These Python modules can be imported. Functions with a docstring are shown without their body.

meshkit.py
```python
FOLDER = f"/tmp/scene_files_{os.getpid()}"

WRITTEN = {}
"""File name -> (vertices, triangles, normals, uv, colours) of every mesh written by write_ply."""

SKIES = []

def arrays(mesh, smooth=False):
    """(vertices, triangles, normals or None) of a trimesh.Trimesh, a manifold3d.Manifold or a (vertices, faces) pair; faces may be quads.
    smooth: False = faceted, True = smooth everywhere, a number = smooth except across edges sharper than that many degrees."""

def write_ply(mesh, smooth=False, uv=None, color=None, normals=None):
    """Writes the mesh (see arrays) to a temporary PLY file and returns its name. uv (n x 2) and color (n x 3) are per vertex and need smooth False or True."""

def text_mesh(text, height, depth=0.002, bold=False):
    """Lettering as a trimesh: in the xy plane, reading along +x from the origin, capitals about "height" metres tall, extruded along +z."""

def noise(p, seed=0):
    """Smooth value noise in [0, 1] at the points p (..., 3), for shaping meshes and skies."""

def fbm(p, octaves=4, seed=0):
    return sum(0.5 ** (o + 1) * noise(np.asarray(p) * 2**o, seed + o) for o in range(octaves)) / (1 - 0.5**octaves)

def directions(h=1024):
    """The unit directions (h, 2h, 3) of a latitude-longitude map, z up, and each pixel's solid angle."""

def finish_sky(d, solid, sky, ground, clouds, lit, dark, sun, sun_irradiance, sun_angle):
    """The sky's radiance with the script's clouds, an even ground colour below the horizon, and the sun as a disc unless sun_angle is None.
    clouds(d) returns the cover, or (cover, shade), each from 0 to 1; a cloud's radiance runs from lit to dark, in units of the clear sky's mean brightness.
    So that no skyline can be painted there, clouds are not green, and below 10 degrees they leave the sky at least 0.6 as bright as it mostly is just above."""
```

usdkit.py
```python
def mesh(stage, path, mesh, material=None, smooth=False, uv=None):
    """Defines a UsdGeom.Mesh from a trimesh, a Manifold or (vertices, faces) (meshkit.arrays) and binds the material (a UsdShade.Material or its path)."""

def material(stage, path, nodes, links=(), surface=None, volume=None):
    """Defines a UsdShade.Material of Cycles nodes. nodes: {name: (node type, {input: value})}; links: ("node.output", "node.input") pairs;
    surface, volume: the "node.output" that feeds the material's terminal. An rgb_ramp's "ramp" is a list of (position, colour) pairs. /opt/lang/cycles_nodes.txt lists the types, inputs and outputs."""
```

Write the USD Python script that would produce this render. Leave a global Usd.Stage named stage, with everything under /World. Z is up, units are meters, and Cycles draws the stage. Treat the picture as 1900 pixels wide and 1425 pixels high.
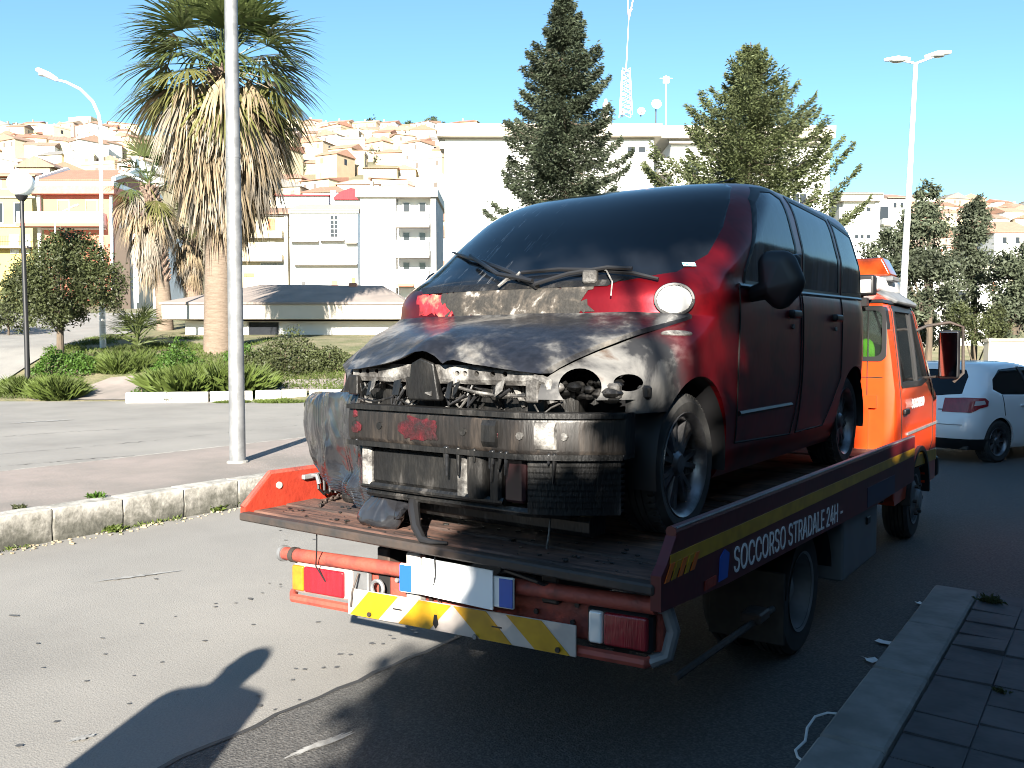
import math, random
import numpy as np, trimesh, manifold3d as m3
from manifold3d import Manifold, CrossSection
from pxr import Usd, UsdGeom, UsdLux, UsdShade, Gf, Sdf, Vt
import usdkit, meshkit

stage = Usd.Stage.CreateInMemory()
UsdGeom.SetStageUpAxis(stage, UsdGeom.Tokens.z)
UsdGeom.SetStageMetersPerUnit(stage, 1.0)
UsdGeom.Xform.Define(stage, '/World'); UsdGeom.Scope.Define(stage, '/World/Looks')

# ---------------------------------------------------------------- camera, sky, sun, exposure
YAW = math.radians(35.2)          # the view is turned this far left of the road's direction (+y)
PITCH = math.radians(2.594)
EYE = 1.70
FPX = 1600.0                      # focal length in pixels of the 1900 px wide photograph
EXPOSURE = 2.2
SKY = 0.05
SUN = 1.25
SUN_EL = math.radians(23.0)
SHADOW_AZ = YAW - math.radians(5.0)     # shadows run along (-sin, cos) of this
FW = np.array([-math.sin(YAW), math.cos(YAW), 0.0]); RT = np.array([math.cos(YAW), math.sin(YAW), 0.0])
SUND = np.array([math.sin(SHADOW_AZ)*math.cos(SUN_EL), -math.cos(SHADOW_AZ)*math.cos(SUN_EL), math.sin(SUN_EL)])

cam = UsdGeom.Camera.Define(stage, '/World/camera')
cam.CreateHorizontalApertureAttr(36.0); cam.CreateFocalLengthAttr(36.0*FPX/1900.0)
cam.CreateExposureAttr(EXPOSURE); cam.CreateClippingRangeAttr(Gf.Vec2f(0.05, 5000))
cam.AddTranslateOp().Set(Gf.Vec3d(0, 0, EYE))
cam.AddRotateZOp().Set(math.degrees(YAW)); cam.AddRotateXOp().Set(90.0 - math.degrees(PITCH))

dome = UsdLux.DomeLight.Define(stage, '/World/sky')
skymat = usdkit.material(stage, '/World/Looks/sky_look', {
    's': ('sky_texture', {'sky_type': 'single_scattering', 'sun_disc': False, 'sun_elevation': SUN_EL,
                          'sun_rotation': math.atan2(SUND[0], SUND[1]), 'altitude': 400.0, 'air_density': 1.0, 'aerosol_density': 0.6, 'ozone_density': 1.0}),
    'm': ('mix', {'mix_type': 'multiply', 'fac': 1.0, 'color2': (0.71, 0.99, 1.08)}),
    'b': ('background_shader', {'strength': SKY})}, [('s.color', 'm.color1'), ('m.color', 'b.color')], surface='b.background')
UsdShade.MaterialBindingAPI.Apply(dome.GetPrim()).Bind(skymat)
dome.GetPrim().SetCustomDataByKey('kind', 'structure')

sun = UsdLux.DistantLight.Define(stage, '/World/sun')
sun.CreateIntensityAttr(SUN); sun.CreateAngleAttr(0.55); sun.CreateColorAttr(Gf.Vec3f(1.0, 0.93, 0.82)); sun.CreateNormalizeAttr(True)
sun.AddRotateZOp().Set(math.degrees(math.atan2(SUND[1], SUND[0])) + 90.0)
sun.AddRotateXOp().Set(90.0 - math.degrees(SUN_EL))

# ---------------------------------------------------------------- helpers
def ray(px, py):
    u, v = (px-950.0)/FPX, (712.5-py)/FPX
    h = math.cos(PITCH) + v*math.sin(PITCH)
    return u/h, (-math.sin(PITCH) + v*math.cos(PITCH))/h      # sideways and upwards per metre of depth
def LZ(px, py, d):
    a, b = ray(px, py); return a*d, EYE + b*d
def G(l, d, z=0.0): return RT*l + FW*d + np.array([0, 0, z])
def at(px, py, d):
    l, z = LZ(px, py, d); return G(l, d, z)
def ground(px, py, z=0.0):
    a, b = ray(px, py); d = (z-EYE)/b; return G(a*d, d, z)
def LD(p):
    return float(np.dot(p, RT)), float(np.dot(p, FW))

USED = {}
def free(parent, name):
    n = USED.setdefault(parent, {}); k = n.get(name, 0); n[name] = k+1
    return f'{parent}/{name}' + (f'_{k:03d}' if k else '')
def path_of(p):
    return '/World' if p is None else (p if isinstance(p, str) else str(p.GetPath()))
def tag(o, label=None, cat=None, group=None, kind=None):
    p = o if isinstance(o, Usd.Prim) else o.GetPrim()
    for k, v in (('label', label), ('category', cat), ('group', group), ('kind', kind)):
        if v: p.SetCustomDataByKey(k, v)
    return p
def thing(name, label, cat, loc=(0, 0, 0), rot=0.0, group=None):
    x = UsdGeom.Xform.Define(stage, free('/World', name))
    x.AddTranslateOp().Set(Gf.Vec3d(*map(float, loc)))
    if rot: x.AddRotateZOp().Set(float(rot))
    return tag(x, label, cat, group)
def put(name, mesh, mat, parent=None, smooth=30, label=None, cat=None, group=None, kind=None):
    if isinstance(mesh, list): mesh = join(mesh)
    m = usdkit.mesh(stage, free(path_of(parent), name), mesh, mat, smooth=smooth)
    return tag(m, label, cat, group, kind)
YD = math.degrees(YAW)

def join(ms):
    vs, fs, n = [], [], 0
    for m in ms:
        v, f = vf(m); vs.append(v); fs.append(f+n); n += len(v)
    return np.vstack(vs), np.vstack(fs)
def vf(m):
    if hasattr(m, 'to_mesh'):
        q = m.to_mesh(); return np.array(q.vert_properties[:, :3], float), np.array(q.tri_verts, int)
    if isinstance(m, trimesh.Trimesh): return np.array(m.vertices), np.array(m.faces)
    v, f = np.asarray(m[0], float), np.asarray(m[1], int)
    if f.shape[1] == 4: f = np.vstack([f[:, [0, 1, 2]], f[:, [0, 2, 3]]])
    return v, f
def move(m, t=(0, 0, 0), rz=0.0, rx=0.0, ry=0.0, s=1.0):
    v, f = vf(m); v = v*np.asarray(s)
    for ang, ax in ((rx, 0), (ry, 1), (rz, 2)):
        if ang:
            c, q = math.cos(ang), math.sin(ang); i, j = [(1, 2), (2, 0), (0, 1)][ax]
            a, b = v[:, i].copy(), v[:, j].copy(); v[:, i] = a*c-b*q; v[:, j] = a*q+b*c
    return v+np.asarray(t, float), f
BOXF = np.array([[0, 2, 1], [0, 3, 2], [4, 5, 6], [4, 6, 7], [0, 1, 5], [0, 5, 4], [1, 2, 6], [1, 6, 5], [2, 3, 7], [2, 7, 6], [3, 0, 4], [3, 4, 7]])
def box(x0, x1, y0, y1, z0, z1):
    return np.array([[x0, y0, z0], [x1, y0, z0], [x1, y1, z0], [x0, y1, z0], [x0, y0, z1], [x1, y0, z1], [x1, y1, z1], [x0, y1, z1]], float), BOXF
def rbox(x0, x1, y0, y1, z0, z1, r=0.02, n=8):
    """box with rounded edges, as a Manifold"""
    s = Manifold.sphere(r, n)
    return Manifold.batch_hull([s.translate((x, y, z)) for x in (x0+r, x1-r) for y in (y0+r, y1-r) for z in (z0+r, z1-r)])
def cbox(x0, x1, y0, y1, z0, z1, c=0.01):
    """box with chamfered edges: 24 points' hull"""
    pts = []
    for x, sx in ((x0, 1), (x1, -1)):
        for y, sy in ((y0, 1), (y1, -1)):
            for z, sz in ((z0, 1), (z1, -1)):
                pts += [(x, y+sy*c, z+sz*c), (x+sx*c, y, z+sz*c), (x+sx*c, y+sy*c, z)]
    return Manifold.hull_points(np.array(pts, np.float32))
def basis(d):
    d = np.asarray(d, float); d = d/np.linalg.norm(d)
    a = np.array([0, 0, 1.0]) if abs(d[2]) < 0.9 else np.array([1.0, 0, 0])
    u = np.cross(a, d); u /= np.linalg.norm(u); return u, np.cross(d, u), d
def tube(pts, r, n=8, caps=True):
    pts = np.asarray(pts, float); r = np.broadcast_to(np.asarray(r, float), (len(pts),)); vs = []
    t = np.gradient(pts, axis=0)
    u, w, _ = basis(t[0])
    for p, q, rr in zip(pts, t, r):
        q = q/np.linalg.norm(q); u = u-q*np.dot(u, q); u /= np.linalg.norm(u); w = np.cross(q, u)
        a = np.arange(n)/n*2*math.pi
        vs.append(p+rr*(np.cos(a)[:, None]*u+np.sin(a)[:, None]*w))
    v = np.vstack(vs); f = []
    for i in range(len(pts)-1):
        for k in range(n):
            a, b = i*n+k, i*n+(k+1) % n; f += [[a, b, b+n], [a, b+n, a+n]]
    if caps:
        v = np.vstack([v, pts[:1], pts[-1:]]); c0, c1 = len(v)-2, len(v)-1; e = (len(pts)-1)*n
        for k in range(n): f += [[c0, (k+1) % n, k], [c1, e+k, e+(k+1) % n]]
    return v, np.array(f)
def cyl(p0, p1, r0, r1=None, n=12): return tube([p0, p1], [r0, r0 if r1 is None else r1], n)
def lathe(prof, n=24, axis=2):
    """prof: (radius, height) pairs, turned about z (axis 2), y (1) or x (0)"""
    prof = np.asarray(prof, float); a = np.arange(n)/n*2*math.pi; v = []
    for r, h in prof: v.append(np.stack([r*np.cos(a), r*np.sin(a), np.full(n, h)], 1))
    v = np.vstack(v); f = []
    for i in range(len(prof)-1):
        for k in range(n):
            p, q = i*n+k, i*n+(k+1) % n; f += [[p, q, q+n], [p, q+n, p+n]]
    if axis == 0: v = v[:, [2, 0, 1]]
    if axis == 1: v = v[:, [1, 2, 0]]
    return v, np.array(f)
def prism(poly, h0, h1, axis=2):
    """polygon extruded along axis: axis 2: poly in (x, y); 1: poly in (x, z) along y; 0: poly in (y, z) along x. Manifold."""
    m = CrossSection([np.asarray(poly, float)], m3.FillRule.NonZero).extrude(h1-h0).translate((0, 0, h0))
    if axis == 1: return m.rotate((90, 0, 0)).scale((1, -1, 1)).mirror((0, 0, 0)) if False else m.transform(np.array([[1, 0, 0, 0], [0, 0, 1, 0], [0, 1, 0, 0]], float))
    if axis == 0: return m.transform(np.array([[0, 0, 1, 0], [1, 0, 0, 0], [0, 1, 0, 0]], float))
    return m
def mani(m):
    v, f = vf(m)
    return Manifold(m3.Mesh(v.astype(np.float32), f.astype(np.uint32)))
def smoothstep(x, a, b):
    t = np.clip((np.asarray(x, float)-a)/(b-a), 0, 1); return t*t*(3-2*t)
def leaves(P, D, L, W, rng, bend=0.0):
    """one rhombic leaf (two triangles) at each point P along direction D"""
    P = np.asarray(P, float); D = np.asarray(D, float); n = len(P)
    D = D/np.maximum(np.linalg.norm(D, axis=1, keepdims=True), 1e-9)
    N = rng.normal(size=(n, 3)); S = np.cross(D, N); S /= np.maximum(np.linalg.norm(S, axis=1, keepdims=True), 1e-9)
    L = np.broadcast_to(np.asarray(L, float), (n,))[:, None]; W = np.broadcast_to(np.asarray(W, float), (n,))[:, None]
    mid = P+D*L*0.45; tip = P+D*L; tip[:, 2] -= bend*L[:, 0]
    v = np.stack([P, mid+S*W*0.5, tip, mid-S*W*0.5], 1).reshape(-1, 3)
    b = np.arange(n)[:, None]*4
    return v, np.vstack([b+[0, 1, 2], b+[0, 2, 3]])
def sheet(poly, z, step=None):
    from shapely.geometry import Polygon
    v, f = trimesh.creation.triangulate_polygon(Polygon(poly), engine='earcut')
    v = np.column_stack([v, np.full(len(v), z)])
    n = np.cross(v[f[:, 1]]-v[f[:, 0]], v[f[:, 2]]-v[f[:, 0]])[:, 2]; f = np.where((n < 0)[:, None], f[:, ::-1], f)
    return v, f

# ---------------------------------------------------------------- materials
def pm(name, col, col2=None, rough=0.6, metal=0.0, scale=4.0, detail=5.0, lo=0.35, hi=0.65, bump=0.0, bscale=60.0, bdist=0.01, coat=0.0, spec=0.5, island=0.0, stretch=None, rough2=None, world=False):
    """principled with two colours mixed by noise, fine bump, and per-island variation"""
    c2 = col2 if col2 is not None else tuple(min(1, c*0.8) for c in col)
    nodes = {'tc': ('geometry', {}) if world else ('texture_coordinate', {}),
             'n': ('noise_texture', {'scale': scale, 'detail': detail, 'roughness': 0.6}),
             'r': ('map_range', {'from_min': lo, 'from_max': hi, 'clamp': True}),
             'x': ('mix', {'color1': col, 'color2': c2}),
             'p': ('principled_bsdf', {'roughness': rough, 'metallic': metal, 'coat_weight': coat, 'coat_roughness': 0.06, 'specular_ior_level': spec})}
    src = 'tc.position' if world else 'tc.object'
    links = []
    if stretch:
        nodes['mp'] = ('mapping', {'scale': stretch}); links.append((src, 'mp.vector')); src2 = 'mp.vector'
    else: src2 = src
    links += [(src2, 'n.vector'), ('n.fac', 'r.value'), ('r.result', 'x.fac')]
    out = 'x.color'
    if island:
        nodes['g'] = ('geometry', {}); nodes['gi'] = ('map_range', {'from_min': 0.0, 'from_max': 1.0, 'to_min': 1.0-island, 'to_max': 1.0+island})
        nodes['h'] = ('hsv', {'hue': 0.5, 'saturation': 1.0})
        links += [('g.random_per_island', 'gi.value'), ('gi.result', 'h.value'), (out, 'h.color')]; out = 'h.color'
    links.append((out, 'p.base_color'))
    if rough2 is not None:
        nodes['rr'] = ('map_range', {'from_min': 0.0, 'from_max': 1.0, 'to_min': rough, 'to_max': rough2}); links += [('r.result', 'rr.value'), ('rr.result', 'p.roughness')]
    if bump:
        nodes['bn'] = ('noise_texture', {'scale': bscale, 'detail': 4.0}); nodes['b'] = ('bump', {'strength': bump, 'distance': bdist})
        links += [(src2, 'bn.vector'), ('bn.fac', 'b.height'), ('b.normal', 'p.normal')]
    return usdkit.material(stage, f'/World/Looks/{name}', nodes, links, surface='p.BSDF')
def leafmat(name, a, b, c=None, trans=0.35, rough=0.55, var=0.35):
    nodes = {'g': ('geometry', {}), 'r': ('rgb_ramp', {'ramp': [(0, a), (0.55, b), (1, c or b)]}),
             'tc': ('geometry', {}), 'n': ('noise_texture', {'scale': 0.9, 'detail': 2.0}),
             'mr': ('map_range', {'from_min': 0.3, 'from_max': 0.7, 'to_min': 1-var, 'to_max': 1+var}), 'h': ('hsv', {'hue': 0.5}),
             'p': ('principled_bsdf', {'roughness': rough, 'specular_ior_level': 0.3}), 't': ('translucent_bsdf', {}), 'm': ('mix_closure', {'fac': trans})}
    return usdkit.material(stage, f'/World/Looks/{name}', nodes, [('g.random_per_island', 'r.fac'), ('tc.position', 'n.vector'), ('n.fac', 'mr.value'), ('mr.result', 'h.value'), ('r.color', 'h.color'),
        ('h.color', 'p.base_color'), ('h.color', 't.color'), ('p.BSDF', 'm.closure1'), ('t.BSDF', 'm.closure2')], surface='m.closure')
def panemat(name, tint, clear=0.4, rough=0.03, soot=(0.02, 0.02, 0.02)):
    """a window pane: clear share transparent, the rest a thin dirty film, with a mirror coat by fresnel"""
    nodes = {'t': ('transparent_bsdf', {'color': tint}), 'd': ('diffuse_bsdf', {'color': soot}), 'm': ('mix_closure', {'fac': 1-clear}),
             'f': ('fresnel', {'IOR': 1.5}), 'g': ('glossy_bsdf', {'color': (1, 1, 1), 'roughness': rough}), 'o': ('mix_closure', {})}
    return usdkit.material(stage, f'/World/Looks/{name}', nodes, [('t.BSDF', 'm.closure1'), ('d.BSDF', 'm.closure2'), ('f.fac', 'o.fac'), ('m.closure', 'o.closure1'), ('g.BSDF', 'o.closure2')], surface='o.closure')
def flat(name, col, rough=0.5, metal=0.0, coat=0.0, spec=0.5):
    return usdkit.material(stage, f'/World/Looks/{name}', {'p': ('principled_bsdf', {'base_color': col, 'roughness': rough, 'metallic': metal, 'coat_weight': coat, 'specular_ior_level': spec})}, [], surface='p.BSDF')
# ---------------------------------------------------------------- terrain, roads, pavements
DP = np.array([-200, 26, 28, 30, 32, 36, 40, 50, 60, 75, 100, 130, 165, 200, 250, 300, 360, 420, 520, 700, 900], float)
ZP = np.array([0, 0, 0.35, 0.95, 1.5, 1.9, 2.1, 3.0, 4.0, 5.2, 7.4, 11.0, 23.0, 35.0, 52.0, 67.0, 85.0, 102.0, 112.0, 118.0, 118.0])
def T(l, d):
    """height of the land at l metres to the right and d metres ahead of the eye"""
    l, d = np.asarray(l, float), np.asarray(d, float)
    z = np.interp(d, DP, ZP)
    u = l/np.maximum(d, 1.0)
    k = 1.0-0.36*smoothstep(u, 0.18, 0.42)
    far = smoothstep(d, 60, 160)
    und = (meshkit.fbm(np.stack([l*0.012+7, d*0.012, l*0], -1), 3, 5)-0.5)*9.0*far
    right = smoothstep(u, 0.3, 0.42)*smoothstep(d, 24, 30)*(1-smoothstep(d, 40, 90))
    return z*(1-far*(1-k)) + und - right*np.minimum(z, 2.0)*0.9
def land(name, ds, ls, mat, label, low=0.0):
    d, l = np.meshgrid(ds, ls, indexing='ij'); z = T(l, d)-low
    P = l[..., None]*RT+d[..., None]*FW; P[..., 2] = z
    n, m = d.shape; i = np.arange((n-1)*(m-1)); i = i//(m-1)*m+i % (m-1)
    put(name, (P.reshape(-1, 3), np.stack([i, i+1, i+m+1, i+m], 1)), mat, smooth=True, kind='structure', label=label)

m_dirt = pm('dirt', (0.20, 0.165, 0.11), (0.30, 0.25, 0.17), rough=0.95, scale=0.35, bump=0.4, bscale=6, world=True, bdist=0.05)
m_bank = pm('bank_soil', (0.075, 0.085, 0.03), (0.17, 0.145, 0.085), rough=0.95, scale=1.1, bump=0.8, bscale=9, world=True, bdist=0.06)
m_hill = pm('hill_soil', (0.17, 0.145, 0.095), (0.09, 0.09, 0.05), rough=0.95, scale=0.05, bump=0.3, bscale=0.5, world=True, bdist=0.5)
m_asph = usdkit.material(stage, '/World/Looks/asphalt', {'g': ('geometry', {}), 'n': ('noise_texture', {'scale': 0.5, 'detail': 10.0, 'roughness': 0.62}), 'f': ('noise_texture', {'scale': 85.0, 'detail': 3.0, 'roughness': 0.7}), 'v': ('voronoi_texture', {'scale': 120.0}),
    'x': ('rgb_ramp', {'ramp': [(0.32, (0.160, 0.153, 0.142)), (0.5, (0.194, 0.186, 0.172)), (0.68, (0.222, 0.212, 0.195))]}), 'fr': ('map_range', {'from_min': 0.3, 'from_max': 0.7, 'to_min': 0.84, 'to_max': 1.14}), 'h': ('hsv', {}),
    'b': ('bump', {'strength': 0.35, 'distance': 0.004}), 'p': ('principled_bsdf', {'roughness': 0.88})},
    [('g.position', 'n.vector'), ('g.position', 'f.vector'), ('g.position', 'v.vector'), ('n.fac', 'x.fac'), ('f.fac', 'fr.value'), ('fr.result', 'h.value'), ('x.color', 'h.color'), ('h.color', 'p.base_color'), ('v.distance', 'b.height'), ('b.normal', 'p.normal')], surface='p.BSDF')
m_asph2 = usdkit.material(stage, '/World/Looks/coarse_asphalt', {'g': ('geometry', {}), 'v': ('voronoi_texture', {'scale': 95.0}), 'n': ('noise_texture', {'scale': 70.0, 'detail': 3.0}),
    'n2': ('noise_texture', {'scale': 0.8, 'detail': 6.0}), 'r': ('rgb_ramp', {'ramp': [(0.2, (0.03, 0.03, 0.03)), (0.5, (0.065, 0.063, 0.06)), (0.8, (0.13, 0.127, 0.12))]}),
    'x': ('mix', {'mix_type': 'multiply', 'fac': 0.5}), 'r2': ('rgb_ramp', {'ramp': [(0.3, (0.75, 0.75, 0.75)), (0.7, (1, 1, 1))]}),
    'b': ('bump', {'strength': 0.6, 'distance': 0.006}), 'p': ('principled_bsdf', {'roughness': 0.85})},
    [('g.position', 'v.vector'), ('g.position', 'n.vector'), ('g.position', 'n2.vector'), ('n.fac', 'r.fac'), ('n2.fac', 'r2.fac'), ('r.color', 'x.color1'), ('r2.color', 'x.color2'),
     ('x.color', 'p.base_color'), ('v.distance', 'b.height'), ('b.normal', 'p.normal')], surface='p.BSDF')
m_pink = pm('worn_pink_paving', (0.225, 0.190, 0.172), (0.150, 0.136, 0.122), rough=0.9, scale=1.1, detail=10, bump=0.45, bscale=30, bdist=0.008, world=True)
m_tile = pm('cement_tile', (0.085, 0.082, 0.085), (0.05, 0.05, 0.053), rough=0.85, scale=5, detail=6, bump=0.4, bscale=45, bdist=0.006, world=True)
m_kerb = pm('kerb_stone', (0.25, 0.245, 0.23), (0.15, 0.147, 0.135), rough=0.9, scale=3.5, detail=9, bump=0.6, bscale=28, bdist=0.012, world=True)
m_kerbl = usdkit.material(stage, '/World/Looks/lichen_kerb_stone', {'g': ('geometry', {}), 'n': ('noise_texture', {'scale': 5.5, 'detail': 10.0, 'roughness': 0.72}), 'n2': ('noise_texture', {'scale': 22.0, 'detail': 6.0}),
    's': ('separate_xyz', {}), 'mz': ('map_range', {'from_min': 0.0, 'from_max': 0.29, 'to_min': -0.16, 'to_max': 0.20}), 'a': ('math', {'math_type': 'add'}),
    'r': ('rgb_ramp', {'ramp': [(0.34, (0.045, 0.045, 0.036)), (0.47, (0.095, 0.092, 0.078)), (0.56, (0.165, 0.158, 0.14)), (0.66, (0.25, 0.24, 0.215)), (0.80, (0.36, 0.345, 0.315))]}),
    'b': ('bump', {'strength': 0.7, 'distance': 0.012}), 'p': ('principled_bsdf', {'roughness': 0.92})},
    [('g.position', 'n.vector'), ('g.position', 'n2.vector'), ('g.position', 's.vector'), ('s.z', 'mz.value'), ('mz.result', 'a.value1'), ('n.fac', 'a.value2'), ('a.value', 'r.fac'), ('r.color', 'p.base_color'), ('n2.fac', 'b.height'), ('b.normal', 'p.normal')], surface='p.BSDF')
m_whitekerb = pm('painted_kerb', (0.52, 0.50, 0.46), (0.26, 0.24, 0.20), rough=0.8, scale=4, lo=0.45, hi=0.7, bump=0.4, bscale=20, world=True)

land('ground', [-200, -60, -20, 0, 10, 20, 26], np.linspace(-250, 250, 11), m_dirt, 'flat bare ground beside and behind the road', low=0.05)
land('planting_bed', np.linspace(26, 60, 35), np.linspace(-80, 80, 81), m_bank, 'weedy bank rising behind the far kerb')
land('hill', np.concatenate([np.linspace(60, 200, 29), np.linspace(210, 900, 40)]), np.linspace(-620, 620, 125), m_hill, 'dry hillside under the old town')
pg = [(9, -30), (9, float(G(29, 26)[1])), tuple(G(29, 26)[:2]), tuple(G(-45, 26)[:2]), (-60, -30)]
put('road', sheet(pg, 0.0), m_asph, smooth=False, kind='structure', label='pale worn asphalt of the street and of the second carriageway')
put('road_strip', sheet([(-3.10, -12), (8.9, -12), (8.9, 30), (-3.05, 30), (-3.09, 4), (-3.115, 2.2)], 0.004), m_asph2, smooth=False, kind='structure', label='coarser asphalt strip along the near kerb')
rng = np.random.default_rng(3)
m_tar = flat('tar', (0.028, 0.027, 0.026), rough=0.6)
# the tarred joint between the two asphalts
ys = np.linspace(-6, 14, 160); xs = -3.10+0.010*np.sin(ys*1.7)+0.008*rng.normal(size=160); w = 0.011+0.006*rng.random(160)
v = np.vstack([np.column_stack([xs-w, ys, np.full(160, 0.007)]), np.column_stack([xs+w, ys, np.full(160, 0.007)])]); i = np.arange(159)
put('asphalt_joint', (v, np.stack([i, i+160, i+161, i+1], 1)), m_tar, smooth=False, kind='structure', label='dark tarred joint between old and new asphalt')

def blob(c, a, b, rot, z, n=14, rough=0.3):
    t = np.arange(n)/n*2*math.pi; r = 1+rough*(rng.random(n)-0.5)
    x, y = a*r*np.cos(t), b*r*np.sin(t); cs, sn = math.cos(rot), math.sin(rot)
    v = np.column_stack([c[0]+x*cs-y*sn, c[1]+x*sn+y*cs, np.full(n, z)]); v = np.vstack([v, [[c[0], c[1], z]]])
    return v, np.array([[k, (k+1) % n, n] for k in range(n)])
m_spot = pm('oil_spot', (0.05, 0.048, 0.045), (0.075, 0.073, 0.07), rough=0.5, scale=20, world=True)
spots = [(25, 1143, 22, 5), (195, 1215, 8, 3), (190, 1185, 9, 3), (290, 1075, 9, 3), (437, 1120, 7, 3), (400, 1121, 6, 3), (465, 1112, 16, 4), (262, 1158, 7, 3), (325, 1145, 6, 2), (400, 1127, 6, 3), (548, 1242, 9, 3),
         (565, 1243, 8, 3), (600, 1240, 9, 4), (625, 1239, 12, 4), (543, 1263, 8, 4), (480, 1310, 16, 6), (478, 1293, 7, 4), (510, 1318, 7, 4), (555, 1300, 6, 4), (632, 1215, 12, 5), (650, 1216, 10, 4), (690, 1195, 11, 4), (710, 1196, 9, 4), (723, 1180, 8, 3),
         (730, 1186, 8, 3), (752, 1166, 9, 3), (765, 1170, 8, 3), (772, 1175, 7, 3), (600, 985, 8, 2), (625, 988, 9, 2), (583, 1002, 7, 2), (530, 1003, 9, 2), (520, 985, 7, 2), (500, 1083, 6, 2), (520, 1085, 7, 2), (487, 1101, 6, 2), (520, 1090, 5, 2), (160, 1265, 7, 3), (248, 1255, 5, 2), (330, 1290, 7, 2), (80, 1240, 7, 3), (35, 1385, 18, 5), (105, 1340, 9, 4), (240, 1307, 8, 3), (70, 1195, 9, 3), (590, 1155, 9, 3), (470, 1160, 8, 3), (380, 1190, 7, 3), (300, 1230, 6, 3)]
ms = []
for px, py, w_, h_ in spots:
    p = ground(px, py); s = abs(EYE/ray(px, py)[1])/FPX
    ms.append(blob(p, s*w_*rng.uniform(.35, .62), s*h_*rng.uniform(.9, 1.5), YAW*0.4+rng.normal(0, .3), 0.005, 14, .55))
put('oil_spots', ms, m_spot, smooth=False, kind='stuff', label='small dark oil drips scattered over the sunlit asphalt', cat='stains')
m_scuff = pm('pale_scuff', (0.30, 0.30, 0.29), (0.17, 0.167, 0.16), rough=0.8, scale=14, lo=0.4, hi=0.6, world=True)
for px0, py0, px1, py1, wd, lab in ((180, 1080, 320, 1062, 0.025, 'pale paint scuff on the asphalt left of the tail lamp'), (128, 1378, 176, 1366, 0.02, 'short pale scuff on the asphalt beside the person shadow'), (30, 785, 135, 779, 0.10, 'faded white dash on the second carriageway'), (540, 1405, 650, 1362, 0.022, 'pale scrape on the coarse asphalt in tree shade')):
    a, b = ground(px0, py0), ground(px1, py1); dd = (b-a)[:2]; L = np.hypot(*dd)
    put('road_mark', blob((a+b)/2, L/2, wd, math.atan2(dd[1], dd[0]), 0.0085, 40, 0.7), m_scuff, smooth=False, label=lab, cat='road mark')

# the paved island between the carriageways
isl = put('island_pavement', box(-10.3, -7.74, -14, 40, -0.02, 0.272), m_pink, smooth=False, kind='structure', label='worn pinkish paving of the island between the carriageways')
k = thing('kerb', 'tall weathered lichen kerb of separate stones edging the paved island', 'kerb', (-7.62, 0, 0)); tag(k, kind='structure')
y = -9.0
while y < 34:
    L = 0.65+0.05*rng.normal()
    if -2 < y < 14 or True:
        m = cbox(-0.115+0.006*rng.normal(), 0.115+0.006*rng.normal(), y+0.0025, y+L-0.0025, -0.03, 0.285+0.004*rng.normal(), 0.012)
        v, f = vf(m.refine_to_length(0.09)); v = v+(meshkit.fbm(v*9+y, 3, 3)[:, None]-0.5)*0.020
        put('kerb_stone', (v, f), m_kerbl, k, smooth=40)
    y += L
put('island_edge', box(-10.42, -10.30, -14, 40, -0.02, 0.262), m_kerbl, smooth=False, kind='structure', label='low far edge stone of the paved island')

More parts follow.
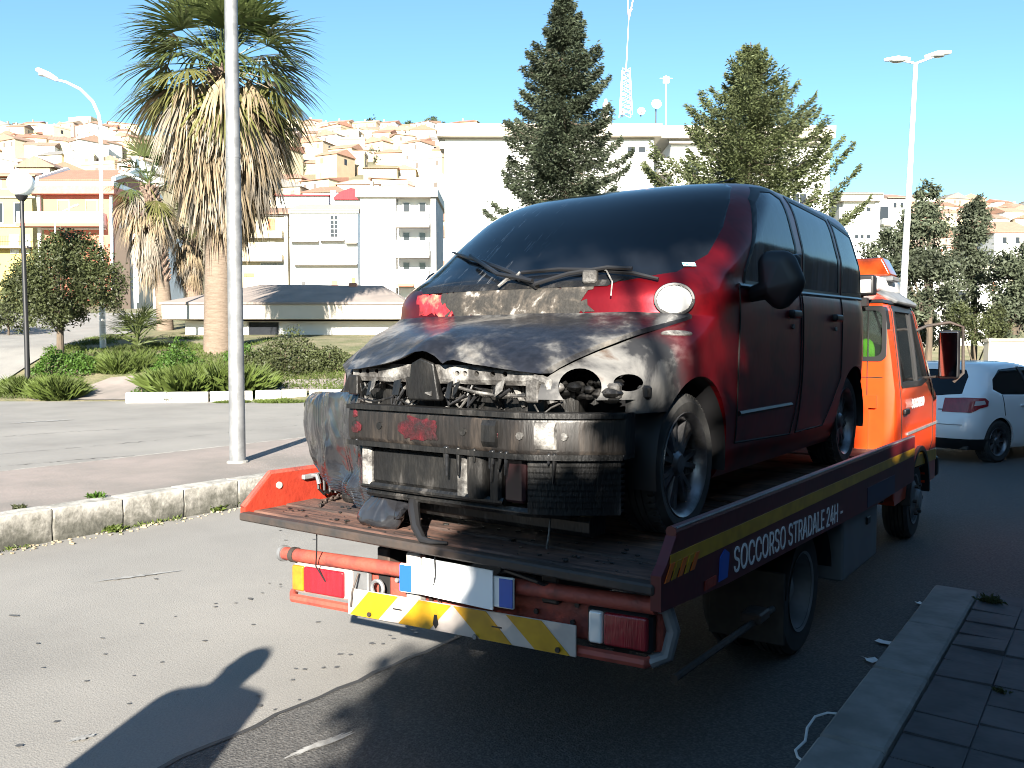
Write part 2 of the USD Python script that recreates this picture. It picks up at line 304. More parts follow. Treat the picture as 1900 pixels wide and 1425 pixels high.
# near pavement with its kerb stones and square tiles
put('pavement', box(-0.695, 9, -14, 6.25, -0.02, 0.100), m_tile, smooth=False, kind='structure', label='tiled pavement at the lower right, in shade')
pv = '/World/pavement'
k = thing('kerb', 'flat pale kerb stones edging the shaded tiled pavement', 'kerb', (-0.83, 0, 0)); tag(k, kind='structure')
ys = [-9, -8.1, -7.2, -6.3, -5.4, -4.5, -3.6, -2.7, -1.8, -0.9, 0.0, 0.85, 1.75, 2.62, 3.52, 4.42, 5.28, 6.2]
for a, b in zip(ys[:-1], ys[1:]):
    m = cbox(-0.13, 0.125, a+0.005, b-0.005, -0.03, 0.120+0.004*rng.normal(), 0.012)
    v, f = vf(m.refine_to_length(0.10)); v = v+(meshkit.noise(v*8+a, 4)[:, None]-0.5)*0.006
    put('kerb_stone', (v, f), m_kerb, k, smooth=40)
tl = 0.25
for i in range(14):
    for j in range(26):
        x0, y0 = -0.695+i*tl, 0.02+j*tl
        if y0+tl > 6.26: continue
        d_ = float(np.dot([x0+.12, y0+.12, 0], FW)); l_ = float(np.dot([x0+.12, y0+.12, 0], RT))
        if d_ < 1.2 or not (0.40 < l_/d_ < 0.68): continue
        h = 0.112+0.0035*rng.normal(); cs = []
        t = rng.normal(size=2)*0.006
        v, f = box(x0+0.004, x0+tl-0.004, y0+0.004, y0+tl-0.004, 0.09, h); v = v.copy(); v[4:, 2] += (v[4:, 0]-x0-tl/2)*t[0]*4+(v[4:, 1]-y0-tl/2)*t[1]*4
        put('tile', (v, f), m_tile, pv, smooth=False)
# far kerb: painted stones in two runs
k = thing('kerb', 'far white painted kerb at the foot of the weedy bank', 'kerb', (0, 0, 0)); tag(k, kind='structure')
for px0, px1, py in ((-60, 82, 738), (232, 386, 748), (390, 470, 746), (474, 570, 744), (574, 700, 742)):
    a, b = ground(px0, py), ground(px1, py-2); n = max(1, int(np.linalg.norm(b-a)/1.0+0.5))
    for q in range(n):
        c0, c1 = a+(b-a)*q/n, a+(b-a)*(q+1)/n; ang = math.atan2(*(c1-c0)[[1, 0]]); L = np.linalg.norm(c1-c0)
        put('kerb_stone', move(cbox(0.01, L-0.01, 0, 0.3, -0.05, 0.30+0.02*rng.random(), 0.02), c0, rz=ang), m_whitekerb, k, smooth=False)
# car park going up on the far left, and the pink path across the bank
def drape(poly, lift, step):
    """sheet over the land: poly in (l, d)"""
    from shapely.geometry import Polygon, Point
    P = Polygon(poly); x0, y0, x1, y1 = P.bounds; v, f = trimesh.creation.triangulate_polygon(P, engine='earcut')
    V, F = np.column_stack([v, np.zeros(len(v))]), f
    V, F = trimesh.remesh.subdivide_to_size(V, F, step)
    z = T(V[:, 0], V[:, 1])+lift; W = V[:, :1]*RT+V[:, 1:2]*FW; W[:, 2] = z
    n = np.cross(W[F[:, 1]]-W[F[:, 0]], W[F[:, 2]]-W[F[:, 0]])[:, 2]
    return W, np.where((n < 0)[:, None], F[:, ::-1], F)
put('car_park', drape([(-30, 26.0), (-16.6, 26.0), (-17.2, 36), (-19.5, 46), (-22, 58), (-48, 58), (-48, 26.0)], 0.05, 1.2), m_asph, kind='structure', smooth=True, label='pale tarmac of the car park at the far left')
put('path', drape([(-14.6, 26.1), (-11.2, 26.1), (-9.4, 28.6), (-10.2, 29.6), (-13.4, 28.8)], 0.03, 0.5), m_pink, kind='structure', smooth=True, label='pink tiled path leading through the gap in the white kerb')
put('path', drape([(-7.5, 27.2), (-2.5, 27.4), (-2.5, 28.8), (-7.5, 28.6)], 0.03, 0.5), m_pink, kind='structure', smooth=True, label='pink paving strip behind the kerb, left of the tow truck')

for k, pts in enumerate((((-20, 868), (180, 850), (420, 836), (560, 815)), ((-20, 812), (150, 800), (330, 792), (560, 770)), ((-20, 845), (240, 822), (500, 795), (640, 780)))):
    q = np.array([ground(*p) for p in pts]); t = np.linspace(0, 1, len(q)); tt_ = np.linspace(0, 1, 90); c = np.column_stack([np.interp(tt_, t, q[:, i]) for i in range(2)]); c += rng.normal(0, .02, c.shape); w = .012+.02*rng.random(90)
    v = np.vstack([np.column_stack([c[:, 0], c[:, 1]-w, np.full(90, .005)]), np.column_stack([c[:, 0], c[:, 1]+w, np.full(90, .005)])]); i = np.arange(89); v = v[(np.zeros(180, bool) | (v[:, 0] < 99))]
    put('asphalt_crack', (v, np.stack([i, i+1, i+91, i+90], 1)), pm('worn_tar_'+'abc'[k], (0.07, 0.068, 0.065), (0.12, 0.118, 0.112), rough=.8, scale=3, world=True), smooth=False, kind='structure', label='worn tarred crack running along the second carriageway')
# ---------------------------------------------------------------- burnt-out car on the tow truck's bed
def half_outline(fy, cf, w, nf, ry, cr, nr, na=26, nb=10, nc=18, taper=0.0):
    t = np.linspace(0, math.pi/2, na)
    x1 = w*np.sin(t)**(2/nf); y1 = fy+cf-cf*np.cos(t)**(2/nf)
    y2 = np.linspace(fy+cf, ry-cr, nb+2)[1:-1]; x2 = np.full(nb, w)
    t = np.linspace(math.pi/2, 0, nc); x3 = w*np.sin(t)**(2/nr); y3 = ry-cr+cr*np.cos(t)**(2/nr)
    x, y = np.concatenate([x1, x2, x3]), np.concatenate([y1, y2, y3])
    if taper: x = x*(1-taper*smoothstep(y, (fy+ry)/2, ry))
    return x, y
def ring_solid(rows, sub=4, taper=0.0, off=0.0, smooth=True):
    """rows: (z, fy, cf, w, nf, ry, cr, nr) from bottom to top, lofted to a closed solid; off shrinks it"""
    from scipy.interpolate import PchipInterpolator
    R = np.array(rows, float); s = np.arange(len(R)); q = np.linspace(0, len(R)-1, (len(R)-1)*sub+1)
    R = PchipInterpolator(s, R)(q)
    V, n = [], None
    for r in R:
        z, fy, cf, w, nf, ry, cr, nr = r
        if off: fy, ry, w = fy+off, ry-off, w-off; z = z-off*0.6 if z > 1.6 else z
        x, y = half_outline(fy, min(cf, (ry-fy)*0.48), w, nf, ry, min(cr, (ry-fy)*0.48), nr, taper=taper)
        X = np.concatenate([x, -x[-2:0:-1]]); Y = np.concatenate([y, y[-2:0:-1]]); n = len(X)
        V.append(np.column_stack([X, Y, np.full(n, z)]))
    m = len(V); v = np.vstack(V+[[[0, V[0][:, 1].mean(), V[0][0, 2]]], [[0, V[-1][:, 1].mean(), V[-1][0, 2]]]]); f = []
    i = np.arange(n); j = (i+1) % n
    for k in range(m-1):
        a, b, c, d = k*n+i, k*n+j, (k+1)*n+j, (k+1)*n+i
        f += [np.stack([a, b, c], 1), np.stack([a, c, d], 1)]
    f.append(np.stack([np.full(n, m*n), j, i], 1)); f.append(np.stack([np.full(n, m*n+1), (m-1)*n+i, (m-1)*n+j], 1))
    return mani((v, np.vstack(f)))

CAR = (-2.41, 2.75, 0.87)
rows = [(.20, .16, .55, .84, 2.4, 3.90, .5, 3), (.30, .07, .58, .89, 2.5, 3.95, .5, 3), (.45, .02, .60, .915, 2.6, 3.98, .5, 3), (.58, .01, .60, .925, 2.6, 3.99, .5, 3), (.66, .03, .60, .93, 2.6, 3.99, .5, 3),
        (.71, .08, .60, .932, 2.6, 3.99, .5, 3), (.78, .20, .55, .933, 2.6, 3.99, .5, 3), (.85, .36, .48, .934, 2.6, 3.99, .5, 3), (.905, .51, .42, .934, 2.6, 3.99, .5, 3), (.945, .62, .36, .934, 2.6, 3.99, .5, 3),
        (.965, .645, .36, .934, 2.6, 3.99, .5, 3), (1.04, .655, .36, .932, 2.6, 3.98, .5, 3), (1.10, .68, .38, .925, 2.6, 3.97, .5, 3), (1.15, .73, .42, .915, 2.6, 3.96, .5, 3), (1.20, .81, .45, .908, 2.5, 3.95, .5, 3),
        (1.30, .98, .50, .895, 2.5, 3.92, .5, 3), (1.40, 1.15, .50, .872, 2.5, 3.88, .5, 3), (1.50, 1.33, .50, .842, 2.6, 3.84, .5, 3), (1.57, 1.47, .48, .808, 2.6, 3.80, .5, 3), (1.615, 1.60, .46, .768, 2.7, 3.75, .5, 3),
        (1.648, 1.75, .42, .70, 2.8, 3.66, .5, 2.6), (1.672, 1.98, .40, .58, 2.8, 3.45, .5, 2.4), (1.684, 2.25, .30, .36, 2.6, 3.2, .4, 2.2), (1.688, 2.5, .1, .12, 2.2, 2.9, .1, 2)]
zup = lambda z: z+0.075*float(smoothstep(z, 1.14, 1.52))
rows = [(zup(r[0]), r[1], r[2], r[3]+0.028*float(smoothstep(r[0], 1.12, 1.3)), *r[4:]) for r in rows]
solid = ring_solid(rows, 3)
inner = ring_solid(rows, 2, off=0.030).translate((0, 0, -0.0))
shell = solid - inner
BIG = 3.0
def boxm(x0, x1, y0, y1, z0, z1): return Manifold.cube((x1-x0, y1-y0, z1-z0)).translate((x0, y0, z0))
# openings: windscreen (front view), side windows (side view), bonnet (plan)
ws_out = [(-.83, 1.135), (-.55, 1.11), (-.2, 1.10), (.2, 1.10), (.55, 1.12), (.74, 1.16), (.80, 1.24), (.79, 1.36), (.745, 1.49), (.69, 1.585), (.62, 1.625), (0, 1.652), (-.62, 1.625), (-.69, 1.585), (-.745, 1.49), (-.79, 1.36), (-.825, 1.24)]
ws_out = [(x*1.03, zup(z)) for x, z in ws_out]
ws = prism(ws_out, -0.5, 2.6, 1)
def side(poly): return prism(poly, 0.42, 1.2, 0), prism(poly, -1.2, -0.42, 0)
fd_win = [(1.30, 1.125), (2.12, 1.135), (2.06, 1.575), (1.93, 1.60), (1.78, 1.585), (1.62, 1.50), (1.44, 1.33), (1.31, 1.18)]
rd_win = [(2.24, 1.135), (3.00, 1.145), (2.93, 1.56), (2.20, 1.592)]
qt_win = [(3.07, 1.150), (3.60, 1.17), (3.44, 1.50), (3.01, 1.555)]
fd_win, rd_win, qt_win = ([(y, zup(z)) for y, z in w_] for w_ in (fd_win, rd_win, qt_win))
bon_poly = [(-.50, -.2), (-.56, .12), (-.72, .40), (-.865, .72), (-.84, .70), (.0, .70), (.84, .70), (.865, .72), (.72, .40), (.56, .12), (.50, -.2)]
bon_poly = [(-.50, -.2), (-.53, .10), (-.70, .42), (-.87, .80), (.87, .80), (.70, .42), (.53, .10), (.50, -.2)]
bon = prism(bon_poly, 0.69, 0.958, 2)
arch = lambda yc, R_: Manifold.cylinder(2.4, R_, R_, 48, True).rotate((0, 90, 0)).translate((0, yc, 0.32))
wheelcut = (arch(.75, .375)+arch(3.416, .365)) - boxm(-.60, .60, -1, 5, -1, 3)
frontcut = boxm(-1.2, 1.2, -.5, .30, -.1, .615) + boxm(-1.2, 1.2, -.5, .55, -.1, .56) + boxm(-.54, .54, -.5, .45, .5, .80)
def hole(px, py, dd, a, b):
    p = at(px, py, 3.0) ; r = p-np.array([0, 0, EYE]); r = r/np.linalg.norm(r)
    c = Manifold.cylinder(0.5, 1, 1, 28, True).scale((a, b, 1))
    u = np.cross(r, [0, 0, 1.0]); u /= np.linalg.norm(u); w = np.cross(u, r)
    q = np.array([0, 0, EYE])+r*dd-np.array(CAR)
    return c.transform(np.column_stack([u, w, r, q]))
holes = hole(1166, 710, 3.35, .058, .034) + hole(1076, 718, 3.55, .085, .075) + hole(620, 700, 4.35, .06, .085)
cut = ws + bon + wheelcut + frontcut + holes
for w_ in (fd_win, rd_win, qt_win):
    a, b = side(w_); cut = cut + a + b
body = shell - cut
thin = solid - ring_solid(rows, 2, off=0.012)

def burnt(name, ramp, scale=3.0, rough=0.6, coat=0.0, metal=0.0, bump=0.3, extra=None, seed=0.0, stretch=None, rough_dark=0.75):
    """scorched paint: a noise picks between the colours of the ramp; roughness follows it"""
    nodes = {'tc': ('texture_coordinate', {}), 'mp': ('mapping', {'location': (seed, seed*1.7, 0), 'scale': stretch or (1, 1, 1)}), 'n': ('noise_texture', {'scale': scale, 'detail': 8.0, 'roughness': 0.62, 'distortion': 0.35}),
             'r': ('rgb_ramp', {'ramp': ramp}), 'n2': ('noise_texture', {'scale': scale*9, 'detail': 6.0}), 'r2': ('map_range', {'from_min': 0.3, 'from_max': 0.7, 'to_min': 0.6, 'to_max': 1.25}), 'h': ('hsv', {}),
             'b': ('bump', {'strength': bump, 'distance': 0.006}), 'p': ('principled_bsdf', {'roughness': rough, 'coat_weight': coat, 'coat_roughness': 0.12, 'metallic': metal})}
    links = [('tc.object', 'mp.vector'), ('mp.vector', 'n.vector'), ('mp.vector', 'n2.vector'), ('n.fac', 'r.fac'), ('n2.fac', 'r2.value'), ('r2.result', 'h.value'), ('r.color', 'h.color'), ('h.color', 'p.base_color'), ('n2.fac', 'b.height'), ('b.normal', 'p.normal')]
    return usdkit.material(stage, f'/World/Looks/{name}', nodes, links, surface='p.BSDF')
BLK, SOOT, ASH, RUST, RED, DRED = (0.006, 0.006, 0.007), (0.016, 0.015, 0.015), (0.42, 0.41, 0.40), (0.17, 0.085, 0.045), (0.42, 0.012, 0.018), (0.10, 0.006, 0.012)
m_bon = burnt('burnt_bonnet_paint', [(0.0, (0.006, 0.006, 0.008)), (0.44, (0.010, 0.011, 0.015)), (0.51, (0.030, 0.030, 0.032)), (0.56, (0.085, 0.083, 0.080)), (0.64, (0.145, 0.135, 0.122)), (0.71, (0.060, 0.042, 0.030)), (1, (0.02, 0.017, 0.015))], 3.1, rough=0.34, bump=0.35)
# body paint: dark red lacquer, red near the cowl, sooty and ash-grey towards the burnt nose (by distance from the nose, where the fire was)
m_paint = usdkit.material(stage, '/World/Looks/scorched_red_paint', {
    'tc': ('texture_coordinate', {}), 's': ('separate_xyz', {}), 'n': ('noise_texture', {'scale': 3.2, 'detail': 8.0, 'roughness': 0.6, 'distortion': 0.4}), 'nf': ('noise_texture', {'scale': 26.0, 'detail': 6.0}),
    'n3': ('noise_texture', {'scale': 1.6, 'detail': 5.0}), 'ny': ('map_range', {'from_min': 0.3, 'from_max': 0.7, 'to_min': -0.16, 'to_max': 0.16}), 'ay': ('math', {'math_type': 'add'}),
    'my': ('map_range', {'from_min': 0.42, 'from_max': 0.66, 'clamp': True}),
    'ashr': ('rgb_ramp', {'ramp': [(0.30, (0.010, 0.010, 0.012)), (0.47, (0.016, 0.016, 0.017)), (0.53, (0.085, 0.083, 0.080)), (0.62, (0.140, 0.136, 0.128)), (0.70, (0.06, 0.034, 0.02)), (0.8, (0.02, 0.02, 0.02))]}),
    'redr': ('rgb_ramp', {'ramp': [(0.30, (0.05, 0.0015, 0.004)), (0.5, (0.15, 0.003, 0.007)), (0.7, (0.20, 0.004, 0.009))]}),
    'x': ('mix', {}), 'rr': ('map_range', {'from_min': 0, 'from_max': 1, 'to_min': 0.62, 'to_max': 0.36}), 'cc': ('map_range', {'from_min': 0, 'from_max': 1, 'to_min': 0.0, 'to_max': 0.2}),
    'b': ('bump', {'strength': 0.15, 'distance': 0.004}), 'p': ('principled_bsdf', {'coat_roughness': 0.07}), 'mm': ('math', {'math_type': 'multiply', 'value2': 0.75})},
    [('my.result', 'mm.value1'), ('mm.value', 'p.metallic'), ('tc.object', 's.vector'), ('tc.object', 'n.vector'), ('tc.object', 'nf.vector'), ('tc.object', 'n3.vector'), ('n3.fac', 'ny.value'), ('s.y', 'ay.value1'), ('ny.result', 'ay.value2'), ('ay.value', 'my.value'),
     ('n.fac', 'ashr.fac'), ('n.fac', 'redr.fac'), ('ashr.color', 'x.color1'), ('redr.color', 'x.color2'), ('my.result', 'x.fac'), ('x.color', 'p.base_color'), ('my.result', 'rr.value'), ('rr.result', 'p.roughness'),
     ('my.result', 'cc.value'), ('cc.result', 'p.coat_weight'), ('nf.fac', 'b.height'), ('b.normal', 'p.normal')], surface='p.BSDF')
m_cowl = burnt('burnt_cowl', [(0.30, (0.008, 0.008, 0.008)), (0.48, (0.02, 0.018, 0.015)), (0.55, (0.06, 0.05, 0.04)), (0.62, (0.34, 0.33, 0.31)), (0.68, (0.28, 0.27, 0.25)), (0.74, (0.03, 0.025, 0.02))], 7.0, rough=0.8, bump=0.7, seed=2.0)
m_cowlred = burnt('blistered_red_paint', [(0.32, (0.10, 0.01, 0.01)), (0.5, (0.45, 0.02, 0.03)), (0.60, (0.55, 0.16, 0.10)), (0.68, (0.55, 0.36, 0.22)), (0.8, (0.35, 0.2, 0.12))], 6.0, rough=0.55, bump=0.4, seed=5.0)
m_char = burnt('charred_metal', [(0.3, BLK), (0.50, (0.010, 0.010, 0.010)), (0.60, (0.018, 0.017, 0.016)), (0.67, (0.06, 0.057, 0.054)), (0.74, (0.03, 0.02, 0.016)), (0.8, BLK)], 6.0, rough=0.40, metal=0.2, bump=0.6, seed=1.0, stretch=(1.6, 1.6, .45))
m_beam = burnt('scorched_beam', [(0.28, (0.006, 0.006, 0.006)), (0.46, (0.012, 0.010, 0.009)), (0.55, (0.034, 0.027, 0.022)), (0.61, (0.022, 0.017, 0.015)), (0.66, (0.050, 0.006, 0.008)), (0.72, (0.04, 0.034, 0.03)), (0.8, (0.01, 0.01, 0.01))], 4.0, rough=0.45, bump=0.5, seed=3.0, stretch=(2.0, 2.0, .30))
m_ash = burnt('ash_grey_metal', [(0.30, (0.012, 0.012, 0.012)), (0.46, (0.05, 0.047, 0.044)), (0.56, (0.16, 0.155, 0.147)), (0.64, (0.28, 0.27, 0.25)), (0.74, (0.05, 0.047, 0.043))], 9.0, rough=0.6, metal=0.1, bump=0.5, seed=4.0)
m_plast = burnt('melted_grey_plastic', [(0.3, (0.009, 0.0095, 0.011)), (0.5, (0.015, 0.016, 0.018)), (0.7, (0.026, 0.027, 0.031))], 5.0, rough=0.20, bump=0.3, seed=6.0)
m_blackp = flat('black_plastic', (0.010, 0.010, 0.011), 0.45)
m_rubber = pm('tyre_rubber', (0.018, 0.018, 0.018), (0.035, 0.034, 0.032), rough=0.8, scale=10, bump=0.2, bscale=60)
m_alloy = pm('dirty_alloy', (0.20, 0.20, 0.21), (0.05, 0.048, 0.045), rough=0.35, metal=0.8, scale=6, lo=0.45, hi=0.7)
m_wsglass = usdkit.material(stage, '/World/Looks/sooty_windscreen', {'tc': ('texture_coordinate', {}), 'mp': ('mapping', {'rotation': (0, 0.55, 0), 'scale': (28, 3, 1.4)}), 'w': ('noise_texture', {'scale': 1.5, 'detail': 3.0}),
    'r': ('rgb_ramp', {'ramp': [(0.0, (0.0075, 0.009, 0.012)), (0.62, (0.009, 0.011, 0.014)), (0.67, (0.20, 0.205, 0.21)), (0.70, (0.012, 0.013, 0.016))]}),  # pale noise streaks, masked to one side of the glass
    's': ('separate_xyz', {}), 'ml': ('map_range', {'from_min': 0.05, 'from_max': -0.35, 'clamp': True}), 'x': ('mix', {'color1': (0.0075, 0.009, 0.012)}),
    't': ('transparent_bsdf', {'color': (0.35, 0.40, 0.45)}), 'p': ('principled_bsdf', {'roughness': 0.09, 'specular_ior_level': 0.55}), 'm': ('mix_closure', {'fac': 0.82})},
    [('tc.object', 'mp.vector'), ('mp.vector', 'w.vector'), ('w.fac', 'r.fac'), ('tc.object', 's.vector'), ('s.x', 'ml.value'), ('ml.result', 'x.fac'), ('r.color', 'x.color2'), ('x.color', 'p.base_color'), ('t.BSDF', 'm.closure1'), ('p.BSDF', 'm.closure2')], surface='m.closure')
m_sideglass = usdkit.material(stage, '/World/Looks/smoked_side_glass', {'tc': ('texture_coordinate', {}), 'mp': ('mapping', {'scale': (4, 14, 2)}), 'n': ('noise_texture', {'scale': 1.2, 'detail': 5.0}), 'r': ('rgb_ramp', {'ramp': [(0.35, (0.016, 0.020, 0.026)), (0.65, (0.075, 0.088, 0.105))]}),
    't': ('transparent_bsdf', {'color': (0.35, 0.4, 0.45)}), 'p': ('principled_bsdf', {'roughness': 0.12, 'specular_ior_level': 0.6}), 'm': ('mix_closure', {'fac': 0.85})},
    [('tc.object', 'mp.vector'), ('mp.vector', 'n.vector'), ('n.fac', 'r.fac'), ('r.color', 'p.base_color'), ('t.BSDF', 'm.closure1'), ('p.BSDF', 'm.closure2')], surface='m.closure')

car = thing('burnt_car', 'burnt-out dark red people carrier on the tow truck bed, its front bumper burnt away', 'car', CAR)
put('body', body, m_paint, car, smooth=35)
put('windscreen', thin ^ ws, m_wsglass, car, smooth=35, label='sooty windscreen with pale streaks on one side')
for w_, nm in ((fd_win, 'front_side_window'), (rd_win, 'rear_side_window'), (qt_win, 'quarter_window')):
    for p in side(w_): put(nm, thin ^ p, m_sideglass, car, smooth=35)
# dark rubber round the side glass
for w_ in (fd_win, rd_win, qt_win):
    cs = CrossSection([np.array(w_)], m3.FillRule.NonZero); ringp = cs.offset(0.012, m3.JoinType.Round) - cs.offset(-0.016, m3.JoinType.Round)
    slab = ring_solid(rows, 2, off=-0.003) - ring_solid(rows, 2, off=0.020)
    M_ = np.array([[0, 0, 1, 0], [1, 0, 0, 0], [0, 1, 0, 0]], float)
    rg = ringp.extrude(0.8).translate((0, 0, 0.42)).transform(M_)
    put('window_seal', slab ^ rg, m_blackp, car, smooth=35)
# bonnet, warped by the heat and standing proud at the front
bm = (shell ^ bon.translate((0, 0, 0))).refine_to_length(0.05)
v, f = vf(bm); x, y, z = v.T.copy()
fr = 1-smoothstep(y, 0.05, 0.75)
lift = (0.010+0.070*np.exp(-(x/0.34)**2))*fr+0.012*np.sin(np.pi*np.clip((y-.05)/.7, 0, 1)) + 0.026*np.exp(-((x+0.04)/0.09)**2)*np.exp(-((y-0.10)/0.10)**2) + 0.012
dent = 0.030*(meshkit.fbm(v*np.array([3.2, 3.2, 1.0])+3, 3, 2)-0.5)*(0.4+fr)
crease = -0.030*np.exp(-((x-0.07+0.25*(y-.1))/0.03)**2)*np.exp(-((y-0.05)/0.16)**2)
v[:, 2] = z+lift+dent+crease; v[:, 1] = y-0.02*fr
put('bonnet', (v, f), m_bon, car, smooth=40, label='heat-warped bonnet, soot black with ash-grey patches')
# ridge under the windscreen: burnt black and white in its middle, blistered red beside it
skin = ring_solid(rows, 3, off=-0.004) - ring_solid(rows, 2, off=0.012)
rid = lambda x0, x1, a=0.962, b=1.118: prism([(x0, a), (x1, a), (x1+0.02, b), (x0-0.03, b)], -0.2, 1.1, 1)
def ragged(poly, amp, seed, step=.02):
    r_ = np.random.default_rng(seed); P = np.array(poly+[poly[0]], float); out = []
    for a, b in zip(P[:-1], P[1:]):
        n_ = max(1, int(np.linalg.norm(b-a)/step))
        for t in range(n_): out.append(a+(b-a)*t/n_+(r_.normal(0, amp, 2) if t or True else 0))
    return prism(out, -.2, 1.0, 1)
put('cowl', (skin ^ ragged([(-.44, .966), (.36, .966), (.44, 1.00), (.40, 1.05), (.44, 1.098), (.20, 1.112), (-.30, 1.112), (-.46, 1.08), (-.40, 1.0)], .012, 3)).refine_to_length(0.03), m_cowl, car, smooth=40, label='burnt black cowl flaked with white ash')
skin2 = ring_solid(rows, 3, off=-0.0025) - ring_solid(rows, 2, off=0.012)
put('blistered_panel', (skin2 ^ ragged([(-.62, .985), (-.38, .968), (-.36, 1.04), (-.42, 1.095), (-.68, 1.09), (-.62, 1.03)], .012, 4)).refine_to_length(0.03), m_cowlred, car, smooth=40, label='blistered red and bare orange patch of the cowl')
gut = ring_solid(rows, 2, off=-0.006) - ring_solid(rows, 2, off=0.02)
put('scuttle_grille', gut ^ prism([(-.62, 1.098), (.50, 1.098), (.56, 1.128), (-.70, 1.138)], -.2, 1.1, 1), m_char, car)
# upper headlamps in the ridge
m_lens = usdkit.material(stage, '/World/Looks/clear_lens', {'p': ('principled_bsdf', {'base_color': (0.82, 0.82, 0.80), 'roughness': 0.12, 'coat_weight': 1.0, 'metallic': 0.2})}, [], surface='p.BSDF')
def lamp_disc(px, py, dd, a, b, mat, name, parent, nrm, bulge=0.03, ring=True, lift=0.0):
    r = at(px, py, dd)-np.array(CAR)
    u, w, n_ = basis(nrm)
    pr = [(1.0, -0.03), (1.0, 0.0), (0.9, 0.5*bulge), (0.7, 0.8*bulge), (0.4, 0.96*bulge), (0.001, bulge)]
    v, f = lathe(pr, 28); v = v[:, :1]*a*u+v[:, 1:2]*b*w+v[:, 2:]*n_+r+n_*lift
    o = put(name, (v, f), mat, parent, smooth=40)
    if ring:
        t = np.linspace(0, 2*math.pi, 33)[:-1]; c = (np.cos(t)[:, None]*a*1.03*u+np.sin(t)[:, None]*b*1.03*w)+r+n_*0.004
        put('lamp_bezel', tube(np.vstack([c, c[:1]]), 0.009, 6, False), m_blackp, o)
# ---- find points of the body by casting rays through pixels
import trimesh.ray
RM = trimesh.Trimesh(*vf(solid), process=False)
def on_car(px, py, mesh=None):
    o = np.array([0, 0, EYE])-np.array(CAR); dv = at(px, py, 1.0)-np.array([0, 0, EYE])
    loc, _, tri = (mesh or RM).ray.intersects_location([o], [dv], multiple_hits=True)
    if not len(loc): return on_car(px+4 if px < 1100 else px-4, py, mesh)
    k = np.argmin(np.linalg.norm(loc-o, axis=1)); return loc[k], (mesh or RM).face_normals[tri[k]], float(np.dot(loc[k]-o, FW))
p, nr, dd = on_car(1251, 556)
lamp_disc(1251, 556, dd, 0.080, 0.066, m_lens, 'upper_headlight', car, nr+np.array([0, -.15, 0]), 0.02)
q = p*np.array([-1, 1, 1]); 
for px, py in ((1256, 618),):
    p2, n2, d2 = on_car(px, py); lamp_disc(px, py, d2, 0.075, 0.018, m_ash, 'indicator_lamp', car, n2, 0.008, False)
# door joints, handles, filler: thin dark lines just proud of the skin
def line_on_side(pts, sx=1, r=0.006):
    out = []
    for (y0, z0), (y1, z1) in zip(pts[:-1], pts[1:]):
        for t in np.linspace(0, 1, 8, endpoint=False): out.append((y0+(y1-y0)*t, z0+(z1-z0)*t))
    out.append(pts[-1]); out = np.array(out); o = np.column_stack([np.full(len(out), 2.0*sx), out])
    loc, ri, _ = RM.ray.intersects_location(o, np.tile([-sx, 0, 0], (len(o), 1)), multiple_hits=False)
    return loc[np.argsort(ri)]
m_gap = flat('panel_gap', (0.004, 0.004, 0.004), 0.8)
for sx in (1, -1):
    for pts in ([(1.22, 1.10), (1.20, .7), (1.24, .36), (2.10, .33), (2.18, .6), (2.17, 1.12)], [(2.21, 1.12), (2.22, .6), (2.20, .33), (2.75, .33), (3.05, .62), (3.05, 1.13)]):
        put('door_joint', tube(line_on_side(pts, sx), 0.0055, 5), m_gap, car)
    put('belt_moulding', tube(line_on_side([(1.22, 1.112), (2.2, 1.122), (3.62, 1.148)], sx), 0.012, 6), flat('belt_grey' if sx == 1 else 'belt_grey_far', (0.03, 0.035, 0.045), 0.3), car)
    put('side_moulding', tube(line_on_side([(1.25, .50), (2.05, .50)], sx), 0.014, 6), m_blackp, car)
    for yh in (2.03, 2.90):
        p = line_on_side([(yh-.06, 1.0), (yh+.06, 1.0)], sx).mean(0)
        put('door_handle', move(rbox(-.018, .030, -.075, .075, -.022, .022, .012), p), m_blackp, car)
        put('door_lock', move(cyl((0, 0, 0), (sx*0.012, 0, 0), 0.014, n=12), p+[0, -.02, -.07]), m_ash, car)
for sx in (1, -1):
    for yc, R_ in ((.75, .372), (3.416, .362)):
        a = np.linspace(math.radians(-12), math.radians(192), 26); V = np.array([(sx*x, yc+R_*math.cos(t), .32+R_*math.sin(t)) for t in a for x in (.60, .905)]); n_ = len(V)//2
        put('arch_liner', (np.vstack([V, V+[0, 0, .006]]), np.vstack([[[2*i, 2*i+1, 2*i+3, 2*i+2] for i in range(n_-1)], [[2*i+2*n_, 2*i+2+2*n_, 2*i+3+2*n_, 2*i+1+2*n_] for i in range(n_-1)]])), m_blackp, car)
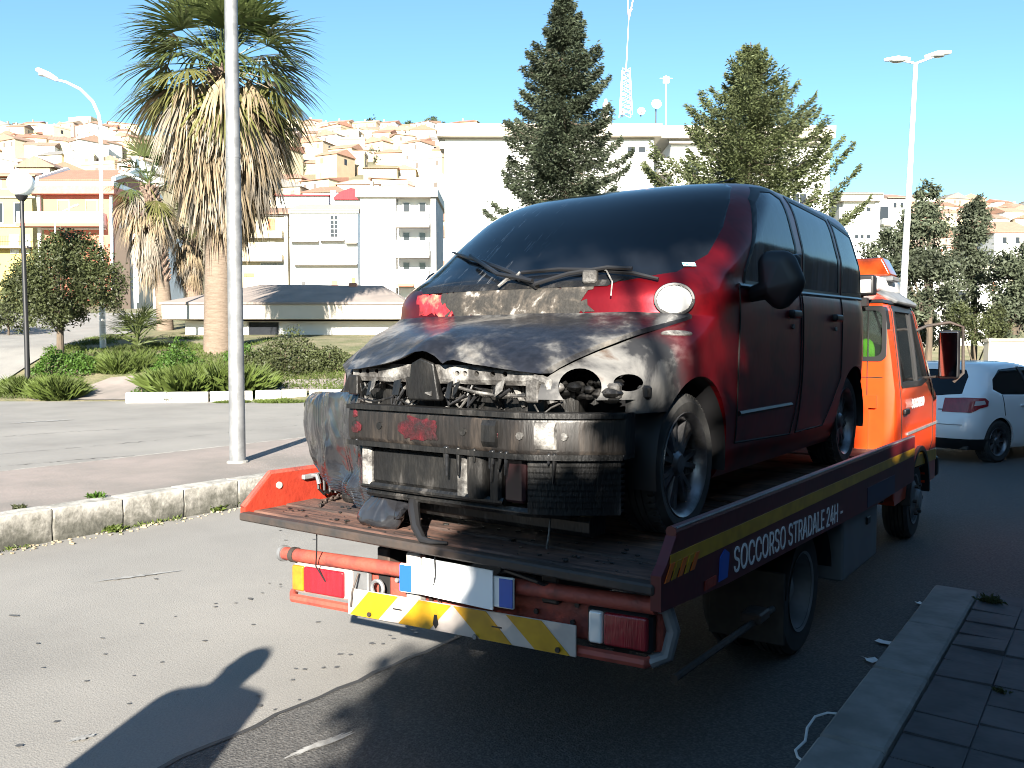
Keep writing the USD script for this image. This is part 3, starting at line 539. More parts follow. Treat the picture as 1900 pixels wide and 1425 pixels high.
# mirrors
for sx in (1, -1):
    b = line_on_side([(1.36, 1.10), (1.40, 1.10)], sx).mean(0)+np.array([-sx*.02, 0, -.03])
    arm = Manifold.batch_hull([Manifold.sphere(.035, 12).translate(b), Manifold.sphere(.05, 12).translate(b+[sx*.12, -.02, .03])])
    hd = Manifold.batch_hull([Manifold.sphere(.062, 20).scale((1, .75, 1)).translate(b+[sx*.13, -.02, .03]), Manifold.sphere(.062, 20).scale((1, .7, 1)).translate(b+[sx*.12, -.01, .15]),
                              Manifold.sphere(.085, 24).scale((1, .6, 1)).translate(b+[sx*.17, -.01, .125]), Manifold.sphere(.085, 24).scale((1, .6, 1)).translate(b+[sx*.20, -.01, .055]), Manifold.sphere(.07, 20).scale((1, .6, 1)).translate(b+[sx*.17, -.01, .0])])
    mo = put('wing_mirror', arm+hd, m_blackp, car, smooth=50)
    put('mirror_glass', move(cbox(-.07, .07, -.004, .004, -.09, .09, .003), b+[sx*.18, .045, .105]), flat('mirror_glass'+('' if sx == 1 else '_far'), (0.6, 0.6, 0.6), 0.05, 1.0), mo)
# wipers lying on the windscreen: drawn through points of the glass
def poly_on_car(pp, lift=0.02):
    out = []
    for px, py in pp:
        p, n_, _ = on_car(px, py); out.append(p+n_*lift)
    return np.array(out)
wp = put('wiper', tube(poly_on_car([(836, 473), (870, 483), (905, 494), (950, 512), (1000, 535)], 0.02), [.006, .011, .012, .012, .016], 6), m_blackp, car)
put('wiper_arm', tube(poly_on_car([(880, 488), (930, 522), (965, 528), (995, 533)], 0.045), .011, 6), m_blackp, wp)
wp = put('wiper', tube(poly_on_car([(970, 512), (1040, 506), (1120, 508), (1175, 513), (1222, 523)], 0.018), [.010, .011, .012, .011, .008], 6), m_blackp, car)
put('wiper_arm', tube(poly_on_car([(1000, 535), (1060, 520), (1130, 510), (1175, 512)], 0.04), .010, 6), m_blackp, wp)
put('melted_trim', tube(poly_on_car([(930, 538), (945, 527), (960, 524), (968, 515)], 0.03), [.008, .010, .008, .006], 6), m_ash, car)
put('loose_wire', tube(poly_on_car([(1108, 507), (1128, 512), (1139, 530), (1137, 553)], 0.03), .0035, 5), m_ash, car)
p, n_, _ = on_car(1097, 520)
put('washer_bracket', move(cbox(-.035, .035, -.02, .02, -.03, .03, .008), p+n_*0.02, rz=0.2), m_ash, car, smooth=False)
p, n_, _ = on_car(1278, 492); u, w, n_ = basis(n_)
m_stick = usdkit.material(stage, '/World/Looks/parking_sticker', {'tc': ('texture_coordinate', {}), 'n': ('noise_texture', {'scale': 60.0}), 'r': ('rgb_ramp', {'ramp': [(0.45, (0.10, 0.45, 0.60)), (0.55, (0.55, 0.62, 0.65))]}), 'p': ('principled_bsdf', {})}, [('tc.object', 'n.vector'), ('n.fac', 'r.fac'), ('r.color', 'p.base_color')], surface='p.BSDF')
v = np.array([p+n_*0.006+u*a+w*b for a, b in ((-.03, -.018), (.03, -.018), (.03, .018), (-.03, .018))]); put('sticker', (v, np.array([[0, 1, 2, 3]])), m_stick, car, smooth=False, label='small blue and white paper sticker in the windscreen corner')
# roof aerial
put('roof_aerial', join([tube([(0.35, 1.95, 1.665), (0.35, 1.90, 1.70), (0.36, 1.87, 1.715)], [.022, .016, .012], 8), tube([(0.355, 1.88, 1.705), (0.5, 2.25, 1.82)], .004, 5)]), m_blackp, car)

# wheels
def tyre_rim(R, rr, W, spokes, name, parent, c, sx, mat_r=None, wide=0.5):
    w = W/2
    prof = [(rr-.01, -w*.80), (rr+.012, -w*.95), (R-.035, -w*1.02), (R-.012, -w*.86), (R-.004, -w*.70)]
    for k in (-.45, -.15, .15, .45): prof += [(R, w*(k-.12)), (R, w*(k+.09)), (R-.009, w*(k+.10)), (R-.009, w*(k+.17))]
    prof += [(R-.004, w*.70), (R-.012, w*.86), (R-.035, w*1.02), (rr+.012, w*.95), (rr-.01, w*.80)]
    wh = UsdGeom.Xform.Define(stage, free(path_of(parent), name)); wh.AddTranslateOp().Set(Gf.Vec3d(*map(float, c)))
    if sx < 0: wh.AddRotateZOp().Set(180.0)
    tr = lathe(prof, 64, 0)
    lug = []
    for k in range(56):
        a = k/56*2*math.pi
        for s in (-1, 1):
            lug.append(move(box(w*.60*s-.022, w*.60*s+.022, -.011, .011, R-.010, R+.0015), rx=a+s*.04))
    put('tyre', join([tr]+lug), m_rubber, wh, smooth=35)
    o = w*.62
    rim = lathe([(rr-.012, -w*.8), (rr+.004, -w*.9), (rr-.02, -w*.6), (rr-.028, w*.3), (rr-.014, w*.7), (rr+.006, w*.93), (rr+.004, w*.97), (rr-.012, w*.86), (rr-.02, w*.66)], 48, 0)
    sp = [rim, lathe([(.001, o+.012), (.04, o+.010), (.062, o-.01), (.065, o-.05), (.001, o-.055)], 24, 0)]
    put('rim', sp, mat_r or m_alloy, wh, smooth=35)
    for k in range(spokes):
        a0 = k/spokes*2*math.pi
        for da in ((-.10, .10) if spokes < 8 else (0,)):
            a1 = a0+da*.8; a2 = a0+da*1.7
            p0 = np.array([o-.005, .050*math.cos(a1), .050*math.sin(a1)]); p1 = np.array([o-.010, (rr-.012)*math.cos(a2), (rr-.012)*math.sin(a2)])
            tn = np.array([0, -math.sin(a0), math.cos(a0)]); q = wide*.02
            cps = []
            for p_, s_ in ((p0, 1.25), (p1, 1.0)):
                cps += [p_+tn*q*s_, p_-tn*q*s_, p_+tn*q*s_*1.5-[.028, 0, 0], p_-tn*q*s_*1.5-[.028, 0, 0]]
            put('spoke', Manifold.hull_points(np.array(cps, np.float32)), mat_r or m_alloy, wh, smooth=False)
    put('brake_disc', lathe([(.03, -.03), (rr*.68, -.03), (rr*.68, -.01), (.03, -.01)], 32, 0), m_char, wh)
    return wh
for sx in (1, -1):
    for yw in (.75, 3.416): tyre_rim(.308, .225, .205, 7, 'wheel', car, (sx*.775, yw, .308), sx)
# inside: tub, seats and dash, so that the glass has something dark behind it
m_int = pm('burnt_interior', (0.012, 0.012, 0.012), (0.03, 0.028, 0.025), rough=0.9, scale=8)
put('floor_pan', cbox(-.82, .82, .85, 3.85, .24, .30, .01), m_char, car, smooth=False)
put('bulkhead', cbox(-.80, .80, .80, .84, .26, 1.02, .01), m_char, car, smooth=False)
put('dashboard', Manifold.batch_hull([Manifold.sphere(.06, 10).translate((x, y, z)) for x in (-.72, .72) for y, z in ((.95, 1.0), (1.15, 1.02), (1.25, .85), (.95, .75))]), m_int, car)
for yy in (1.75, 2.75):
    for xx in (-.55, 0, .55):
        s = put('seat', rbox(xx-.22, xx+.22, yy-.25, yy+.25, .45, .62, .05)+Manifold.batch_hull([Manifold.sphere(.06, 10).translate((xx+a, yy+b, z)) for a in (-.16, .16) for b, z in ((.22, .6), (.36, 1.12))]), m_int, car)
        put('headrest', rbox(xx-.13, xx+.13, yy+.34, yy+.43, 1.19, 1.36, .04), m_int, s)
put('rear_bumper', rbox(-.80, .80, 3.93, 4.03, .30, .55, .04), m_blackp, car)

# the stripped nose: slam panel, beam, radiators and hanging scraps, seen where the bumper burnt away
def arc_bar(x0, x1, yf, h0, h1, t, n=24, zf=None):
    """bar bowed in plan: front face at yf(x), thickness t"""
    xs = np.linspace(x0, x1, n); V = []
    for x in xs:
        y = yf(x); dz = zf(x) if zf else 0
        V += [(x, y, h0+dz), (x, y-.012, h0+dz+.02), (x, y-.012, h1+dz-.02), (x, y, h1+dz), (x, y+t, h1+dz), (x, y+t, h0+dz)]
    V = np.array(V); f = []
    for i in range(n-1):
        for k in range(6):
            a, b = i*6+k, i*6+(k+1) % 6; f += [[a, a+6, b+6], [a, b+6, b]]
    e = (n-1)*6
    f += [[0, k, k+1] for k in range(1, 5)]+[[e, e+k+1, e+k] for k in range(1, 5)]
    return V, np.array(f)
bow = lambda x: 0.02+0.26*np.clip((abs(x)-.48)/.42, 0, 1)**1.5
bb = put('bumper_beam', arc_bar(-.44, .85, bow, .40, .548, .07, 40), m_beam, car, smooth=35, label='long scorched bumper beam with scraps of red paint')
put('beam_flange', arc_bar(-.44, .85, lambda x: bow(x)-.020, .385, .403, .09, 40), m_char, bb, smooth=35)
put('beam_flange', arc_bar(-.44, .85, lambda x: bow(x)-.016, .545, .565, .09, 40), m_char, bb, smooth=35)
m_redscrap = burnt('red_scrap', [(0.40, (0.015, 0.008, 0.008)), (0.52, (0.035, 0.006, 0.008)), (0.7, (0.09, 0.006, 0.010))], 12.0, rough=0.4, bump=0.5, seed=9)
for x0, x1, z0, z1 in ((-.41, -.38, .505, .54), (-.42, -.36, .435, .49), (.36, .40, .45, .49), (-.12, .10, .42, .53)):
    n = 7; a = np.linspace(0, 2*math.pi, 34)[:-1]; kk = 1+.5*(meshkit.noise(np.column_stack([np.cos(a)*1.6+x0*9, np.sin(a)*1.6, a*0]), 3)-.6); kk = kk+.06*rng.normal(size=33); c = np.column_stack([(x0+x1)/2+(x1-x0)/2*np.sign(np.cos(a))*np.abs(np.cos(a))**.6*kk, a*0, (z0+z1)/2+(z1-z0)/2*np.sign(np.sin(a))*np.abs(np.sin(a))**.6*kk])
    c[:, 1] = [bow(x)-.016 for x in c[:, 0]]; v = np.vstack([c, [c.mean(0)+[0, -.004, 0]]]); put('red_paint_scrap', (v, np.array([[k, (k+1) % 33, 33] for k in range(33)])), m_redscrap, bb, smooth=False)
for x in (-.40, -.25, .22, .50, .66):
    put('beam_bolt', cyl((x, bow(x)-.018, .475), (x, bow(x)-.004, .475), .016, n=8), m_ash if x > .4 else m_char, bb, smooth=False)
for x in (.36, .60):
    put('beam_stamping', arc_bar(x-.035, x+.035, lambda q: bow(q)-.020, .425, .53, .03, 4), m_char if x < .5 else m_ash, bb)
slam = arc_bar(-.52, .50, lambda x: .10+.05*abs(x), .665, .745, .05, 20)
sm_ = mani(slam)
for x in (-.47, -.42, -.36, .12, .16, .22, .30, .36): sm_ = sm_-Manifold.cylinder(.3, .012, .012, 10, True).rotate((90, 0, 0)).translate((x, .12, .71))
put('slam_panel', sm_, m_ash, car, smooth=30, label='ash-white slam panel pierced with holes')
put('lock_plate', Manifold.batch_hull([Manifold.sphere(.01, 8).translate(q) for q in ((-.13, .075, .60), (.03, .075, .60), (-.10, .065, .745), (.01, .065, .745), (-.13, .10, .60), (.03, .10, .60), (-.05, .06, .765))]), m_char, car)
for x, w_ in ((-.15, .022), (.10, .018), (-.50, .03), (.50, .03)): put('nose_strut', cbox(x-w_, x+w_, .09, .13, .60, .69, .006), m_ash if x > 0 else m_char, car, smooth=False)
put('nose_strut', tube([(.50, .12, .70), (.56, .12, .68), (.585, .12, .60)], .022, 8), m_ash, car)
# upper radiator behind the bars, its ribs
r_ = put('radiator', cbox(-.60, .50, .20, .24, .32, .66, .01), m_char, car, smooth=False)
for k in range(44):
    x = -.02+k*.0118
    put('radiator_fin', box(x-.002, x+.002, .188, .199, .61, .66), m_ash, r_, smooth=False)
put('grille_bar', tube([(.12, .08, .655), (.22, .085, .635), (.34, .10, .622), (.46, .11, .625)], .007, 6), m_ash, car)
put('grille_bar', tube([(.10, .085, .662), (.24, .09, .628), (.36, .10, .615), (.50, .12, .64)], .006, 6), m_char, car)
# lower condenser, its frame, the mesh at the right
c_ = put('condenser', arc_bar(-.37, .36, lambda x: .06+.04*x*x, .205, .375, .04, 14), m_char, car)
put('condenser_rail', arc_bar(-.39, .40, lambda x: .035+.04*x*x, .185, .215, .06, 14), m_char, c_)
for x in (-.36, .19, .36): put('condenser_post', cbox(x-.03, x+.03, .03, .10, .19, .385, .012), m_ash if x < .3 else m_char, c_, smooth=False)
put('receiver_drier', lathe([(.001, 0), (.05, .004), (.056, .03), (.056, .20), (.03, .215), (.001, .218)], 20), m_char, c_); 
UsdGeom.Xformable(stage.GetPrimAtPath('/World/burnt_car/condenser/receiver_drier')).AddTranslateOp().Set(Gf.Vec3d(.27, .06, .20))
put('horn_box', cbox(.40, .50, .04, .12, .20, .385, .012), flat('scorched_maroon', (0.03, 0.012, 0.014), 0.35), car, smooth=False)
gm = put('mesh_grille', cbox(.53, .76, .27, .30, .17, .36, .005), m_char, car, smooth=False)
for k in range(9): put('mesh_slat', arc_bar(.52, .83, lambda x: bow(x)+.02, .175+k*.023, .185+k*.023, .02, 8), m_char, gm)
put('undertray', arc_bar(-.38, .66, lambda x: bow(x)*.9+.05, .145, .180, .08, 24), m_char, car)
put('lower_crossmember', arc_bar(-.70, .70, lambda x: .22, .06, .14, .12, 6), m_char, car, smooth=False)
put('hanging_hose', tube([(-.14, .12, .18), (-.09, .05, .12), (-.03, .0, .05), (.03, -.03, .012), (.08, -.035, .010), (.15, -.01, .010)], [.026, .026, .022, .018, .012, .006], 8), m_blackp, car)
# headlamp cavity at the right: burnt lumps, wiring, a silvery reflector
rl = np.random.default_rng(8); lm = []
for k in range(26):
    c = np.array([.50+.30*rl.random(), .20+.18*rl.random(), .615+.07*rl.random()]); lm.append(move(Manifold.sphere(.016+.02*rl.random(), 8).scale((1+rl.random(), 1, .7)), c, rz=rl.random()*3))
put('burnt_headlamp', lm, m_char, car, label='lump of burnt headlamp and wiring')
put('reflector', move(Manifold.sphere(.035, 12).scale((1.3, .7, .7)), (.56, .17, .66)), m_ash, car)
put('lamp_bracket', cbox(.74, .82, .22, .26, .615, .68, .01), m_ash, car, smooth=False)
put('lamp_bracket', cbox(.84, .90, .33, .36, .615, .67, .01), m_char, car, smooth=False)
lm = []
for k in range(16):
    c = np.array([-.72+.12*rl.random(), .26+.10*rl.random(), .60+.06*rl.random()]); lm.append(move(Manifold.sphere(.018+.02*rl.random(), 8).scale((1, 1, 1.2)), c, rz=rl.random()*3))
put('burnt_headlamp', lm, burnt('rusty_char', [(0.3, BLK), (0.5, (0.035, 0.022, 0.015)), (0.65, (0.09, 0.055, 0.038)), (0.8, BLK)], 10, rough=0.8, seed=7), car, label='rust-brown remains of the other headlamp')
# engine behind the radiator
em = []
for k in range(30):
    c = np.array([-.5+1.1*rl.random(), .32+.3*rl.random(), .30+.36*rl.random()]); s = .05+.07*rl.random(3); em.append(move(cbox(-s[0], s[0], -s[1], s[1], -s[2], s[2], .012), c, rz=rl.random()))
put('engine', em, m_char, car, smooth=False)
for k in range(7):
    x = -.56+.13*k+.05*rl.random(); z0 = .50+.14*rl.random()
    put('pipe', tube([(x, .19, z0), (x+.05, .15, z0+.04), (x+.13, .17, z0+.03*rl.random()), (x+.16, .20, z0-.06)], .012+.008*rl.random(), 7), m_char if k % 2 else m_ash, car)
# the left corner of the bumper, melted and hanging down to the bed: lofted between its outer and its torn inner edge
def on_plane(px, py, yl):
    r = at(px, py, 1.0)-np.array([0, 0, EYE]); t = (CAR[1]+yl)/r[1]; return np.array([0, 0, EYE])+r*t-np.array(CAR)
eo = [(588, 726, .46), (563, 748, .44), (561, 785, .42), (568, 820, .40), (575, 855, .38), (592, 885, .34), (622, 905, .28), (655, 925, .22), (672, 955, .16), (690, 975, .12)]
ei = [(668, 728, .20), (672, 750, .18), (676, 785, .17), (682, 820, .16), (688, 850, .15), (694, 880, .14), (700, 900, .13), (722, 915, .11), (742, 935, .08), (748, 960, .05)]
from scipy.interpolate import PchipInterpolator
nu, nv = 30, 44
A_ = np.array([on_plane(*q) for q in eo]); B_ = np.array([on_plane(*q) for q in ei]); tt = np.linspace(0, 1, len(A_)); tq = np.linspace(0, 1, nv)
A_, B_ = PchipInterpolator(tt, A_)(tq), PchipInterpolator(tt, B_)(tq); V = []
for j in range(nv):
    for i in range(nu):
        s_ = i/(nu-1); p_ = A_[j]*(1-s_)+B_[j]*s_; bulge = .34*math.sin(math.pi*s_)**.7
        V.append(p_+np.array([-.05, -.13, .0])*bulge*(1-.45*tq[j])+np.array([0, .05*math.sin(14*tq[j]+3*s_), 0])*smoothstep(tq[j], .3, .7)*.5)
V = np.array(V); fold = np.abs(meshkit.fbm(np.column_stack([V[:, 0]*9+V[:, 2]*2.5, V[:, 1]*7, V[:, 2]*2.2]), 2, 9)-.5)*-2+.25; fine = meshkit.fbm(V*24, 3, 5)-.5; amt = .35+.9*smoothstep(np.repeat(tq, nu), .25, .55); V = V+np.column_stack([fold*.03, fold*.085, fold*.01])*amt[:, None]+fine[:, None]*np.array([.003, .006, .003]); V[:, 2] = np.maximum(V[:, 2], .012)
F = np.array([[j*nu+i, (j+1)*nu+i, (j+1)*nu+i+1, j*nu+i+1] for j in range(nv-1) for i in range(nu-1)])
W2 = V+np.array([.010, .018, 0]); n0 = len(V)
F2 = np.vstack([F, F[:, ::-1]+n0]); rim_ = [j*nu for j in range(nv)]+[(nv-1)*nu+i for i in range(1, nu)]+[j*nu+nu-1 for j in range(nv-2, -1, -1)]+[i for i in range(nu-2, 0, -1)]
F2 = np.vstack([F2, [[rim_[k], rim_[k]+n0, rim_[(k+1) % len(rim_)]+n0, rim_[(k+1) % len(rim_)]] for k in range(len(rim_))]])
m_melt = usdkit.material(stage, '/World/Looks/melted_bumper_skin', {'tc': ('texture_coordinate', {}), 'mp': ('mapping', {'scale': (7, 7, 2.2), 'rotation': (0.3, 0.5, 0)}), 'n': ('noise_texture', {'scale': 1.0, 'detail': 2.0, 'distortion': 0.8}), 'n2': ('noise_texture', {'scale': 5.0, 'detail': 4.0}),
    'r': ('rgb_ramp', {'ramp': [(0.35, (0.010, 0.010, 0.012)), (0.6, (0.020, 0.021, 0.024)), (0.75, (0.05, 0.05, 0.052))]}), 'b': ('bump', {'strength': 0.9, 'distance': 0.06}), 'p': ('principled_bsdf', {'roughness': 0.24, 'coat_weight': 0.5, 'coat_roughness': 0.12})},
    [('tc.object', 'mp.vector'), ('mp.vector', 'n.vector'), ('tc.object', 'n2.vector'), ('n2.fac', 'r.fac'), ('r.color', 'p.base_color'), ('n.fac', 'b.height'), ('b.normal', 'p.normal'), ('b.normal', 'p.coat_normal')], surface='p.BSDF')
bc = put('bumper_corner', (np.vstack([V, W2]), F2), m_melt, car, smooth=50, label='melted dark grey corner of the front bumper, hanging to the bed')
lump = Manifold.batch_hull([Manifold.sphere(.06, 12).translate((-.33, .16, .08)), Manifold.sphere(.05, 12).translate((-.25, .10, .05)), Manifold.sphere(.04, 12).translate((-.40, .08, .04)), Manifold.sphere(.05, 10).translate((-.36, .20, .22))])
v, f = vf(lump.refine_to_length(.025)); v = v+(meshkit.fbm(v*14, 3, 4)[:, None]-.5)*.05; put('melted_lump', (v, f), m_melt, car, smooth=50)

# burnt wiring, drips and torn strips about the nose
rw_ = np.random.default_rng(31)
for k in range(22):
    x = -.46+.98*rw_.random(); z = .56+.10*rw_.random(); y = .085+.05*rw_.random(); dx = rw_.normal(0, .09); 
    put('burnt_wire', tube([(x, y, z), (x+dx*.4, y-.02, z-.02-.03*rw_.random()), (x+dx*.8, y-.01, z-.03*rw_.random()), (x+dx, y+.04, z+.03*rw_.random())], .0035+.004*rw_.random(), 5), [m_char, m_ash, m_blackp][k % 3], car)
for k in range(14):
    x = -.44+1.2*rw_.random(); L = .03+.09*rw_.random(); y = bow(x)-.018
    put('melted_drip', Manifold.batch_hull([Manifold.sphere(.007+.005*rw_.random(), 8).translate((x, y, .403)), Manifold.sphere(.005, 8).translate((x+rw_.normal(0, .006), y-.002, .403-L))]), m_plast if k % 2 else m_char, car, smooth=True)
for k in range(7):
    x = -.42+.8*rw_.random(); w_ = .02+.03*rw_.random(); z = .655+.03*rw_.random()
    v = np.array([(x, .085, z), (x+w_, .08, z+.01), (x+w_*1.1, .055, z-.05*rw_.random()-.02), (x+.2*w_, .06, z-.06)]); put('torn_strip', (np.vstack([v, v+[0, .004, 0]]), np.array([[0, 1, 2, 3], [7, 6, 5, 4], [0, 4, 5, 1], [1, 5, 6, 2], [2, 6, 7, 3], [3, 7, 4, 0]])), m_ash if k % 2 else m_char, car, smooth=False)
put('hanging_wire', tube([(.55, .16, .17), (.56, .13, .08), (.555, .12, .015)], .004, 5), m_ash, car)
# ---------------------------------------------------------------- tow truck (built in metres from the middle of its bed's rear edge, forward = +y)
TX, TY = -2.43, 2.72
m_orange = pm('orange_cab_paint', (0.56, 0.056, 0.006), (0.46, 0.042, 0.006), rough=0.32, scale=1.5, coat=0.4, bump=0.04, bscale=12)
m_redp = pm('chipped_red_paint', (0.30, 0.030, 0.014), (0.21, 0.020, 0.011), rough=0.5, scale=6, detail=9, lo=.42, hi=.72, bump=0.4, bscale=30)
m_redold = pm('faded_red_paint', (0.31, 0.058, 0.038), (0.13, 0.035, 0.028), rough=0.6, scale=9, detail=9, lo=.45, hi=.70, bump=0.5, bscale=40)
m_rail = pm('dark_red_rail_paint', (0.10, 0.007, 0.010), (0.07, 0.005, 0.008), rough=0.4, scale=3, bump=0.1, bscale=20)
m_steel = pm('dark_steel', (0.035, 0.033, 0.032), (0.07, 0.05, 0.04), rough=0.6, metal=0.3, scale=6, bump=0.3, bscale=30)
m_galv = pm('galvanised_steel', (0.21, 0.215, 0.22), (0.15, 0.155, 0.16), rough=0.55, metal=0.35, scale=7, detail=8, lo=0.4, hi=0.6, bump=0.12, bscale=30)
m_yel = pm('yellow_reflective', (0.50, 0.28, 0.010), (0.36, 0.19, 0.008), rough=0.3, scale=9)
m_cream = pm('white_reflective', (0.46, 0.41, 0.37), (0.36, 0.32, 0.30), rough=0.35, scale=8)
m_white = pm('white_paint', (0.78, 0.78, 0.77), (0.70, 0.70, 0.69), rough=0.4, scale=4)
m_lett = flat('white_lettering', (0.75, 0.74, 0.74), 0.4)
m_blue = flat('plate_blue', (0.015, 0.09, 0.42), 0.35)
m_rlens = pm('red_lamp_lens', (0.30, 0.010, 0.02), (0.19, 0.006, 0.012), rough=0.28, scale=14, coat=0.5, bump=.5, bscale=55, stretch=(3, 3, .3))
m_alens = pm('amber_lamp_lens', (0.62, 0.20, 0.015), (0.5, 0.13, 0.01), rough=0.2, scale=12, coat=0.6)
m_dusty = pm('dusty_plastic', (0.42, 0.33, 0.30), (0.33, 0.24, 0.22), rough=0.7, scale=10)
m_plank = [pm(f'bed_plank_{q}', a, b, rough=0.75, scale=3.0, detail=9, bump=0.7, bscale=9, bdist=0.012, stretch=(1.2, 9, 6), lo=0.35, hi=0.62) for q, a, b in (('a', (0.15, 0.075, 0.052), (0.03, 0.018, 0.015)), ('b', (0.11, 0.06, 0.045), (0.028, 0.019, 0.016)), ('c', (0.17, 0.10, 0.07), (0.045, 0.03, 0.023)))]

truck = thing('tow_truck', 'orange flatbed tow truck carrying the burnt car, seen from behind', 'tow truck', (TX, TY, 0))
rt = np.random.default_rng(21)
tl = 0.205; nP = 22
for q in range(nP):
    y0 = 0.03+q*tl; m = cbox(-1.10, 1.10, y0+.004, y0+tl-.004, .832, .870+.0035*rt.normal(), .006).refine_to_length(.12)
    v, f = vf(m); v = v+(meshkit.fbm(v*np.array([3, 14, 5])+q*3.1, 3, q)[:, None]-.5)*np.array([0, 0, .012])
    put('bed_plank', (v, f), m_plank[q % 3], truck, smooth=40)
put('bed_rear_lip', cbox(-1.13, 1.13, -.030, .028, .828, .868, .008), m_steel, truck, smooth=False)
for y in (.35, 1.1, 1.9, 2.7, 3.5, 4.25): put('cross_beam', cbox(-1.08, 1.08, y-.05, y+.05, .74, .831, .008), m_steel, truck, smooth=False)
for sx in (-1, 1): put('chassis_beam', cbox(sx*.42-.04, sx*.42+.04, .25, 6.0, .52, .735, .008), m_steel, truck, smooth=False)
# side rails
rp = [(-.02, .775), (-.02, .90), (.02, .93), (.115, 1.036), (4.46, .985), (4.46, .655), (3.2, .66), (.60, .735), (.03, .772)]
rl_ = prism(rp, 1.115, 1.155, 0)
rr_ = put('side_rail', rl_, m_rail, truck, smooth=False, label='dark red side rail lettered SOCCORSO STRADALE')
put('rail_cap', tube([(1.135, .10, 1.034), (1.135, 4.46, .986)], .0215, 8), m_rail, rr_)
put('rail_edge_strip', tube([(1.150, .11, 1.047), (1.150, 4.46, .999)], .005, 6), m_galv, rr_)
sl = lambda y: (1.036-(y-.115)*.0117)
def rail_strip(y0, y1, a, b, x=1.1575, t=.003, mat=None, name='stripe', parent=None, slant=0.0):
    s = lambda y, h: (x, y, sl(y)-h)
    V = np.array([s(y0, b), s(y1, b), s(y1+slant, a), s(y0+slant, a)]+[tuple(np.array(s(*q))-[t, 0, 0]) for q in ((y0, b), (y1, b), (y1+slant, a), (y0+slant, a))])
    put(name, (V, np.array([[0, 1, 2, 3], [4, 7, 6, 5], [0, 4, 5, 1], [1, 5, 6, 2], [2, 6, 7, 3], [3, 7, 4, 0]])), mat, parent, smooth=False)
rail_strip(.05, 4.45, .075, .135, mat=m_yel, parent=rr_, name='yellow_stripe')
for k in range(5): rail_strip(.00+k*.055, .035+k*.055, .105, .165, x=1.160, mat=m_yel if k % 2 else flat('orange_dash' if k == 0 else f'orange_dash_{"bcdef"[k]}', (0.6, 0.12, 0.01), .3), parent=rr_, name='marker_dash', slant=.05)
def lettering(text, h, y0, z0, x, parent, mat=m_lett, name='letter', rise=0.0, stretch=1.0, bold=True):
    adv = 0.0
    gm = meshkit.text_mesh(text, h, 0.003, bold)
    for g_ in sorted(gm.split(only_watertight=False), key=lambda q: q.vertices[:, 0].min()):
        v, f = vf(g_)
        P = np.column_stack([x+v[:, 2]-.001, y0+v[:, 0]*stretch, z0+v[:, 1]+rise*v[:, 0]*stretch])
        put(name, (P, f), mat, parent, smooth=False)
lettering('SOCCORSO STRADALE 24H -', .105, .66, .765, 1.1565, rr_, rise=-.036, stretch=.83, bold=False)
# small blue and red emblem beside the lettering, a dark strip of illegible print further on
put('emblem', move(prism([(.50, .765), (.59, .765), (.61, .86), (.56, .885), (.51, .86)], 1.156, 1.159, 0), (0, 0, 0)), m_blue, rr_, smooth=False)
put('emblem', prism([(.36, .762), (.47, .762), (.47, .80), (.36, .80)], 1.156, 1.159, 0), m_redp, rr_, smooth=False)
put('plaque', prism([(2.95, .68), (3.75, .665), (3.75, .79), (2.95, .805)], 1.156, 1.158, 0), flat('faded_navy', (0.02, 0.025, 0.06), .4), rr_, smooth=False)
lp = [(0.0, .835), (0.0, .885), (.165, 1.036), (4.46, .985), (4.46, .70), (.30, .76)]
rl2 = put('side_rail', prism(lp, -1.155, -1.115, 0), m_redp, truck, smooth=False, label='red far side rail with a chamfered rear end')
put('rail_cap', tube([(-1.135, 0.0, .888), (-1.135, .165, 1.038), (-1.135, 4.46, .988)], .017, 8), m_redold, rl2)
put('rivet', cyl((-1.115, .21, .975), (-1.108, .21, .975), .018, n=12), m_dusty, rl2)
put('lashing_ring', join([tube([(-1.112, .42, 1.00), (-1.06, .42, 1.005), (-1.055, .43, .96)], .012, 6), cbox(-1.115, -1.09, .36, .58, .985, 1.01, .004)]), m_galv, rl2)
# rear bumper, leaning slightly
def tilt(m, k=.045, x0=.15):
    v, f = vf(m); v = v.copy(); v[:, 2] += (v[:, 0]-x0)*k; return v, f
BY = .10
put('bumper_tube', tilt(tube([(-.92, BY-.02, .72), (1.09, BY-.02, .72)], .032, 14)), m_redold, truck, label='faded red tube along the top of the rear bumper')
put('tube_cap', tilt(cyl((-.935, BY-.02, .72), (-.915, BY-.02, .72), .040, n=16)), m_galv, truck)
put('tube_clamp', tilt(cyl((-.86, BY-.02, .72), (-.83, BY-.02, .72), .037, n=16)), m_steel, truck)
put('bumper_beam', tilt(cbox(-.80, 1.09, BY+.03, BY+.07, .53, .69, .01)), m_redold, truck, smooth=False)
put('lower_lip', tilt(tube([(-.90, BY+.02, .52), (-.86, BY-.02, .505), (1.05, BY-.02, .505), (1.10, BY+.05, .52)], .022, 8)), m_redold, truck)
put('bumper_end', tilt(join([tube([(1.06, BY, .72), (1.115, BY+.02, .70), (1.13, BY+.04, .62), (1.115, BY+.02, .53), (1.06, BY, .505)], .026, 10)])), m_galv, truck)
for x0, x1, parts in ((-.86, -.46, (('amber_lens', -.855, -.775, m_alens), ('red_lens', -.772, -.50, m_rlens))), (.80, 1.07, (('clear_lens', .815, .875, m_lens), ('red_lens', .88, 1.06, m_rlens)))):
    t_ = put('tail_lamp', tilt(cbox(x0, x1, BY-.02, BY+.03, .535, .685, .012)), m_dusty if x0 < 0 else m_blackp, truck, smooth=False)
    for nm, a, b, mt in parts: put(nm, tilt(rbox(a, b, BY-.035, BY-.005, .548, .672, .010)), mt, t_, smooth=40)
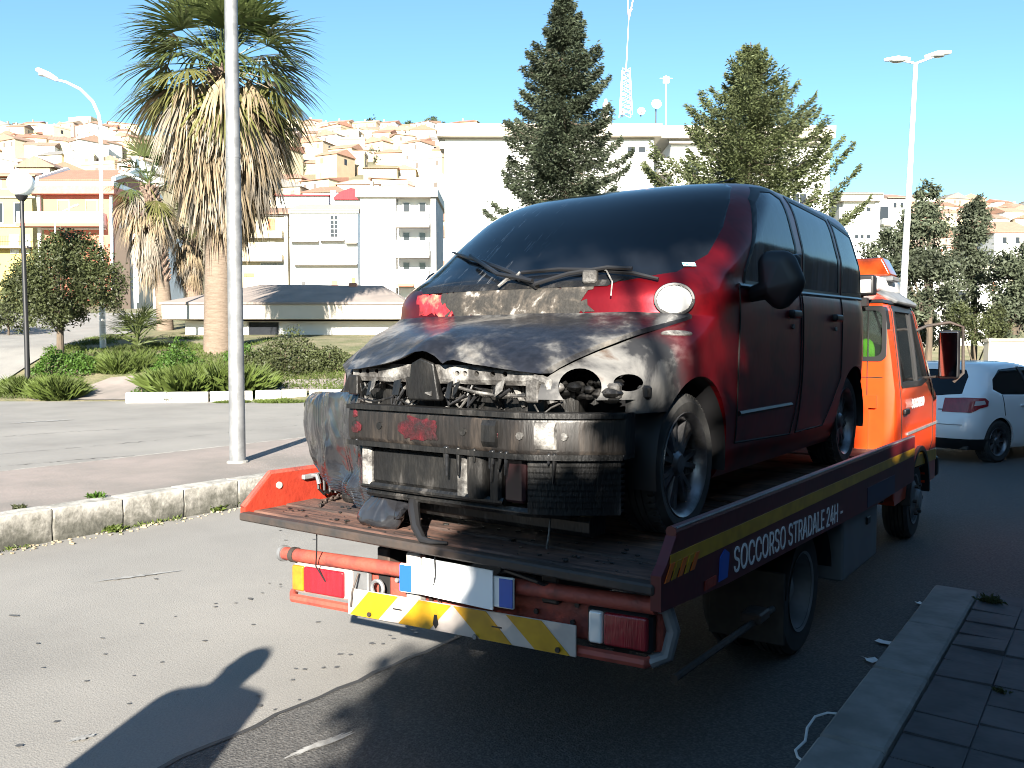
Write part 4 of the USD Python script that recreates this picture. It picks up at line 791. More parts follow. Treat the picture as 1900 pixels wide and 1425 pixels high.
put('lamp_bracket', tilt(cbox(-.46, -.36, BY-.01, BY+.02, .56, .68, .006)), m_galv, truck, smooth=False)
put('tow_eye', tilt(join([tube([(-.29+.035*math.sin(a), BY-.02-.02*math.cos(a)*0, .62+.035*math.cos(a)) for a in np.linspace(0, 2*math.pi, 17)], .009, 6)])), m_galv, truck)
put('eye_slot', tilt(cbox(-.325, -.255, BY+.022, BY+.029, .575, .675, .002)), m_gap, truck, smooth=False)
put('bracket_post', tilt(cbox(-.12, -.04, BY-.02, BY+.03, .55, .80, .008)), pm('grey_paint', (0.42, 0.41, 0.38), (0.3, 0.29, 0.27), rough=0.6, scale=8), truck, smooth=False)
put('bracket_post', tilt(cbox(.58, .66, BY+.0, BY+.05, .66, .80, .008)), m_steel, truck, smooth=False)
bd = put('hazard_board', tilt(cbox(-.445, .775, BY-.055, BY-.048, .490, .612, .002)), m_cream, truck, smooth=False, label='white and yellow chevron board on the bumper')
for k, x in enumerate((-.36, -.06, .23, .50)):
    if k < 2: pl = [(x-.07, .492), (x+.11, .492), (x+.23, .610), (x+.05, .610)]
    else: pl = [(x+.09, .492), (x+.25, .492), (x+.12, .610), (x-.05, .610)]
    put('yellow_chevron', tilt(prism(pl, BY-.0575, BY-.0556, 1)), m_yel, bd, smooth=False)
put('board_mark', tilt(join([prism([(x, .55), (x+.05, .55), (x+.05, .556), (x, .556)], BY-.058, BY-.0556, 1) for x in (-.16, .38)]+[prism([(.07, .52), (.085, .50), (.10, .52), (.092, .56), (.078, .56)], BY-.0595, BY-.0576, 1)])), m_blackp, bd, smooth=False)
put('wire', tilt(tube([(-.40, BY-.03, .68), (-.41, BY-.06, .60), (-.415, BY-.065, .53)], .005, 6)), m_steel, truck)
p_ = put('number_plate', tilt(cbox(-.105, .50, BY-.075, BY-.060, .640, .765, .004)), m_white, truck, smooth=False, label='number plate with a blank white face and blue ends')
put('blue_band', tilt(cbox(-.103, -.035, BY-.078, BY-.0755, .645, .760, .001)), m_blue, p_, smooth=False)
put('blue_band', tilt(cbox(.432, .498, BY-.078, BY-.0755, .645, .760, .001)), m_blue, p_, smooth=False)
put('blank_face', move(cbox(.035, .405, BY-.084, BY-.0785, .640, .800, .001), rz=0.0, ry=0.0), flat('plate_white', (0.88, 0.88, 0.88), .5), p_, smooth=False)
put('spring', [tube([(sx*.42, y, .50-.10*math.sin((y-1.3)/1.4*math.pi)) for y in np.linspace(1.3, 2.7, 12)], .03, 6) for sx in (-1, 1)], m_steel, truck)
put('axle', cyl((-.75, 2.02, .36), (.75, 2.02, .36), .07, n=14), m_steel, truck)
m_wheelpaint = pm('grey_wheel_paint', (0.20, 0.21, 0.22), (0.12, 0.125, 0.13), rough=0.5, scale=6)
def truck_wheel(x, y, sx, dual):
    wh = UsdGeom.Xform.Define(stage, free(path_of(truck), 'wheel')); wh.AddTranslateOp().Set(Gf.Vec3d(x, y, .35))
    if sx < 0: wh.AddRotateZOp().Set(180.0)
    R = .35; prof = [(.20, -.095), (.24, -.10), (R-.03, -.10), (R-.004, -.075)]
    for k in (-.05, -.017, .017, .05): prof += [(R, k-.010), (R, k+.010), (R-.010, k+.011), (R-.010, k+.016)]
    prof += [(R-.004, .075), (R-.03, .10), (.24, .10), (.20, .095)]
    put('tyre', [lathe(prof, 56, 0)]+([move(lathe(prof, 40, 0), (-.24, 0, 0))] if dual else []), m_rubber, wh, smooth=35)
    if dual: pr = [(.22, .105), (.205, .10), (.20, .06), (.19, -.02), (.12, -.05), (.10, -.045), (.085, .03), (.05, .045), (.001, .045)]
    else: pr = [(.22, .105), (.205, .10), (.20, .07), (.17, .085), (.11, .115), (.09, .12), (.08, .15), (.001, .155)]
    rm = put('rim', lathe(pr, 36, 0)[0:2], m_wheelpaint, wh, smooth=35)
    xx = -.045 if dual else .115
    for k in range(6):
        a = k/6*2*math.pi; put('wheel_nut', cyl((xx, .135*math.cos(a), .135*math.sin(a)), (xx+.03, .135*math.cos(a), .135*math.sin(a)), .016, n=6), m_steel, wh, smooth=False)
for sx in (1, -1): truck_wheel(sx*.93, 2.02, sx, True); truck_wheel(sx*.88, 5.47, sx, False)
for sx in (1, -1):
    a = np.linspace(math.radians(8), math.radians(172), 16); V = []
    for t in a:
        for x in (.68, 1.08): V.append((sx*x, 2.02+.42*math.cos(t), .35+.39*math.sin(t)))
    V = np.array(V); W2 = V+[0, 0, .012]; n_ = len(V); F = np.array([[2*i, 2*i+1, 2*i+3, 2*i+2] for i in range(15)])
    put('mudguard', (np.vstack([V, W2]), np.vstack([F, F[:, ::-1]+n_])), m_blackp, truck)
    put('mud_flap', cbox(sx*.88-.2, sx*.88+.2, 1.57, 1.585, .18, .55, .004), m_rubber, truck, smooth=False)
tb = put('tool_box', rbox(.70, 1.10, 2.62, 3.50, .27, .66, .02), pm('grey_tool_box', (0.15, 0.165, 0.175), (0.12, 0.13, 0.14), rough=0.45, scale=3), truck, smooth=40)
put('box_latch', cbox(1.10, 1.115, 3.16, 3.24, .53, .58, .004), m_blackp, tb, smooth=False)
put('exhaust', tube([(.55, 1.3, .42), (.60, .75, .40), (.70, .55, .38)], .035, 10), m_steel, truck)
put('side_step', cbox(1.00, 1.10, 1.16, 1.30, .40, .45, .008), m_steel, truck, smooth=False)
put('underrun_bar', tube([(1.06, .30, .42), (1.06, 1.45, .40)], .016, 8), m_steel, truck)
put('hydraulic_tank', lathe([(.001, -.3), (.16, -.29), (.17, -.26), (.17, .26), (.16, .29), (.001, .3)], 22, 1), m_steel, truck); UsdGeom.Xformable(stage.GetPrimAtPath('/World/tow_truck/hydraulic_tank')).AddTranslateOp().Set(Gf.Vec3d(-.80, 3.1, .50))

for k, (x, z) in enumerate(((-.79, .60), (-.42, .60), (-.40, .645), (-.2, .66), (.0, .60), (.55, .62), (.62, .70), (.72, .60), (.74, .67), (.30, .50), (-.30, .51), (.70, .51))):
    put('bolt', tilt(cyl((x, BY-.062 if z < .53 else BY+.018, z), (x, BY-.070 if z < .53 else BY+.008, z), .011, n=6)), m_steel if k % 3 else m_galv, truck, smooth=False)
for x0 in (-.62, .10): put('hanging_wire', tube([(x0, .02, .83), (x0+.02, .0, .74), (x0-.02, .03, .66), (x0+.01, .06, .585)], .0035, 5), m_blackp, truck)
put('brake_hose', tube([(.35, .10, .74), (.45, .05, .80), (.60, .05, .78), (.70, .12, .73)], .010, 7), m_blackp, truck)
# cab
CY = 4.53
sidep = [(CY, .52), (CY, 1.98), (CY+.03, 2.06), (CY+.14, 2.13), (CY+.35, 2.165), (CY+.95, 2.15), (CY+1.12, 2.09), (CY+1.62, 1.42), (CY+1.70, 1.30), (CY+2.02, 1.10), (CY+2.10, .98), (CY+2.12, .52), (CY+2.05, .42), (CY+.06, .42)]
cs1 = CrossSection([np.array(sidep)], m3.FillRule.NonZero); 
frontp = [(-.99, .40), (-1.00, .60), (-1.005, 1.00), (-.995, 1.25), (-.955, 1.60), (-.905, 1.97), (-.87, 2.06), (-.78, 2.13), (-.5, 2.17), (0, 2.185)]
frontp = frontp+[(-x, z) for x, z in frontp[-2::-1]]
planp = [(-1.02, CY+.09), (-.985, CY+.025), (-.92, CY), (.92, CY), (.985, CY+.025), (1.02, CY+.09), (1.02, CY+1.7), (.98, CY+1.95), (.80, CY+2.12), (-.80, CY+2.12), (-.98, CY+1.95), (-1.02, CY+1.7)]
def cabsolid(o):
    return cs1.offset(-o, m3.JoinType.Round).extrude(3).translate((0, 0, -1.5)).transform(np.array([[0, 0, 1, 0], [1, 0, 0, 0], [0, 1, 0, 0]], float)) ^ \
        CrossSection([np.array(frontp)], m3.FillRule.EvenOdd).offset(-o, m3.JoinType.Round).extrude(9).transform(np.array([[1, 0, 0, 0], [0, 0, 1, 0], [0, 1, 0, 0]], float)) ^ \
        CrossSection([np.array(planp)], m3.FillRule.NonZero).offset(-o, m3.JoinType.Round).extrude(3)
# CrossSection may flip winding: make sure solids are positive
cab_out, cab_in = cabsolid(0.0), cabsolid(0.035)
cab = cab_out - cab_in
def roundpoly(x0, x1, z0, z1, r=.05):
    c = CrossSection.square((x1-x0-2*r, z1-z0-2*r)).translate((x0+r, z0+r)).offset(r, m3.JoinType.Round, 2.0, 24)
    return c
RM1 = np.array([[1, 0, 0, 0], [0, 0, 1, 0], [0, 1, 0, 0]], float); RM0 = np.array([[0, 0, 1, 0], [1, 0, 0, 0], [0, 1, 0, 0]], float)
rwc = roundpoly(.10, .915-.02, 1.60, 2.005, .05); rwc2 = roundpoly(-.90, -.10, 1.60, 2.005, .05)
rw = lambda o, a, b: (roundpoly(-.90-o, .90+o, 1.595-o, 1.985+o, .06).extrude(b-a).translate((0, 0, a))).transform(RM1)
dwp = np.array([(CY+.30, 1.37), (CY+1.12, 1.36), (CY+1.42, 1.40), (CY+1.03, 2.00), (CY+.30, 2.00)])
dw = lambda o, a, b: CrossSection([dwp], m3.FillRule.NonZero).offset(o, m3.JoinType.Round).extrude(b-a).translate((0, 0, a)).transform(RM0)
archc = Manifold.cylinder(3, .42, .42, 40, True).rotate((0, 90, 0)).translate((0, 5.47, .36))-boxm(-.62, .62, 4, 7, -1, 3)
wsc = (CrossSection([np.array([(-.84, 1.46), (.84, 1.46), (.78, 2.05), (-.78, 2.05)])], m3.FillRule.NonZero).extrude(1.4).translate((0, 0, CY+.95))).transform(RM1)
cabm = cab - rw(0, CY-.2, CY+.1) - dw(0, .6, 1.2) - dw(0, -1.2, -.6) - archc - wsc
cb = put('cab', cabm, m_orange, truck, smooth=35)
m_cabglass = panemat('cab_glass', (0.72, 0.78, 0.76), 0.75, 0.03, (0.03, 0.035, 0.035))
thinc = cabsolid(.012)-cabsolid(.018)
put('rear_window', thinc ^ rw(0, CY-.2, CY+.1), m_cabglass, truck, smooth=35)
for a, b in ((.6, 1.2), (-1.2, -.6)): put('door_window', thinc ^ dw(0, a, b), m_cabglass, truck, smooth=35)
put('windscreen', thinc ^ wsc, m_cabglass, truck, smooth=35)
seal = cabsolid(-.006)-cabsolid(.02)
put('window_seal', seal ^ (rw(.025, CY-.2, CY+.1)-rw(-.012, CY-.3, CY+.2)), m_blackp, truck, smooth=35)
for a, b in ((.6, 1.2), (-1.2, -.6)): put('window_seal', seal ^ (dw(.022, a, b)-dw(-.025, a-.1, b+.1)), m_blackp, truck, smooth=35)
put('quarter_post', seal ^ boxm(.6, 1.2, CY+.95, CY+.985, 1.36, 2.0), m_blackp, truck, smooth=False)
# seams and gutter of the cab
thin2 = cabsolid(-.004)-cabsolid(.02)
put('roof_gutter', (cabsolid(-.012)-cabsolid(.02)) ^ boxm(-2, 2, CY-1, CY+1.15, 2.035, 2.062), m_blackp, truck, smooth=35)
dr = put('door_joint', thin2 ^ ((CrossSection([np.array([(CY+.20, .62), (CY+1.30, .62), (CY+1.62, .80), (CY+1.60, 1.32), (CY+1.10, 2.035), (CY+.22, 2.035)])], m3.FillRule.NonZero).extrude(.6).translate((0, 0, .6))
     - CrossSection([np.array([(CY+.208, .628), (CY+1.292, .628), (CY+1.612, .803), (CY+1.592, 1.318), (CY+1.096, 2.027), (CY+.228, 2.027)])], m3.FillRule.NonZero).extrude(.8).translate((0, 0, .5))).transform(RM0)), m_gap, truck, smooth=35)
put('rear_joint', thin2 ^ (boxm(.78, .786, CY-1, CY+.04, 1.25, 2.03)+boxm(-.9, .9, CY-1, CY+.04, 1.44, 1.446)), m_gap, truck, smooth=False)
put('rear_rib', (cabsolid(-.03)-cabsolid(.01)) ^ (boxm(-.95, .86, CY-1, CY+.02, 1.20, 1.30)+boxm(.70, .80, CY-1, CY+.02, .6, 1.2)+boxm(-.9, .7, CY-1, CY+.02, .92, .95)), m_orange, truck, smooth=35)
put('door_handle', rbox(1.00, 1.03, CY+.26, CY+.42, 1.13, 1.18, .012), m_blackp, truck)
put('side_moulding', (cabsolid(-.012)-cabsolid(.01)) ^ boxm(.9, 1.2, CY+.42, CY+1.9, .955, .975), m_galv, truck, smooth=False)
put('side_stripe', (cabsolid(-.008)-cabsolid(.01)) ^ prism([(CY+.05, .68), (CY+2.0, .60), (CY+2.0, .70), (CY+.05, .80)], .9, 1.2, 0), m_yel, truck, smooth=False)
lettering('SOCCORSO', .075, CY+.62, 1.165, 1.003, truck, name='door_letter', stretch=.95)
put('rear_lower_panel', cbox(-.93, .93, CY-.055, CY-.005, .45, .60, .01), m_steel, truck, smooth=False)
# inside the cab
put('cab_floor', boxm(-.9, .9, CY+.1, CY+1.8, .60, .66), m_int, truck, smooth=False)
for x in (-.5, .45):
    s = put('seat', rbox(x-.24, x+.24, CY+.30, CY+.75, .95, 1.12, .05)+rbox(x-.24, x+.24, CY+.22, CY+.36, 1.1, 1.66, .05), pm('seat_cloth' if x < 0 else 'seat_cloth_b', (0.03, 0.035, 0.05), (0.05, 0.055, 0.07), rough=0.9), truck)
    put('headrest', rbox(x-.12, x+.12, CY+.25, CY+.33, 1.69, 1.86, .03), flat('blue_cloth' if x < 0 else 'blue_cloth_b', (0.015, 0.03, 0.14), .8), s)
put('steering_wheel', tube([(-.5+.2*math.cos(a), CY+1.05+.12*math.sin(a), 1.38+.15*math.sin(a)) for a in np.linspace(0, 2*math.pi, 21)], .015, 6), m_blackp, truck)
put('dashboard', rbox(-.88, .88, CY+1.30, CY+1.6, 1.0, 1.36, .05), m_int, truck)
# roof gear
put('roof_platform', Manifold.batch_hull([Manifold.sphere(.03, 8).translate((x, y, z)) for x in (-.78, .78) for y in (CY+.22, CY+1.05) for z in (2.17, 2.235)]), m_white, truck)
put('wind_deflector', move(Manifold.batch_hull([Manifold.sphere(.02, 8).translate(q) for q in ((.72, CY+.25, 2.15), (.90, CY+.4, 2.06), (.92, CY+1.1, 2.05), (.74, CY+1.2, 2.14), (.70, CY+.3, 2.19), (.72, CY+1.0, 2.20))])), m_galv, truck)
lb = thing('beacon_bar', 'long amber beacon bar on the cab roof of the orange tow truck', 'beacon', (TX, TY+CY+.62, 2.265))
for sx in (-1, 1):
    put('amber_lens', Manifold.batch_hull([Manifold.sphere(.02, 10).translate((sx*x, y, z)) for x, z in ((.12, .03), (.12, .15), (.82, .03), (.76, .15)) for y in (-.12, .12)]), pm('amber_dome' if sx > 0 else 'amber_dome_far', (0.30, 0.045, 0.008), (0.20, 0.028, 0.006), rough=0.15, coat=0.6, scale=9), lb, smooth=40)
put('bar_base', cbox(-.86, .86, -.13, .13, -.03, .012, .008), m_galv, lb, smooth=False)
wl_ = put('work_lamp', rbox(.64, .86, CY-.18, CY-.06, 2.085, 2.245, .02), m_blackp, truck, smooth=40)
put('lamp_glass', cbox(.66, .84, CY-.188, CY-.178, 2.105, 2.205, .004), m_lens, wl_, smooth=False)
put('lamp_arm', join([tube([(.75, CY-.10, 2.09), (.75, CY-.08, 2.02), (.75, CY-.01, 1.98)], .018, 6), cbox(.70, .80, CY-.14, CY-.06, 2.00, 2.07, .005)]), m_blackp, wl_)
# door mirror on a bent tube
mr = put('door_mirror', rbox(1.10, 1.27, CY+1.22, CY+1.30, 1.40, 1.83, .025), m_blackp, truck, smooth=40)
put('mirror_glass', cbox(1.115, 1.255, CY+1.208, CY+1.2185, 1.42, 1.81, .003), flat('mirror_silver', (0.55, 0.55, 0.57), .04, 1.0), mr, smooth=False)
put('mirror_arm', join([tube([(.90, CY+1.20, 1.82), (1.0, CY+1.24, 1.87), (1.18, CY+1.28, 1.90), (1.285, CY+1.29, 1.86), (1.295, CY+1.29, 1.45), (1.22, CY+1.29, 1.37)], .014, 8), tube([(.96, CY+1.3, 1.40), (1.12, CY+1.28, 1.42)], .012, 6)]), m_steel, truck)
put('front_bumper', rbox(-.98, .98, CY+2.08, CY+2.20, .40, .60, .03), m_blackp, truck)
for x in (-.75, .75): put('headlamp', rbox(x-.15, x+.15, CY+2.08, CY+2.14, .70, .90, .03), m_lens, truck)
put('wing_flare', prism([(5.47+.46*math.cos(a), .36+.46*math.sin(a)) for a in np.linspace(0, math.pi, 16)]+[(5.47+.42*math.cos(a), .36+.42*math.sin(a)) for a in np.linspace(math.pi, 0, 16)], .96, 1.03, 0), m_blackp, truck)
# hi-vis waistcoat hung over the seat, chain and ratchet strap on the bed
vest = Manifold.batch_hull([Manifold.sphere(.05, 10).translate(q) for q in ((.60, CY+.17, 1.60), (.72, CY+.16, 1.70), (.86, CY+.16, 1.64), (.58, CY+.16, 1.30), (.86, CY+.16, 1.30))])
v, f = vf(vest.refine_to_length(.03)); v = v+(meshkit.fbm(v*9, 3, 8)[:, None]-.5)*.05
put('safety_vest', move((v, f), (TX, TY+.03, 0)), flat('hi_vis_green', (0.28, 0.85, 0.02), .6), None, smooth=50, label='fluorescent yellow-green waistcoat behind the rear window of the cab', cat='vest')
def chain(pts, link=.035, r=.005):
    pts = np.array(pts, float); seg = np.linalg.norm(np.diff(pts, axis=0), axis=1); s = np.concatenate([[0], np.cumsum(seg)]); n = int(s[-1]/link); out = []
    for k in range(n):
        c = np.array([np.interp((k+.5)*link, s, pts[:, i]) for i in range(3)]); c2 = np.array([np.interp((k+.6)*link, s, pts[:, i]) for i in range(3)])
        u, w, d = basis(c2-c+1e-6); a = u if k % 2 else w
        out.append(tube([c+d*(link*.62)*math.cos(t)+a*(link*.33)*math.sin(t) for t in np.linspace(0, 2*math.pi, 9)], r, 5, False))
    return out
ch = thing('chain', 'rusty chain lying on the tow truck bed by the red far rail', 'chain', (TX, TY, 0))
put('links', chain([(-1.10, .58, 1.0), (-1.07, .62, .93), (-1.03, .60, .885), (-.98, .45, .882), (-.93, .33, .882), (-.86, .26, .882)]), m_steel, ch)
st = thing('ratchet_strap', 'folded dark ratchet strap hung on the red far rail', 'strap', (TX-1.105, TY+.50, .98))
for k in range(4): put('strap_loop', tube([(.02+.012*k, -.05+.03*k, .03), (.035+.012*k, -.06+.03*k, -.05-.01*k), (.03, -.02+.03*k, -.085), (.03, .03+.02*k, -.06), (.02, .03+.02*k, .03)], .008, 6), m_blackp, st)
put('ratchet', cbox(.0, .03, -.03, .09, .0, .035, .004), m_steel, st, smooth=False)

rd_ = np.random.default_rng(44); dm = []
for k in range(150):
    x, y = rd_.uniform(-1.0, 1.0), abs(rd_.normal(0, .38))+.03; s_ = .003+.011*rd_.random()**2.5
    dm.append(move(cbox(-s_, s_, -s_*.7, s_*.7, 0, s_*.7, s_*.2), (TX+x, TY+y, .874), rz=rd_.random()*3))
put('debris', dm, m_char, None, smooth=False, kind='stuff', label='charred crumbs fallen from the burnt car onto the bed planks', cat='debris')
# ---------------------------------------------------------------- behind the eye: houses added and a tree shaped to throw shade, and a person
SD = np.array([-math.sin(SHADOW_AZ), math.cos(SHADOW_AZ), 0.0]); EU = np.array([math.cos(SHADOW_AZ), math.sin(SHADOW_AZ), 0.0]); TE = math.tan(SUN_EL)
m_plaster = pm('grey_plaster', (0.075, 0.07, 0.068), (0.05, 0.048, 0.046), rough=0.9, scale=0.8, bump=0.3, bscale=12, world=True)
m_shut = flat('brown_shutter', (0.06, 0.035, 0.02), 0.6)
shade_house = thing('house', 'unseen dark plaster house with set-back upper floor, added behind the viewer to cast shade', 'house', (3.6, -10, 0))  # added, unseen: casts shade, blocks sky and gives the car side dark reflections
put('wall', box(0, 11, -26, 56.0, 0, 4.62), m_plaster, shade_house, smooth=False)
put('parapet', box(-.12, 11.1, -26.1, 56.1, 4.622, 4.93), m_plaster, shade_house, smooth=False)
put('upper_floor', box(4.8, 11, -26, 56, 4.932, 7.9), m_plaster, shade_house, smooth=False)
for y in (-20, -16, -12, -8, -4, 0, 4, 8, 12, 16, 20): w = put('window', box(-.03, -.002, y, y+1.1, .9, 2.6), m_shut, shade_house, smooth=False)
sky_block_house = thing('house', 'long unseen dark plaster house added behind the viewer to block the sky', 'house', (-18, -26, 0))  # added, unseen: blocks the low sky to darken the car front
put('wall', box(-26, 20.5, -10, 0, 0, 7.4), m_plaster, sky_block_house, smooth=False); put('roof', gable(-26, 20.5, -10, 0, 7.41, .8, .3, 'x') if False else box(-26.2, 20.7, -10.2, .2, 7.402, 7.6), m_plaster, sky_block_house, smooth=False)
for k in range(12): put('window', box(-24+k*3.6, -22.9+k*3.6, .003, .05, 1.0+3*(k % 2), 2.6+3*(k % 2)), m_shut, sky_block_house, smooth=False)
bark = pm('bark', (0.10, 0.075, 0.05), (0.05, 0.04, 0.03), rough=0.9, scale=5, bump=0.8, bscale=14, bdist=0.03, stretch=(1, 1, .25))
m_leafd = leafmat('street_tree_leaf', (0.025, 0.04, 0.014), (0.04, 0.06, 0.02), (0.06, 0.08, 0.03), trans=.15)
rs = np.random.default_rng(5)
def shade_tree(u0, s0, mask, ubox, vbox, n, label, hgt):
    base = SD*s0+EU*u0
    t = thing('shaped_street_tree', label, 'tree', base+[0, 0, .1])
    put('trunk', tube([(0, 0, 0), (.05, .02, 1.2), (-.03, .06, 2.4), (.04, .1, 3.6), (.0, .05, hgt)], [.17, .14, .12, .09, .03], 10), bark, t)
    u = rs.uniform(*ubox, n*6); v = rs.uniform(*vbox, n*6); s = s0+rs.normal(0, .75, n*6)
    nz = meshkit.fbm(np.stack([u*2.1, v*2.1, s*.35], -1), 3, 7)
    keep = rs.random(n*6)*.55+.27 < mask(u, v)+(nz-.5)*.9
    u, v, s = u[keep][:n], v[keep][:n], s[keep][:n]
    P = SD*s[:, None]+EU*u[:, None]; P[:, 2] = v-s*TE
    P = P-base-[0, 0, .1]
    D = rs.normal(size=P.shape); D[:, 2] -= .5
    put('crown', leaves(P, D, rs.uniform(.11, .20, len(P)), rs.uniform(.06, .11, len(P)), rs, .2), m_leafd, t, smooth=False)
    br = []
    for k in range(14):
        i = rs.integers(len(P)); br.append(tube([(0, 0, hgt*.45+.03*k), P[i]*.5+np.array([0, 0, hgt*.3]), P[i]], [.045, .03, .01], 6))
    for b in br: put('limb', b, bark, t)
def bx(u, v, u0, u1, v0, v1, e=.25): return smoothstep(u, u0-e, u0+e)*(1-smoothstep(u, u1-e, u1+e))*smoothstep(v, v0-e, v0+e)*(1-smoothstep(v, v1-e, v1+e))
def mask1(u, v):  # lit and shaded areas that the unseen crown is shaped to throw
    a = bx(u, v, -1.05, 1.2, -.3, 2.05, .30)
    b = .8*bx(u, v, -1.15, 1.9, 4.02, 9.3, .22)
    c = bx(u, v, .84, 2.08, 1.8, 4.9, .10)
    d = np.maximum(.75*bx(u, v, -.50, 1.0, 1.8, 2.62, .20), bx(u, v, .12, 1.0, 1.8, 2.92, .10))
    e = np.maximum(bx(u, v, .64, 1.1, 1.8, 3.30, .06), bx(u, v, .70, 1.2, 3.55, 9, .08))
    f = np.maximum(.8*bx(u, v, 1.7, 7.5, 5.75, 9.2, .3), .85*bx(u, v, 3.9, 7.4, 4.7, 8.0, .3))
    return np.maximum.reduce([a, b, c, d, e, f])
shade_tree(.75, -5.2, mask1, (-1.8, 8.0), (-.6, 9.8), 75000, 'unseen street tree behind the viewer, its crown shaped to cast the shade', 6.5)

# person whose shadow falls across the sunlit road
def skeleton(J, bones, res=.02, it=8):
    parts = []
    for a, b in bones:
        pa, ra = J[a]; pb, rb = J[b]
        parts.append(Manifold.batch_hull([Manifold.sphere(ra, 14).translate(pa), Manifold.sphere(rb, 14).translate(pb)]))
    m = Manifold.batch_boolean(parts, m3.OpType.Add).refine_to_length(res); v, f = vf(m); t = trimesh.Trimesh(v, f, process=True)
    trimesh.smoothing.filter_taubin(t, iterations=it); return t
pp = SD*(4.60-1.73/TE)+EU*(-1.80)
pe = thing('person', 'person in dark jacket with bent arms whose shadow falls on the sunlit road', 'person', pp, math.degrees(SHADOW_AZ))
J = {'hip': ((0, 0, .95), .13), 'hipl': ((-.09, 0, .92), .105), 'hipr': ((.09, 0, .92), .105), 'waist': ((0, .01, 1.10), .125), 'chl': ((-.10, 0, 1.30), .12), 'chr': ((.10, 0, 1.30), .12), 'shl': ((-.185, 0, 1.41), .068), 'shr': ((.185, 0, 1.41), .068),
     'neck': ((0, 0, 1.46), .06), 'nk2': ((0, .015, 1.53), .055), 'knl': ((-.10, .02, .50), .062), 'knr': ((.10, .02, .50), .062), 'anl': ((-.11, -.02, .09), .042), 'anr': ((.11, -.02, .09), .042),
     'ell': ((-.235, -.02, 1.13), .045), 'elr': ((.245, -.03, 1.14), .045), 'wrl': ((-.20, .12, .93), .032), 'wrr': ((.14, .20, 1.10), .032), 'head': ((0, .02, 1.62), .088), 'crown': ((0, .0, 1.655), .082), 'chin': ((0, .07, 1.555), .045)}
B = [('hipl', 'hipr'), ('hip', 'waist'), ('waist', 'chl'), ('waist', 'chr'), ('chl', 'chr'), ('chl', 'shl'), ('chr', 'shr'), ('shl', 'neck'), ('shr', 'neck'), ('neck', 'nk2'), ('hipl', 'knl'), ('hipr', 'knr'), ('knl', 'anl'), ('knr', 'anr'), ('shl', 'ell'), ('shr', 'elr'), ('ell', 'wrl'), ('elr', 'wrr'), ('head', 'crown'), ('head', 'chin'), ('nk2', 'head')]
for sx, w in ((-1, 'wrl'), (1, 'wrr')):
    w0 = np.array(J[w][0]); J[w+'p'] = (tuple(w0+[-sx*.01, .05, .055]), .03); B.append((w, w+'p'))
    for q in range(5):
        a = w0+[-sx*.01+(q-2)*.016*sx, .06, .075]; b_ = a+[-sx*.02, .03, .03+.004*(2-abs(q-2))]; c = b_+[-sx*.02, -.01, .025]
        if q == 4: a = w0+[sx*.012, .03, .05]; b_ = a+[-sx*.01, -.02, .04]; c = b_+[-sx*.015, .0, .025]
        for nm, p_, r_ in (('a', a, .0095), ('b', b_, .0088), ('c', c, .0075)): J[f'{w}{q}{nm}'] = (tuple(p_), r_)
        B += [(w+'p', f'{w}{q}a'), (f'{w}{q}a', f'{w}{q}b'), (f'{w}{q}b', f'{w}{q}c')]
for sx in (-1, 1):
    J[f'f{sx}'] = ((sx*.12, .13, .035), .035); J[f'g{sx}'] = ((sx*.11, -.04, .045), .04); B += [(('anl' if sx < 0 else 'anr'), f'f{sx}'), (('anl' if sx < 0 else 'anr'), f'g{sx}'), (f'f{sx}', f'g{sx}')]
J['nose'] = ((0, .115, 1.61), .012); B.append(('head', 'nose'))
m_skin = flat('skin', (0.45, 0.27, 0.19), .5); m_jk = flat('dark_jacket', (0.03, 0.032, 0.04), .8); m_jean = flat('jeans', (0.04, 0.05, 0.09), .8)
bd_ = put('body', skeleton(J, B, .014, 6), m_skin, pe, smooth=True)
J2 = {k: (p, r+.016) for k, (p, r) in J.items()}
put('jacket', skeleton(J2, [('hipl', 'hipr'), ('hip', 'waist'), ('waist', 'chl'), ('waist', 'chr'), ('chl', 'chr'), ('chl', 'shl'), ('chr', 'shr'), ('shl', 'neck'), ('shr', 'neck'), ('shl', 'ell'), ('shr', 'elr'), ('ell', 'wrl'), ('elr', 'wrr')], .03), m_jk, pe, smooth=True)
J3 = {k: (p, r+.010) for k, (p, r) in J.items()}
put('trousers', skeleton(J3, [('hipl', 'hipr'), ('hipl', 'knl'), ('hipr', 'knr'), ('knl', 'anl'), ('knr', 'anr')], .03), m_jean, pe, smooth=True)
put('shoes', [vf(skeleton(J3, [(f'f{s}', f'g{s}')], .02, 2)) for s in (-1, 1)], m_blackp, pe, smooth=True)
put('hair', Manifold.batch_hull([Manifold.sphere(.096, 24).scale((.95, 1.05, 1.0)).translate((0, -.012, 1.652)), Manifold.sphere(.085, 16).translate((0, -.04, 1.50))])-Manifold.sphere(.1, 20).translate((0, .11, 1.60))-Manifold.sphere(.08, 20).translate((0, .09, 1.50)), flat('dark_hair', (0.02, 0.014, 0.01), .6), pe, smooth=True)
for sx in (-1, 1):
    put('eye', Manifold.sphere(.011, 12).translate((sx*.032, .098, 1.625)), flat('eye_white' if sx < 0 else 'eye_white_b', (.6, .6, .58), .3), pe)
    put('ear', Manifold.sphere(.03, 12).scale((.35, .6, 1)).translate((sx*.09, .01, 1.61)), m_skin, pe)
put('mouth', Manifold.sphere(.02, 12).scale((1.1, .3, .3)).translate((0, .108, 1.572)), flat('lips', (0.35, 0.14, 0.12), .5), pe)
